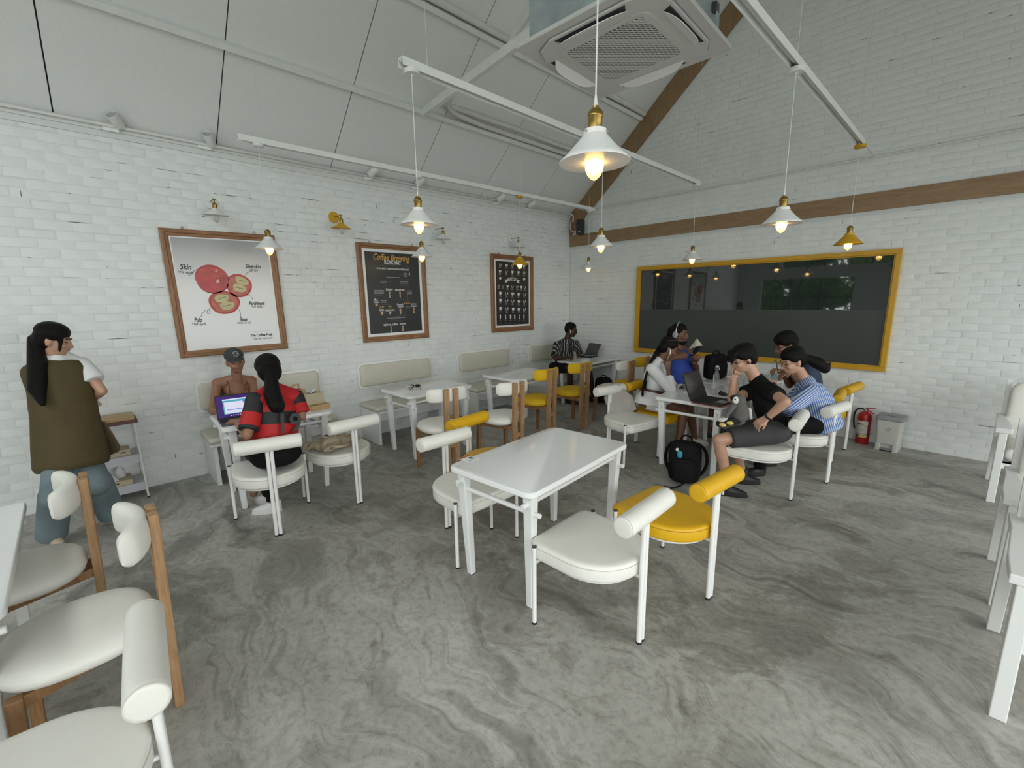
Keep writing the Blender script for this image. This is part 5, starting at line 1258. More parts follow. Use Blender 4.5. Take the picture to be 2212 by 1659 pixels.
for sx in (-1, 1): cap_shape(mb, J['neck'] + rt * (sx * .055) - fw * .02 + up * .02, J['neck'] + rt * (sx * .035) + fw * .085 - up * .05, .014, .010)
cloth('collar', mb, 'striped_shirt', t, .006, 2)
mb = MB(); c3, *_ = body_core(J, 1.05, .02); c3(mb, ('pelvis',)); [frus(mb, J['hip' + s_], J['hip' + s_].lerp(J['kn' + s_], .85), .10, .085) for s_ in 'LR']; cloth('shorts', mb, 'black_cloth', t)
mb = MB(); hair_cap(mb, J['head'], H, 1.03, -.001, -.01); cloth('hair', mb, 'hair_black', t, .007, 2)
P_ = lambda x, y, z: J['head'] + H @ V((x, y, z)) * 1.05 - V(t.location)
mat('earbud_white', (.80, .80, .80), .3); mb = MB(); cap_shape(mb, P_(.088, .012, -.018), P_(.086, .022, -.055), .008, .005); mb.build('earbud', M['earbud_white'], t, 60)
mat('wire_dark', (.02, .02, .02), .3)
def spectacles(P_, t, mt='wire_dark', parent=None):
    g_ = MB()
    for sx in (-1, 1): g_.tube([P_(sx * .033 + .025 * math.cos(a), .099, -.002 + .019 * math.sin(a)) for a in [2 * math.pi * i / 16 for i in range(16)]], .0016, 5, True); g_.tube([P_(sx * .058, .096, .004), P_(sx * .076, .05, .006), P_(sx * .080, -.005, .0)], .0016, 5)
    g_.tube([P_(-.009, .100, .002), P_(.009, .100, .002)], .0016, 5); o = g_.build('spectacles', M[mt], t, 60); o['kind'] = 'stuff'
spectacles(P_, t)
shoe('shoe', J['anR'], J['anR'] + V((.3, .05, 0)), 'black_plastic', 'black_rubber', t); shoe('shoe', J['anL'], J['anL'] + V((.3, .1, 0)), 'black_plastic', 'black_rubber', t)

# ---- 5 woman in the white shirt dress
t = person('woman with long black braids in a white shirt dress, chin on hand', (2.93, -2.02))
J = dict(pel=JP(1406, 862, 5.12), neck=JP(1424, 779, 5.10), head=JP(1444, 752, 5.04), shR=JP(1408, 797, 4.98), shL=JP(1424, 794, 5.28), elR=JP(1449, 841, 4.90), wrR=JP(1443, 796, 4.98), elL=JP(1458, 842, 5.16), wrL=JP(1476, 836, 5.02), hipR=JP(1402, 866, 5.03), hipL=JP(1412, 862, 5.22), knR=JP(1478, 884, 4.98), knL=JP(1488, 880, 5.16), anR=onz(1463, 972, .08), anL=onz(1502, 948, .08))
H = frame3(CR * .90 - CF * .12 + V((0, 0, -.42)), V((0, 0, 1)) + CR * .42)
core, T3, up, rt, fw = body_core(J, .92, 0, True)
mb = MB(); core(mb); [arm(mb, J, s_, k=.9) for s_ in 'LR']; [leg(mb, J, s_) for s_ in 'LR']; cap_shape(mb, J['neck'] - up * .03, J['head'] + H @ V((0, -.02, -.05)), .047, .045); head_shape(mb, J['head'], H, 1.0)
hb = MB(); hand_shape(hb, J['wrR'], V((0, 0, 1)) + CR * -.15, -CF, 1, (70, 80, 40), 30, .95); hand_shape(hb, J['wrL'], J['wrL'] - J['elL'], V((0, 0, 1)), -1)
mesh_join('body', [remesh(mb, .009), remesh(hb, .0045, 2)], [M['skin_brown']], t); face_bits(J['head'], H, t, 'lip_brown')
mat('white_linen', (.66, .66, .66), .85, var=.05, scale=6, bump=.25, bscale=18); mat('belt_maroon', (.075, .016, .018), .5)
c1, *_ = body_core(J, 1.0, .016, True); mb = MB(); c1(mb, ('yoke', 'chest', 'belly'))
for s_ in 'LR':
    cap_shape(mb, J['sh' + s_], J['el' + s_], .066, .060); sleeve(mb, J, s_, 0, .62 if s_ == 'R' else .8, .058, .048, True)
cloth('shirt', mb, 'white_linen', t)
mb = MB(); wst = J['pel'] + up * .09
mb.loft([[p + T3 @ V((math.cos(a) * rx, math.sin(a) * ry, 0)) for a in [2 * math.pi * i / 26 for i in range(26)]] for p, rx, ry in ((wst, .140, .118), (J['pel'] + up * .0, .200, .172), (J['pel'] - up * .075, .212, .185))])
for s_ in 'LR': frus(mb, J['hip' + s_] - fw * .02, J['hip' + s_].lerp(J['kn' + s_], .45), .105, .108)
cloth('skirt', mb, 'white_linen', t)
MB().loft([[p + T3 @ V((math.cos(a) * rx, math.sin(a) * ry, 0)) - V(t.location) for a in [2 * math.pi * i / 26 for i in range(26)]] for p, rx, ry in ((wst - up * .012, .150, .128), (wst + up * .016, .150, .128))]).build('belt', M['belt_maroon'], t, 50)
mb = MB()
for sx in (-1, 1): cap_shape(mb, J['neck'] + rt * (sx * .05) - fw * .03 + up * .025, J['neck'] + rt * (sx * .045) + fw * .075 - up * .055, .016, .011)
cloth('collar', mb, 'white_linen', t, .006, 2)
mb = MB(); hair_cap(mb, J['head'], H, 1.0, .004, 0); cloth('hair', mb, 'hair_black', t, .008, 2)
rnd = random.Random(5); ho = t.children[-1]
for k in range(16):
    f_ = k / 15 - .5; a = J['head'] + H @ V((f_ * .13, -.085, .02 + .03 * rnd.random()))
    b = JP(1412 + f_ * 10 + rnd.uniform(-3, 3), 775, 5.07 + f_ * .22); c = JP(1396 + f_ * 14 + rnd.uniform(-3, 3), 810, 5.06 + f_ * .25); d = JP(1391 + f_ * 10 + rnd.uniform(-3, 3), 852 + rnd.uniform(-8, 8), 5.06 + f_ * .2)
    pts = [p - V(t.location) for p in bez(a, b, c, d, 9)]
    o = MB().tube(pts, .011, 6, radii=[.013 - .0008 * i for i in range(10)]).build('braid', M['hair_black'], t, 60)
P_ = lambda x, y, z: J['head'] + H @ V((x, y, z)) - V(t.location)
mb = MB(); cap_shape(mb, P_(.083, .010, -.015), P_(.082, .024, -.055), .008, .005); mb.build('earbud', M['earbud_white'], t, 60)
MB().tube([P_(.082, .024, -.055), P_(.088, .02, -.12), J['neck'] + fw * .07 + rt * .03 - up * .06 - V(t.location), J['neck'] + fw * .11 - up * .20 - V(t.location)], .0018, 5).build('earphone_wire', M['earbud_white'], t, 60)
P2_ = lambda x, y, z: P_(x, y - .03, z + .118); g_ = MB()
for sx in (-1, 1): g_.box(P2_(sx * .033, .095, 0), (.05, .006, .036), H); g_.tube([P2_(sx * .06, .094, .004), P2_(sx * .078, .03, -.02), P2_(sx * .080, -.03, -.045)], .003, 5)
o = g_.build('sunglasses', M['black_plastic'], t, 40); o['kind'] = 'stuff'
mat('sandal', (.42, .40, .36), .6); shoe('sandal', J['anR'], J['anR'] + CR * .3, 'sandal', 'sandal', t); shoe('sandal', J['anL'], J['anL'] + CR * .3, 'sandal', 'sandal', t)

# ---- 6 man reading a book
t = person('man with headphones and a blue tank top reading a book', (2.92, -1.35))
J = dict(pel=JP(1468, 838, 5.62), neck=JP(1464, 745, 5.62), head=JP(1467, 721, 5.56), shR=JP(1450, 760, 5.52), shL=JP(1486, 760, 5.74), elR=JP(1477, 768, 5.28), wrR=JP(1455, 772, 5.16), elL=JP(1503, 797, 5.66), wrL=JP(1499, 782, 5.42), hipR=JP(1460, 842, 5.54), hipL=JP(1478, 838, 5.72), knR=JP(1530, 855, 5.50), knL=JP(1545, 850, 5.66), anR=onz(1530, 930, .08), anL=onz(1548, 925, .08))
H = frame3(CR * .70 - CF * .60 + V((0, 0, -.22)), V((0, 0, 1)) + CR * .1)
core, T3, up, rt, fw = body_core(J, 1.1, 0)
mb = MB(); core(mb); [arm(mb, J, s_, k=1.28) for s_ in 'LR']; [leg(mb, J, s_, k=1.1) for s_ in 'LR']; cap_shape(mb, J['neck'] - up * .03, J['head'] + H @ V((0, -.015, -.05)), .060, .056); head_shape(mb, J['head'], H, 1.08)
hb = MB(); hand_shape(hb, J['wrL'], J['wrL'] - J['elL'] + CR * .1, V((.2, -.6, -.3)), -1, (35, 45, 30)); hand_shape(hb, J['wrR'], J['wrR'] - J['elR'], -CF, 1, (50, 60, 40))
mesh_join('body', [remesh(mb, .009), remesh(hb, .0045, 2)], [M['skin_brown']], t); face_bits(J['head'], H, t, 'lip_brown', 1.08)
mat('blue_tank', (.020, .060, .34), .75, bump=.2, bscale=25); c1, *_ = body_core(J, 1.12, .014); mb = MB(); c1(mb, ('chest', 'belly'))
mb.loft([[p + T3 @ V((math.cos(a) * rx, math.sin(a) * ry, 0)) for a in [2 * math.pi * i / 26 for i in range(26)]] for p, rx, ry in (((J['shL'] + J['shR']) / 2 - up * .10, .185, .13), (J['pel'] + up * .10, .19, .15), (J['pel'] - up * .02, .19, .15))])
for sx in (-1, 1): cap_shape(mb, (J['shL'] + J['shR']) / 2 + rt * (sx * .10) + up * .045, (J['shL'] + J['shR']) / 2 + rt * (sx * .09) - up * .12 + fw * .06, .032, .04)
cloth('tank_top', mb, 'blue_tank', t)
mb = MB(); c3, *_ = body_core(J, 1.1, .02); c3(mb, ('pelvis',)); [frus(mb, J['hip' + s_], J['hip' + s_].lerp(J['kn' + s_], .95), .11, .09) for s_ in 'LR']; cloth('shorts', mb, 'black_cloth', t)
mb = MB(); hair_cap(mb, J['head'], H, 1.06, .000, 0); cap_shape(mb, J['head'] + H @ V((0, -.09, .03)), J['head'] + H @ V((-.02, -.14, -.09)), .06, .035); cloth('hair', mb, 'hair_black', t, .008, 2)
P_ = lambda x, y, z: J['head'] + H @ V((x, y, z)) * 1.08 - V(t.location)
mb = MB(); ell(mb, J['head'] + H @ V((0, .055, -.098)) * 1.06, (.050, .050, .030), H); ell(mb, J['head'] + H @ V((0, .094, -.090)) * 1.06, (.022, .014, .016), H); cloth('beard', mb, 'hair_black', t, .006, 2)
hp = thing('headphones', 'grey over-ear headphones on the reading man', 'headphones', t.location)
MB().tube([P_(.088 * math.cos(a), -.012, -.01 + .150 * math.sin(a)) for a in [math.pi * i / 16 for i in range(17)]], .007, 8).build('headband', M['silver'], hp, 60)
for sx in (-1, 1):
    mb = MB(); ell(mb, P_(sx * .098, -.010, -.012), (.020, .034, .044), H); mb.build('ear_cup', M['grey_plastic'], hp, 60)
    mb = MB(); ell(mb, P_(sx * .084, -.010, -.012), (.014, .032, .042), H); mb.build('ear_pad', M['black_plastic'], hp, 60)
shoe('shoe', J['anR'], J['anR'] + CR * .3, 'black_plastic', 'black_rubber', t); shoe('shoe', J['anL'], J['anL'] + CR * .3, 'black_plastic', 'black_rubber', t)
# his book
bk_ = thing('open_book', 'open paperback held up by the man with headphones', 'book', JP(1499, 760, 5.42))
mat('page_cream', (.62, .60, .50), .8, var=.05); mat('book_cover', (.010, .012, .014), .4); mat('book_title', (.55, .60, .62), .6)
def leaf_slab(nm, q, th, mt, par):
    P0 = [JP(*p) - V(par.location) for p in q]; n_ = CF * th
    return MB().loft([P0, [p + n_ for p in P0]]).build(nm, M[mt], par, None)
near = [(1484.7, 774, 5.40), (1501.8, 766, 5.37), (1518, 747, 5.39), (1503.7, 748, 5.42)]; far = [(1487.8, 754.6, 5.52), (1503.7, 748, 5.435), (1518, 747, 5.405), (1506, 731, 5.50)]
leaf_slab('cover', near, .004, 'book_cover', bk_); leaf_slab('pages', [(a_, b_, d_ + .004) for a_, b_, d_ in near], .012, 'page_cream', bk_); leaf_slab('pages', far, .012, 'page_cream', bk_); leaf_slab('cover', [(a_, b_, d_ + .012) for a_, b_, d_ in far], .004, 'book_cover', bk_)
def nq(u, v): # point on the near cover
    a_, b_, c_, d_ = [V(p) for p in near]; return tuple((a_ * (1 - u) + b_ * u) * (1 - v) + (d_ * (1 - u) + c_ * u) * v - V((0, 0, .0015)))
for v0, v1, mm in ((.28, .40, 'book_title'), (.50, .56, 'ink_grey'), (.68, .72, 'ink_grey')): leaf_slab('title_bar', [nq(.2, v0), nq(.8, v0), nq(.8, v1), nq(.2, v1)], .001, mm, bk_)

# ---- 7 man in the black t-shirt
t = person('man in a black t-shirt and grey shorts resting his chin on his hand', (4.22, -2.51))
J = dict(pel=JP(1674, 926, 3.93), neck=JP(1634, 818, 3.93), head=JP(1606, 775, 3.90), shL=JP(1660, 843, 3.78), shR=JP(1640, 838, 4.10), elL=JP(1697, 868, 3.56), wrL=JP(1658, 902, 3.68), elR=JP(1581, 862, 4.02), wrR=JP(1585, 819, 3.97), hipL=JP(1672, 932, 3.84), hipR=JP(1682, 922, 4.02), knL=JP(1552, 950, 3.86), knR=JP(1580, 935, 4.08), anL=onz(1572, 1046, .10), anR=onz(1604, 1022, .10))
H = frame3(-CR * .92 + CF * .05 + V((0, 0, -.38)), V((0, 0, 1)) - CR * .40)
core, T3, up, rt, fw = body_core(J, 1.0, 0)
mb = MB(); core(mb); [arm(mb, J, s_, k=1.08) for s_ in 'LR']; [leg(mb, J, s_) for s_ in 'LR']; cap_shape(mb, J['neck'] - up * .03, J['head'] + H @ V((0, -.02, -.05)), .056, .053); head_shape(mb, J['head'], H, 1.0)
hb = MB(); hand_shape(hb, J['wrL'], JP(1626, 922, 3.72) - J['wrL'], -CF * .6 + V((0, 0, .9)), -1, (28, 35, 30), 35, 1.0, 10); hand_shape(hb, J['wrR'], V((0, 0, 1)) + CR * .25, CF, 1, (75, 80, 40), 30, .95)
mesh_join('body', [remesh(mb, .009), remesh(hb, .0045, 2)], [M['skin_fair']], t); face_bits(J['head'], H, t, 'lip_fair')
c1, *_ = body_core(J, 1.06, .015); mb = MB(); c1(mb, ('yoke', 'chest', 'belly', 'pelvis')); [sleeve(mb, J, s_, -.1, .55, .070, .076) for s_ in 'LR']; cloth('t_shirt', mb, 'black_cloth', t)
mat('grey_shorts', (.040, .040, .041), .85, var=.1, scale=10, bump=.3, bscale=25); mb = MB(); ell(mb, J['pel'] - up * .02, (.172, .135, .11), T3); cap_shape(mb, J['hipL'], J['hipR'], .11, .11)
for s_ in 'LR': frus(mb, J['hip' + s_], J['hip' + s_].lerp(J['kn' + s_], .80), .112, .090)
cloth('shorts', mb, 'grey_shorts', t)
mb = MB(); hair_cap(mb, J['head'], H, 1.05, .004, -.005, .6); P_ = lambda x, y, z: J['head'] + H @ V((x, y, z))
for x in (-.05, -.02, .02, .05): cap_shape(mb, P_(x, .07, .085), P_(x * 1.1, .122, .018), .024, .008)
cloth('hair', mb, 'hair_black', t, .007, 2)
P_ = lambda x, y, z: J['head'] + H @ V((x, y, z)) - V(t.location)
mb = MB(); ell(mb, P_(-.084, .002, -.022), (.009, .012, .012), H); mb.build('earbud', M['black_plastic'], t, 60); mat('pearl', (.75, .70, .62), .2); mb = MB(); ell(mb, P_(-.084, -.002, -.052), (.005, .005, .005), H); mb.build('earring', M['pearl'], t, 60)
spectacles(lambda x, y, z: P_(x, y + .006, z - .004), t)
a, b = J['wrL'].lerp(J['elL'], .02), J['wrL'].lerp(J['elL'], .09); mb = MB(); frus(mb, a - V(t.location), b - V(t.location), .036, .038); mb.build('watch_strap', M['black_plastic'], t, 50)
shoe('sneaker', J['anL'], J['anL'] + CR * .25 - CF * .12, 'black_plastic', 'black_rubber', t); shoe('sneaker', J['anR'], J['anR'] + CR * .25 - CF * .05, 'black_plastic', 'black_rubber', t)
mb = MB()
for s_ in 'LR': frus(mb, J['an' + s_] - V((0, 0, .02)), J['an' + s_] + V((0, 0, .055)), .042, .044)
mat('sock_grey', (.035, .033, .032), .9)
for s_ in 'LR':
    q = MB(); frus(q, J['an' + s_] - V((0, 0, .03)) - V(t.location), J['an' + s_] + V((0, 0, .055)) - V(t.location), .043, .045); q.build('sock', M['sock_grey'], t, 50)

# ---- 8 woman in the blue striped shirt
t = person('woman with a dark ponytail in a blue and white striped shirt', (4.35, -1.79))
J = dict(pel=JP(1768, 902, 4.30), neck=JP(1742, 824, 4.26), head=JP(1712, 780, 4.22), shL=JP(1752, 848, 4.10), shR=JP(1736, 838, 4.42), elL=JP(1704, 886, 3.99), wrL=JP(1660, 868, 4.12), elR=JP(1700, 880, 4.40), wrR=JP(1680, 840, 4.36), hipL=JP(1760, 915, 4.22), hipR=JP(1772, 905, 4.40), knL=JP(1662, 918, 4.26), knR=JP(1680, 905, 4.46), anL=onz(1640, 1010, .08), anR=onz(1665, 990, .08))
H = frame3(-CR * .94 - CF * .02 + V((0, 0, -.30)), V((0, 0, 1)) - CR * .35)
core, T3, up, rt, fw = body_core(J, 1.0, 0, True)
mb = MB(); core(mb); [arm(mb, J, s_, k=.95) for s_ in 'LR']; [leg(mb, J, s_) for s_ in 'LR']; cap_shape(mb, J['neck'] - up * .03, J['head'] + H @ V((0, -.02, -.05)), .052, .050); head_shape(mb, J['head'], H, 1.06)
hb = MB(); hand_shape(hb, J['wrL'], J['wrL'] - J['elL'], V((0, 0, 1)), -1); hand_shape(hb, J['wrR'], J['wrR'] - J['elR'], V((0, 0, 1)), 1)
mesh_join('body', [remesh(mb, .009), remesh(hb, .0045, 2)], [M['skin_fair']], t); face_bits(J['head'], H, t, 'lip_fair', 1.06)
BW, BB = (.52, .58, .68), (.085, .165, .43)
dot_mat('blue_stripes', fw + up * .05, J['pel'] - V(t.location), [(0, BW), (.45, BB)], .017, .8)
dot_mat('blue_stripes_sleeve', (J['elL'] - J['shL']).cross(CF), J['shL'] - V(t.location), [(0, BW), (.45, BB)], .017, .8)
c1, *_ = body_core(J, 1.06, .022, True); mb = MB(); c1(mb, ('yoke', 'chest', 'belly')); cap_shape(mb, (J['shL'] + J['shR']) / 2 - up * .05 - fw * .03, J['pel'] + up * .12 - fw * .045, .125, .135)
mb.loft([[p + T3 @ V((math.cos(a) * rx, math.sin(a) * ry, 0)) for a in [2 * math.pi * i / 26 for i in range(26)]] for p, rx, ry in (((J['shL'] + J['shR']) / 2 - up * .08, .19, .135), (J['pel'] + up * .10, .20, .165), (J['pel'] - up * .02 - fw * .01, .205, .175), (J['pel'] - up * .10 - fw * .03, .20, .15))]); cloth('shirt', mb, 'blue_stripes', t)
mb = MB(); [cap_shape(mb, J['sh' + s_], J['el' + s_], .078, .064) for s_ in 'LR']; [sleeve(mb, J, s_, 0, .8, .062, .050, True) for s_ in 'LR']; [cap_shape(mb, J['el' + s_], J['el' + s_], .062, .062) for s_ in 'LR']; o = cloth('sleeves', mb, 'blue_stripes_sleeve', t); o['kind'] = 'stuff'
mb = MB(); cap_shape(mb, J['neck'] - rt * .055 - fw * .02 + up * .02, J['neck'] + rt * .055 - fw * .02 + up * .02, .026, .026); cap_shape(mb, J['neck'] - rt * .06, J['neck'] - rt * .04 + fw * .07 - up * .02, .022, .014); cloth('collar', mb, 'blue_stripes', t, .006, 2)
mb = MB(); c3, *_ = body_core(J, 1.05, .018); c3(mb, ('pelvis',)); [frus(mb, J['hip' + s_], J['kn' + s_], .105, .078) for s_ in 'LR']; [frus(mb, J['kn' + s_] + V((0, 0, .04)), J['an' + s_], .075, .055) for s_ in 'LR']; cloth('trousers', mb, 'black_cloth', t)
mb = MB(); hair_cap(mb, J['head'], H, 1.10, .002, 0); b0 = J['head'] + H @ V((0, -.115, .0)); tail = [b0, JP(1768, 785, 4.18), JP(1782, 796, 4.16), JP(1792, 786, 4.16)]
for p, q, r0, r1 in zip(tail[:-1], tail[1:], (.035, .058, .048), (.058, .046, .015)): cap_shape(mb, p, q, r0, r1)
cloth('hair', mb, 'hair_black', t, .008, 2); P_ = lambda x, y, z: J['head'] + H @ V((x, y, z)) * 1.06 - V(t.location); spectacles(P_, t)
shoe('shoe', J['anL'], J['anL'] - CR * .3, 'black_plastic', 'black_rubber', t); shoe('shoe', J['anR'], J['anR'] - CR * .3, 'black_plastic', 'black_rubber', t)

# ---- 9 man in dark blue behind
t = person('man in a dark blue shirt writing, half hidden behind the striped shirt woman', (4.24, -1.19))
J = dict(pel=JP(1752, 882, 4.80), neck=JP(1730, 778, 4.78), head=JP(1697, 744, 4.72), shL=JP(1748, 798, 4.64), shR=JP(1738, 792, 4.96), elL=JP(1738, 838, 4.56), wrL=JP(1708, 806, 4.66), elR=JP(1705, 832, 4.96), wrR=JP(1690, 800, 4.84), hipL=JP(1748, 888, 4.72), hipR=JP(1758, 880, 4.88), knL=JP(1668, 893, 4.80), knR=JP(1684, 884, 4.96), anL=onz(1650, 968, .08), anR=onz(1672, 955, .08))
H = frame3(-CR * .90 + CF * .10 + V((0, 0, -.45)), V((0, 0, 1)) - CR * .45)
core, T3, up, rt, fw = body_core(J, 1.05, 0)
mb = MB(); core(mb); [arm(mb, J, s_) for s_ in 'LR']; [leg(mb, J, s_) for s_ in 'LR']; cap_shape(mb, J['neck'] - up * .03, J['head'] + H @ V((0, -.02, -.05)), .056, .053); head_shape(mb, J['head'], H, 1.04)
hb = MB(); hand_shape(hb, J['wrR'], -CR + V((0, 0, .1)), V((0, 0, 1)), 1, (40, 50, 40)); hand_shape(hb, J['wrL'], -CR + V((0, 0, -.2)), V((0, 0, 1)), -1)
mesh_join('body', [remesh(mb, .009), remesh(hb, .0045, 2)], [M['skin_tan']], t); face_bits(J['head'], H, t, 'lip_tan', 1.04)
mat('navy_cloth', (.028, .045, .085), .85, bump=.15, bscale=30); c1, *_ = body_core(J, 1.1, .02); mb = MB(); c1(mb, ('yoke', 'chest', 'belly', 'pelvis')); [sleeve(mb, J, s_, -.1, .8, .074, .08) for s_ in 'LR']; cloth('shirt', mb, 'navy_cloth', t)
mb = MB(); c3, *_ = body_core(J, 1.1, .026); c3(mb, ('pelvis',)); [frus(mb, J['hip' + s_], J['kn' + s_], .105, .078) for s_ in 'LR']; [frus(mb, J['kn' + s_] + V((0, 0, .04)), J['an' + s_], .075, .055) for s_ in 'LR']; cloth('trousers', mb, 'black_cloth', t)
mb = MB(); hair_cap(mb, J['head'], H, 1.10, .006, -.01); cloth('hair', mb, 'hair_black', t, .008, 2); P_ = lambda x, y, z: J['head'] + H @ V((x, y, z)) * 1.04 - V(t.location); spectacles(P_, t)
shoe('shoe', J['anL'], J['anL'] - CR * .3, 'black_plastic', 'black_rubber', t); shoe('shoe', J['anR'], J['anR'] - CR * .3, 'black_plastic', 'black_rubber', t)
pn = MB().cyl(JP(1681, 808, 4.83), JP(1676, 775, 4.86), .005, .004, 8).build('pen', M['black_plastic'], None); tag(pn, 'black pen in the hand of the man in dark blue', 'pen')
# ------------------------------------------------------------------ things on tables, chairs and floor
TT = .7505
def laptop(label, hinge_mid, user_dir, w_, d_, ang, body, screen, lid, screen_bits=None, deck='black_plastic'):
    """user_dir: unit vector from the hinge towards the user; ang: opening angle of the lid"""
    ud = V(user_dir).normalized(); rt_ = V((0, 0, 1)).cross(ud) * -1
    rz = math.atan2(ud.x, -ud.y)
    t = thing('laptop', label, 'laptop', hinge_mid, rz)          # local -Y points at the user
    MB().prism(rrect(w_, d_, .012, 4, 0, -d_ / 2), .002, .015).build('base', M[body], t, None, bevel=.002)
    MB().box((0, -d_ * .36, .0154), (w_ * .88, d_ * .48, .0012)).build('keyboard', M[deck], t, None)
    kb = MB()
    for r_ in range(5):
        for c_ in range(13): kb.box((-w_ * .405 + c_ * w_ * .0675, -d_ * .165 - r_ * d_ * .092, .0168), (w_ * .056, d_ * .074, .0018))
    kb.build('keys', M['black_rubber'], t, None)['kind'] = 'stuff'
    MB().box((0, -d_ * .80, .0154), (w_ * .34, d_ * .30, .0010)).build('trackpad', M['grey_plastic'], t, None)
    a = R(180 - ang); ln = d_ * .98; ez = V((0, math.sin(a - math.pi / 2 + math.pi / 2) * 0, 0))
    up_ = V((0, -math.cos(R(ang)), math.sin(R(ang)))); nn_ = V((0, -math.sin(R(ang)), -math.cos(R(ang))))    # nn faces the user
    if nn_.y > 0: nn_ = -nn_
    o_ = V((0, .004, .012))
    def plate(nm, x0, x1, y0, y1, t0, t1, mm, par):
        q = [V((x0, 0, 0)) + up_ * y0, V((x1, 0, 0)) + up_ * y0, V((x1, 0, 0)) + up_ * y1, V((x0, 0, 0)) + up_ * y1]
        return MB().loft([[p + o_ + nn_ * t0 for p in q], [p + o_ + nn_ * t1 for p in q]]).build(nm, M[mm], par, None)
    ld = plate('lid', -w_ / 2, w_ / 2, 0, ln, -.004, .002, lid, t)
    plate('bezel', -w_ / 2 + .002, w_ / 2 - .002, .002, ln - .002, .002, .0026, 'black_plastic', ld)
    plate('screen', -w_ / 2 + .008, w_ / 2 - .008, .016, ln - .009, .0026, .0030, screen, ld)
    if screen_bits: screen_bits(lambda nm, x0, x1, y0, y1, lv, mm: plate(nm, x0 * w_, x1 * w_, y0 * ln, y1 * ln, .0030 + .0002 * lv, .0032 + .0002 * lv, mm, ld))
    MB().cyl((-w_ * .42, .004, .010), (w_ * .42, .004, .010), .006, n=10).build('hinge', M[body], t)
    return t
mat('screen_purple', (.02, .01, .06), .2, emit=(.040, .018, .14), estr=.9); mat('screen_teal', (.05, .3, .4), .2, emit=(.06, .30, .38), estr=.8); mat('screen_page', (.6, .6, .7), .2, emit=(.48, .48, .60), estr=.9); mat('screen_blue', (.1, .2, .5), .2, emit=(.06, .16, .42), estr=.9); mat('screen_icon', (.5, .5, .6), .2, emit=(.40, .38, .48), estr=.9)
mat('screen_off', (.055, .050, .052), .12, spec=.6); mat('laptop_black', (.016, .016, .017), .4); mat('laptop_silver', (.22, .225, .23), .4, metal=.5); mat('laptop_grey', (.10, .10, .105), .4, metal=.5)
def bits(pl):
    pl('window', -.32, .47, .20, .83, 0, 'screen_teal'); pl('page', -.29, .44, .22, .70, 1, 'screen_page'); pl('title_bar', -.32, .47, .78, .83, 1, 'screen_page'); pl('panel', -.24, .30, .36, .39, 2, 'screen_blue'); pl('badge', .18, .30, .62, .74, 2, 'screen_blue')
    for k in range(9): pl('dock_icon', -.17 + k * .055, -.14 + k * .055, .115, .150, 1, 'screen_icon')
laptop('open laptop with a purple desktop in front of the red jersey', (.985, -5.865, TT), (1, -.06, 0), .305, .215, 108, 'laptop_grey', 'screen_purple', 'laptop_grey', bits)
laptop('open black laptop on a pink sleeve beside the penguin toy', (3.590, -2.41, TT + .006), (1, -.05, 0), .345, .285, 112, 'laptop_black', 'screen_off', 'laptop_black')
laptop('grey laptop on a black sleeve at the corner table', (.665, -.215, TT + .022), (-.25, -1, 0), .32, .22, 118, 'laptop_silver', 'screen_off', 'laptop_silver')
mat('pink_case', (.50, .24, .23), .5)
tag(MB().prism(rrect(.30, .365, .02, 4, 3.735, -2.42), TT, TT + .006).build('laptop_sleeve', M['pink_case'], None, None), 'pink laptop sleeve under the black laptop', 'sleeve')
o = MB().prism(rrect(.36, .27, .02, 4), 0, .022).xform(Matrix.Translation((.64, -.33, TT)) @ Matrix.Rotation(R(10), 4, 'Z')).build('laptop_sleeve', M['black_plastic'], None, None, bevel=.006); tag(o, 'black padded sleeve under the grey corner laptop', 'sleeve')

# sticker on the middle table (order card without its code)
st = thing('table_sticker', 'small white and orange sticker on the middle table corner', 'sticker', onz(1012, 991, .75), R(4.9)); mat('sticker_orange', (.42, .14, .05), .5); mat('sticker_grey', (.16, .15, .15), .6)
MB().bx((-.055, -.045, .0002), (.055, .045, .0012)).build('backing', M['white_gloss'], st, None); MB().bx((-.055, -.045, .0012), (-.028, .045, .0016)).build('orange_strip', M['sticker_orange'], st, None); MB().bx((-.016, .004, .0012), (.016, .034, .0016)).build('dark_square', M['sticker_grey'], st, None)
for k in range(3): MB().bx((.026 + k * .009, -.035, .0012), (.029 + k * .009, .035 - .012 * k, .0015)).build('print_line', M['ink_dim'], st, None)

# glassware
def glass_mat(name, rgb, rough=.03, a=.35):
    mat(name, rgb, rough, trans=.85, alpha=a)
glass_mat('glass', (.85, .88, .88)); glass_mat('glass_teal', (.25, .62, .62), .05, .8); mat('milk_coffee', (.52, .45, .34), .4, var=.25, scale=30); mat('lemonade', (.55, .56, .48), .2, trans=.4, alpha=.7); mat('pink_cup', (.58, .34, .36), .4); mat('paper_white', (.66, .66, .65), .7)
def tumbler(label, p, h=.11, r0=.029, r1=.037, fill=None, fh=.6, straw=False, coaster=False, name='drinking_glass', cat='glass'):
    t = thing(name, label, cat, p)
    MB().lathe([(0, 0), (r0, 0), (r1, h), (r1 - .002, h), (r0 - .001, .006), (0, .006)], n=20).build('glass_wall', M['glass'], t, 50)
    if fill:
        MB().lathe([(0, .0065), (r0 - .002, .0065), (r0 + (r1 - r0) * fh - .0025, h * fh), (0, h * fh)], n=20).build('drink', M[fill], t, 50)
    if straw: MB().cyl((.006, 0, .01), (-.012, .004, h * 1.75), .0035, n=8).build('straw', M['paper_white'], t)
    if coaster: MB().lathe([(0, -.003), (.048, -.003), (.048, 0), (0, 0)], n=24).build('coaster', M['page_cream'], t, 40)
    return t
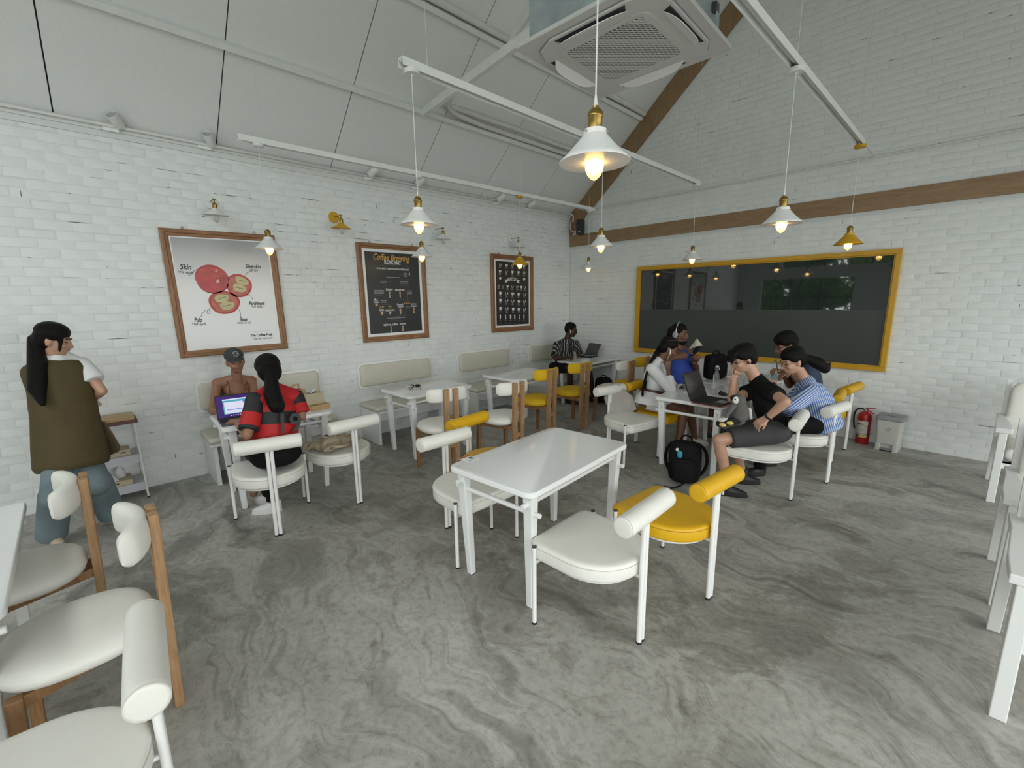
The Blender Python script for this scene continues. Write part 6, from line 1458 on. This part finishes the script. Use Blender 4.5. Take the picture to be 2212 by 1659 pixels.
tumbler('glass of iced milk coffee with a straw on the corner table', V((.665, -.66, TT + .003)), .135, .034, .046, 'milk_coffee', .92, True, True)
tumbler('glass with pale lemonade beside the black laptop', onz(1541, 852, TT), .12, .030, .037, 'lemonade', .45, True)
tumbler('empty glass beside the pink cup', onz(1600, 838, TT), .11, .03, .037)
tumbler('short clear glass left of the black laptop', onz(1481, 843, TT), .07, .026, .030)
bo = thing('glass_bottle', 'clear glass swing top bottle behind the black laptop', 'bottle', onz(1546, 838, TT))
MB().lathe([(0, 0), (.034, 0), (.036, .005), (.036, .115), (.030, .150), (.016, .190), (.0145, .235), (.016, .240), (.0, .240)], n=22).build('bottle_body', M['glass'], bo, 50)
MB().lathe([(0, .240), (.017, .240), (.017, .256), (0, .258)], n=16).build('stopper', M['paper_white'], bo, 50); MB().tube([(.017, 0, .225), (.024, 0, .205), (.022, 0, .245), (0, 0, .262), (-.022, 0, .245), (-.024, 0, .205), (-.017, 0, .225)], .0014, 5).build('clip_wire', M['silver'], bo, 60)
bo = thing('water_bottle', 'clear water bottle with a teal cap by the man in dark blue', 'bottle', onz(1671, 820, TT))
MB().lathe([(0, 0), (.033, 0), (.035, .006), (.035, .13), (.028, .165), (.014, .195), (.0135, .215), (0, .215)], n=20).build('bottle_body', M['glass'], bo, 50); MB().lathe([(0, .006), (.032, .006), (.033, .07), (0, .072)], n=20).build('teal_sleeve', M['glass_teal'], bo, 50); MB().lathe([(0, .212), (.0165, .212), (.0165, .240), (0, .241)], n=16).build('cap', M['glass_teal'], bo, 40)
pk = thing('pink_cup', 'pink and clear cup in front of the man in the black t-shirt', 'cup', onz(1576, 833, TT)); MB().lathe([(0, 0), (.030, 0), (.036, .058), (0, .058)], n=20).build('clear_base', M['glass'], pk, 50); MB().lathe([(0, .058), (.037, .058), (.041, .105), (0, .105)], n=20).build('pink_body', M['pink_cup'], pk, 50); MB().lathe([(0, .105), (.043, .105), (.043, .113), (0, .115)], n=20).build('lid', M['paper_white'], pk, 50)
ms = thing('computer_mouse', 'black computer mouse behind the black laptop', 'mouse', onz(1561, 854, TT), R(60)); MB().sup((0, 0, .014), (.062, .112, .038), .8, .8, 20, 10).build('shell', M['black_plastic'], ms, 60); MB().cyl((-.004, .03, .033), (.004, .03, .033), .008, n=12).build('wheel', M['black_rubber'], ms)
def phone(label, p, rz, tilt=0):
    t = thing('phone', label, 'phone', p, rz); MB().prism(rrect(.074, .155, .010, 4), 0, .009).build('body', M['black_plastic'], t, None, bevel=.002); MB().prism(rrect(.068, .148, .008, 4), .009, .0094).build('screen', M['screen_off'], t, None); return t
phone('black phone under the hand of the white dress woman', onz(1477, 838, TT + .002), R(70)); phone('black phone at the far end of the group table', onz(1698, 818, TT), R(20))
nb = thing('notebook', 'dark notebook in front of the man in dark blue', 'notebook', onz(1695, 805, TT), R(12)); MB().bx((-.10, -.07, 0), (.10, .07, .012)).build('cover', M['black_plastic'], nb, None, bevel=.002); MB().bx((-.098, -.066, .012), (.098, .066, .016)).build('pages', M['page_cream'], nb, None)
for lb, px, py, s_ in (('folded white napkin near the black phone', 1688, 817, .07), ('small white card left of the black laptop', 1483, 848, .06)):
    o = MB().box((0, 0, .003), (s_, s_ * .7, .006)).xform(Matrix.Translation(onz(px, py, TT)) @ Matrix.Rotation(R(25), 4, 'Z')).build('napkin' if 'napkin' in lb else 'card', M['paper_white'], None, None); tag(o, lb, 'napkin' if 'napkin' in lb else 'card')
dsh = thing('glass_dish', 'shallow clear dish beside the teal bottle', 'dish', onz(1652, 812, TT)); MB().lathe([(0, 0), (.04, 0), (.075, .022), (.073, .022), (.04, .004), (0, .004)], n=24).build('bowl', M['glass'], dsh, 50)

# sunglasses and receipt on the wall table
sg = thing('sunglasses', 'dark sunglasses lying on the wall table', 'sunglasses', onz(896, 838, TT), R(60)); mat('lens_dark', (.020, .010, .006), .12)
for sx in (-1, 1):
    MB().sup((sx * .034, 0, .024), (.060, .016, .046), .9, .7, 18, 10, Matrix.Rotation(R(18), 3, 'X')).build('lens', M['lens_dark'], sg, 60); MB().tube([(sx * .064, 0, .036), (sx * .070, -.05, .022), (sx * .055, -.13, .005)], .0035, 6).build('temple', M['lens_dark'], sg, 60)
MB().tube([(-.008, .004, .034), (0, .008, .037), (.008, .004, .034)], .003, 6).build('bridge', M['lens_dark'], sg, 60)
rc = [V((.045 * math.cos(a) * (1 + .1 * a), y, .020 + .018 * math.sin(a))) for y in (-.04, .04) for a in [math.pi * (1.1 - i / 7) for i in range(8)]]
o = MB().add(rc, [(i, i + 1, 9 + i, 8 + i) for i in range(7)]).xform(Matrix.Translation(onz(883, 840, TT) + V((0, 0, -.0005))) @ Matrix.Rotation(R(35), 4, 'Z')).build('receipt', M['paper_white'], None, 60); sm_ = o.modifiers.new('s', 'SOLIDIFY'); sm_.thickness = .0008; tag(o, 'curled white paper slip beside the sunglasses', 'paper')

# service items on the first wall table
mat('box_cream', (.46, .40, .27), .7); mat('card_box', (.46, .31, .15), .75); mat('kraft', (.40, .27, .14), .8, bump=.2, bscale=30); mat('tray_wood', (.30, .17, .07), .6)
a = onz(688, 886, TT); cb = thing('cardboard_box', 'flat brown cardboard box under the tissue box', 'box', (a.x - .06, a.y + .02, TT), R(6)); MB().bx((-.065, -.09, 0), (.065, .09, .048)).build('carton', M['card_box'], cb, None, bevel=.002); MB().bx((-.066, -.088, .046), (-.02, .088, .050)).build('flap', M['card_box'], cb, None)
tb = thing('tissue_box', 'cream tissue box on top of the cardboard box', 'tissue box', (a.x - .10, a.y - .01, TT + .0505), R(4)); MB().bx((-.06, -.085, 0), (.06, .085, .105)).build('carton', M['box_cream'], tb, None, bevel=.004); MB().prism([(.05 * math.cos(q), .022 * math.sin(q)) for q in [2 * math.pi * i / 16 for i in range(16)]][::1], .105, .1056).xform(Matrix.Rotation(R(90), 4, 'Z')).build('slot', M['black_rubber'], tb, None)
mb = MB(); mb.add([V((-.012, -.02, .104)), V((.012, -.015, .104)), V((.016, .03, .135)), V((.0, .022, .150)), V((-.014, .02, .128))], [(0, 1, 2, 3, 4)]); o = mb.build('tissue', M['paper_white'], tb, 60); q = o.modifiers.new('s', 'SOLIDIFY'); q.thickness = .003
kb_ = thing('paper_bag', 'brown kraft paper bag behind the tissue box', 'bag', (a.x - .20, a.y - .12, TT), R(10)); MB().bx((-.045, -.07, 0), (.045, .07, .19)).build('sack', M['kraft'], kb_, None, bevel=.006); MB().tube([(0, -.03, .19), (0, -.03, .235), (0, .03, .235), (0, .03, .19)], .010, 8).build('handle', M['kraft'], kb_, 60)
tr = thing('wooden_tray', 'brown wooden tray under the service items', 'tray', (a.x - .24, a.y - .30, TT), R(6)); MB().bx((-.11, -.13, 0), (.11, .13, .010)).build('bottom', M['tray_wood'], tr, None)
for q0, q1 in (((-.11, -.13, .010), (.11, -.12, .04)), ((-.11, .12, .010), (.11, .13, .04)), ((.10, -.12, .010), (.11, .12, .04)), ((-.11, -.12, .010), (-.10, .12, .04))): MB().bx(q0, q1).build('rim', M['tray_wood'], tr, None)
wbz = thing('pump_bottle', 'white squeeze bottle on the wooden tray', 'bottle', (a.x - .28, a.y - .24, TT + .0105)); MB().lathe([(0, 0), (.032, 0), (.034, .01), (.032, .09), (.018, .125), (.012, .13), (.011, .16), (.004, .20), (0, .20)], n=18).build('bottle_body', M['paper_white'], wbz, 50); MB().tube([(.03, 0, .09), (.055, 0, .085), (.055, 0, .04), (.033, 0, .03)], .006, 6).build('handle', M['paper_white'], wbz, 60)
tumbler('clear glass jug on the wooden tray', V((a.x - .26, a.y - .355, TT + .0105)), .15, .042, .045, None, .5, False, False, 'glass_jug', 'jug')

# ------------------------------------------------------------------ bags
def lumpy(name, mb, mt, parent, vox=.010, amp=.02, scale=.12, it=3):
    o = mesh_join(name, [remesh(mb, vox, it)], [M[mt]], parent)
    tx = bpy.data.textures.new(name, 'CLOUDS'); tx.noise_scale = scale; d = o.modifiers.new('folds', 'DISPLACE'); d.texture = tx; d.strength = amp; d.mid_level = .5
    return o
mat('tote_cloth', (.40, .375, .345), .85, var=.1, scale=6, bump=.25, bscale=25); mat('beige_cloth', (.37, .305, .215), .85, var=.12, scale=6, bump=.25, bscale=25)
t = thing('tote_bag', 'grey canvas tote bag slumped on a white chair', 'bag', (2.78, -2.47, .476)); mb = MB(); c = V(t.location)
q = lambda px, py, dz=0: JP(px, py, 5.18 + dz)
mb.loft([[JP(px, py, 5.20 + s_ * .085) for px, py in ((1316, 893), (1352, 899), (1378, 884), (1366, 856), (1346, 840), (1318, 838), (1306, 860))] for s_ in (-1, 1)])
lumpy('sack', mb, 'tote_cloth', t, .009, .045, .16)
mb = MB(); mb.tube([p for p in bez(JP(1318, 846, 5.12), JP(1322, 826, 5.10), JP(1340, 822, 5.12), JP(1342, 846, 5.14), 8)], .013, 6); cloth('handle', mb, 'tote_cloth', t, .007, 1); mb = MB(); mb.tube([p for p in bez(JP(1328, 842, 5.22), JP(1335, 824, 5.2), JP(1352, 832, 5.2), JP(1354, 852, 5.22), 8)], .012, 6); cloth('handle', mb, 'tote_cloth', t, .007, 1)
t = thing('cloth_bag', 'crumpled beige cloth bag spread on a white chair', 'bag', (1.60, -5.28, .476)); mb = MB()
for px, py, d_, rx, ry, rz_ in ((690, 960, 3.86, .10, .09, .045), (715, 958, 3.78, .10, .10, .060), (742, 952, 3.82, .09, .09, .055), (760, 948, 3.90, .05, .08, .035), (668, 962, 3.92, .06, .07, .025), (705, 968, 3.68, .08, .05, .03)):
    p = onz(px, py, .50 + rz_ * .6); ell(mb, p, (rx, ry, rz_))
lumpy('sack', mb, 'beige_cloth', t, .009, .055, .10)
for p0, p1, p2, p3 in (((690, 948), (716, 972), (740, 968), (762, 955)), ((668, 968), (690, 940), (700, 938), (712, 965)), ((700, 975), (725, 955), (745, 945), (755, 940))):
    MB().tube([p - V(t.location) for p in bez(onz(*p0, .53), onz(*p1, .575), onz(*p2, .575), onz(*p3, .53), 10)], .012, 6).build('strap', M['beige_cloth'], t, 60)
sg2 = thing('sunglasses', 'dark sunglasses lying on the beige cloth bag', 'sunglasses', onz(712, 944, .555), R(30))
for sx in (-1, 1): MB().sup((sx * .03, 0, .012), (.052, .04, .012), .9, .7, 16, 8).build('lens', M['lens_dark'], sg2, 60)
MB().tube([(-.01, 0, .012), (.01, 0, .012)], .003, 6).build('bridge', M['lens_dark'], sg2, 60)

mat('bag_black', (.0085, .0085, .009), .7, bump=.2, bscale=60)
for n_ in ('bag_black', 'black_cloth', 'hair_black', 'hair_brown', 'book_cover'): M[n_].node_tree.nodes['Principled BSDF'].inputs['Specular IOR Level'].default_value = .12
t = thing('backpack', 'black backpack on the floor beside the group table leg', 'backpack', (3.62, -2.72, 0), R(20)); mb = MB()
mb.sup((0, 0, .20), (.30, .20, .40), .45, .6, 24, 14, Matrix.Rotation(R(-8), 3, 'X')); mb.sup((0, -.09, .14), (.24, .10, .24), .5, .6, 20, 12); o = mb.build('pack', M['bag_black'], t, 60)
MB().sup((0, -.135, .135), (.20, .05, .20), .5, .6, 20, 12).build('front_pocket', M['bag_black'], t, 60); MB().tube(bez((-.05, .05, .40), (-.05, .05, .46), (.05, .05, .46), (.05, .05, .40), 8), .010, 6).build('top_handle', M['bag_black'], t, 60)
for sx in (-1, 1): MB().tube(bez((sx * .10, .10, .36), (sx * .22, .16, .30), (sx * .22, .14, .10), (sx * .13, .09, .04), 10), .016, 6).build('shoulder_strap', M['bag_black'], t, 60)
MB().tube(bez((.02, -.10, .03), (.0, -.20, .02), (-.06, -.24, .010), (-.10, -.27, .008), 8), .008, 6).build('loose_strap', M['bag_black'], t, 60)
mat('blue_tag', (.03, .28, .42), .5); MB().sup((-.04, -.115, .30), (.05, .03, .075), .8, .8, 14, 8).build('blue_charm', M['blue_tag'], t, 60); MB().sup((-.065, -.115, .345), (.03, .02, .035), .8, .8, 12, 8).build('white_charm', M['paper_white'], t, 60)
t = thing('laptop_bag', 'black boxy bag standing on the group table by the reading man', 'bag', (3.20, -1.06, TT), R(72)); MB().sup((0, 0, .155), (.30, .15, .31), .3, .4, 24, 14).build('pack', M['bag_black'], t, 60); MB().sup((0, -.07, .12), (.24, .06, .20), .4, .5, 20, 12).build('front_pocket', M['bag_black'], t, 60); MB().tube(bez((-.06, 0, .30), (-.06, 0, .37), (.06, 0, .37), (.06, 0, .30), 8), .010, 6).build('handle', M['bag_black'], t, 60)
t = thing('backpack', 'black backpack on the floor under the corner table', 'backpack', (1.10, -.42, 0), R(35)); MB().sup((0, 0, .22), (.30, .22, .44), .5, .6, 24, 14).build('pack', M['bag_black'], t, 60); MB().sup((0, -.10, .15), (.22, .08, .22), .5, .6, 20, 12).build('front_pocket', M['bag_black'], t, 60); MB().tube(bez((-.05, .04, .43), (-.05, .04, .48), (.05, .04, .48), (.05, .04, .43), 8), .009, 6).build('top_handle', M['bag_black'], t, 60)

# ------------------------------------------------------------------ penguin plush on the lap
mat('plush_grey', (.105, .098, .092), .95, var=.1, scale=30, bump=.3, bscale=90); mat('plush_white', (.55, .53, .49), .95, bump=.2, bscale=90); mat('plush_black', (.010, .010, .010), .95, bump=.2, bscale=90); mat('plush_yellow', (.62, .50, .16), .9)
t = thing('penguin_plush', 'grey penguin soft toy sitting on the lap of the man in black', 'soft toy', JP(1588, 905, 3.66)); lo = V(t.location); Q = lambda px, py, d_: JP(px, py, d_) - lo
mb = MB(); ell(mb, JP(1597, 893, 3.68), (.075, .075, .105)); ell(mb, JP(1595, 866, 3.68), (.062, .062, .058)); cloth('body', mb, 'plush_grey', t, .007, 4)
mb = MB(); ell(mb, Q(1589, 865, 3.622), (.026, .012, .034), frame3(-CF, V((0, 0, 1)))); mb.build('face_patch', M['plush_white'], t, 60); mb = MB(); ell(mb, Q(1588, 863, 3.610), (.006, .005, .007)); mb.build('eye', M['plush_black'], t, 60)
mb = MB(); cap_shape(mb, Q(1584, 877, 3.62), Q(1568, 899, 3.60), .026, .016); mb.build('wing', M['plush_grey'], t, 60); mb = MB(); cap_shape(mb, Q(1618, 885, 3.70), Q(1622, 903, 3.72), .02, .012); mb.build('wing', M['plush_white'], t, 60); mb = MB(); ell(mb, Q(1585, 859, 3.66), (.028, .035, .022)); mb.build('hood', M['plush_black'], t, 60)
mb = MB(); cap_shape(mb, Q(1555, 915, 3.66), Q(1605, 905, 3.66), .030, .034); mb.build('base', M['plush_black'], t, 60)
for px, py in ((1561, 918), (1577, 914)): mb = MB(); ell(mb, Q(px, py, 3.60), (.028, .022, .016)); mb.build('foot', M['plush_yellow'], t, 60)
mb = MB(); ell(mb, Q(1557, 907, 3.62), (.035, .02, .018)); ell(mb, Q(1566, 903, 3.62), (.02, .02, .022)); mb.build('belly_tuft', M['plush_white'], t, 60)['kind'] = 'stuff'

# ------------------------------------------------------------------ fire extinguisher, pedal bin
mat('red_enamel', (.42, .012, .016), .28, coat=.3); mat('label_white', (.62, .62, .58), .5); mat('label_yellow', (.60, .50, .05), .5); mat('label_green', (.03, .16, .06), .5)
t = thing('fire_extinguisher', 'red fire extinguisher standing against the back wall', 'fire extinguisher', (4.635, -.118, 0), R(-20))
MB().lathe([(0, 0), (.064, 0), (.068, .006), (.068, .335), (.062, .362), (.045, .382), (.026, .392), (.022, .40), (0, .40)], n=32).build('cylinder', M['red_enamel'], t, 50)
MB().lathe([(0, .395), (.020, .395), (.020, .425), (0, .425)], n=16).build('valve', M['silver'], t, 40); MB().beam((0, 0, .430), (.105, -.02, .452), .016, .010).build('lever', M['red_enamel'], t, None); MB().beam((0, 0, .425), (.10, -.02, .385), .016, .008).build('carry_handle', M['red_enamel'], t, None)
MB().tube(bez((-.015, 0, .415), (-.13, -.02, .45), (-.12, -.02, .30), (-.085, -.02, .16), 14), .0095, 8).build('hose', M['black_rubber'], t, 60)
def band(z0, z1, a0, a1, mm, nm, r_=.0688):
    n = 14; mb = MB(); mb.loft([[V((r_ * math.cos(R(a0 + (a1 - a0) * i / n)), r_ * math.sin(R(a0 + (a1 - a0) * i / n)), z)) for i in range(n + 1)] + [V((.066 * math.cos(R(a1 - (a1 - a0) * i / n)), .066 * math.sin(R(a1 - (a1 - a0) * i / n)), z)) for i in range(n + 1)] for z in (z0, z1)]); mb.build(nm, M[mm], t, 60)
band(.085, .285, -150, -30, 'label_white', 'label'); band(.09, .115, -150, -95, 'label_green', 'label_band', .0692); band(.09, .115, -95, -35, 'label_yellow', 'label_band', .0692); band(.238, .252, -130, -75, 'red_enamel', 'label_band', .0692); band(.238, .252, -72, -55, 'label_yellow', 'label_band', .0692); band(.222, .226, -150, -30, 'ink_grey', 'label_line', .0692)
for k in range(4): band(.155 + k * .013, .158 + k * .013, -128, -50, 'ink_dim', 'label_line', .0692)
MB().tube([(.0700 * math.cos(a), .0700 * math.sin(a), .128) for a in [2 * math.pi * i / 28 for i in range(28)]], .003, 5, True).build('strap', M['black_rubber'], t, 60)
mat('bin_body', (.62, .62, .585), .45); mat('bin_lid', (.27, .29, .30), .4)
t = thing('pedal_bin', 'pale grey plastic pedal bin with a grey lid', 'bin', (4.885, -.205, 0), R(-4))
def bring(w_, d_, z, dx=0): return [V((x, y, z)) for x, y in rrect(w_, d_, .028, 5)]
mb = MB(); mb.loft([bring(.205, .205, .085), bring(.215, .215, .20), bring(.232, .235, .36)]); mb.build('bucket', M['bin_body'], t, 40, bevel=.002)
for sx in (-1, 1): MB().loft([[V((x + sx * .077, y, z)) for x, y in rrect(.05, .205, .012, 3)] for z in (0, .09)]).build('side_foot', M['bin_body'], t, 40)
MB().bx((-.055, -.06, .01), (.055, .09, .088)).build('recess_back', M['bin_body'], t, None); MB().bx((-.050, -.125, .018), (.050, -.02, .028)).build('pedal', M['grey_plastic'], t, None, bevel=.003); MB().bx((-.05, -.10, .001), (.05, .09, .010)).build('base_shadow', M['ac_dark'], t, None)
MB().loft([bring(.236, .240, .360), bring(.252, .256, .366), bring(.252, .256, .392), bring(.238, .240, .408), bring(.20, .20, .412)]).build('lid', M['bin_lid'], t, 40); MB().prism(rrect(.175, .145, .014, 4, 0, .01), .412, .4155).build('lid_flap', M['bin_lid'], t, None); MB().box((0, -.075, .4125), (.075, .008, .003)).build('lid_slot', M['black_rubber'], t, None)
MB().tube([(.022 * math.cos(R(90 + 72 * i)), -.1125 - .0, .262 + .020 * math.sin(R(90 + 72 * i))) for i in range(5)], .0045, 6, True).build('emblem', M['grey_plastic'], t, 60)

# ------------------------------------------------------------------ service trolley by the standing woman
mat('trolley_lilac', (.52, .52, .56), .4); wood('tray_pale', (.42, .27, .12), (.56, .39, .20), (6, .8, 6), .5, 2.0); mat('tray_red', (.13, .055, .045), .5)
t = thing('service_trolley', 'white service trolley with a wooden tray top against the wall', 'trolley', (.165, -6.72, 0))
for sx in (-1, 1):
    for sy in (-1, 1): lg = MB().tube([(sx * .125, sy * .20, .012), (sx * .122, sy * .195, .40), (sx * .100, sy * .19, .72)], .0085, 8).build('leg', M['steel_white'], t, 60); MB().cyl((sx * .125, sy * .20, 0), (sx * .125, sy * .20, .014), .010, n=10).build('foot', M['black_rubber'], lg)
MB().prism(rrect(.27, .43, .02, 4), .715, .745).build('top_board', M['tray_red'], t, None, bevel=.003); MB().prism(rrect(.235, .395, .008, 3), .745, .775).build('wooden_tray', M['tray_pale'], t, None, bevel=.002)
for z in (.085, .35):
    n = MB(); n.loft([[V((x, y, zz)) for x, y in rrect(.265, .41, .03, 4)] for zz in (z, z + .075)]); n.build('shelf_tub', M['trolley_lilac'], t, 40)
    # (contents stand in the tub)
for k, (yy, z, sz, mm, lb) in enumerate(((.06, .427, (.15, .14, .055), 'box_cream', 'cream paper box on the middle trolley shelf, right one'), (-.09, .427, (.15, .13, .055), 'card_box', 'brown paper box on the middle trolley shelf, left one'), (-.02, .162, (.20, .26, .045), 'box_cream', 'flat cream carton on the low trolley shelf'))):
    o = thing('paper_box', lb, 'box', (.185, -6.72 + yy, z - .001)); MB().box((0, 0, sz[2] / 2), sz).build('carton', M[mm], o, None, bevel=.002); MB().box((sz[0] / 2 + .0004, .02, sz[2] * .55), (.0008, .035, .010)).build('printed_mark', M['ink'], o, None)
o = thing('spray_bottle', 'white bottle on the low trolley shelf', 'bottle', (.15, -6.68, .2055)); MB().lathe([(0, 0), (.034, 0), (.036, .01), (.033, .07), (.014, .095), (.012, .13), (0, .132)], n=16).build('bottle_body', M['paper_white'], o, 50); MB().box((.02, 0, .14), (.05, .018, .02)).build('nozzle', M['paper_white'], o, None)
o = MB().lathe([(0, 0), (.045, .0), (.018, .045), (0, .06)], n=5).xform(Matrix.Translation((.23, -6.74, .2055))).build('folded_cloth', M['paper_white'], None, 20); tag(o, 'folded white cloth on the low trolley shelf', 'cloth')

# ------------------------------------------------------------------ greenery outside the front windows (seen mirrored in the glass)
mat('leaf_green', (.050, .125, .022), .6, var=.5, scale=2.5); mat('bark', (.10, .07, .045), .9); mat('leaf_light', (.12, .22, .035), .6, var=.4, scale=3)
def tree(label, x, y, h, r_, mt, seed):
    rnd = random.Random(seed); t = thing('tree', label, 'tree', (x, y, -.13)); MB().tube([(0, 0, 0), (.05, .03, h * .35), (-.03, 0, h * .7)], .09, 8, radii=[.12, .09, .05]).build('trunk', M['bark'], t, 60); mb = MB()
    for k in range(2600):
        while True:
            p = V((rnd.uniform(-1, 1), rnd.uniform(-1, 1), rnd.uniform(-1, 1)))
            if .25 < p.length < 1: break
        c = V((p.x * r_, p.y * r_, h * .62 + p.z * h * .42)); a = V((rnd.uniform(-1, 1), rnd.uniform(-1, 1), rnd.uniform(-1, 1))).normalized(); b = a.orthogonal().normalized(); s_ = rnd.uniform(.05, .11)
        mb.add([c - a * s_, c + b * s_ * .45, c + a * s_, c - b * s_ * .45], [(0, 1, 2, 3)])
    o = mb.build('crown', M[mt], t, None, weld=False); o['kind'] = 'stuff'
tree('dense green tree outside the front window, mirrored in the inner window', .9, -11.2, 4.2, 1.3, 'leaf_green', 1)
tree('lighter green tree outside the front window, mirrored in the inner window', 2.6, -12.0, 4.6, 1.5, 'leaf_light', 2)
tree('green tree outside the front wall, left of the others', -1.2, -11.5, 4.0, 1.4, 'leaf_green', 3)

mat('hedge_green', (.030, .070, .016), .8, var=.6, scale=3, bump=.8, bscale=9)
hd = thing('hedge', 'added backdrop of green hedge beyond the trees outside', 'hedge', (2.0, -15.2, -.13)); rnd = random.Random(9); mb = MB()  # backdrop added to cover bright sky between leaves and darken the mirrored view
for k in range(60): mb.sup((rnd.uniform(-6, 6), rnd.uniform(-.5, .5), rnd.uniform(.3, 4.4)), (rnd.uniform(1.2, 2.0), 1.2, rnd.uniform(1.0, 1.6)), 1, 1, 10, 6)
mb.build('foliage', M['hedge_green'], hd, 60)['kind'] = 'stuff'
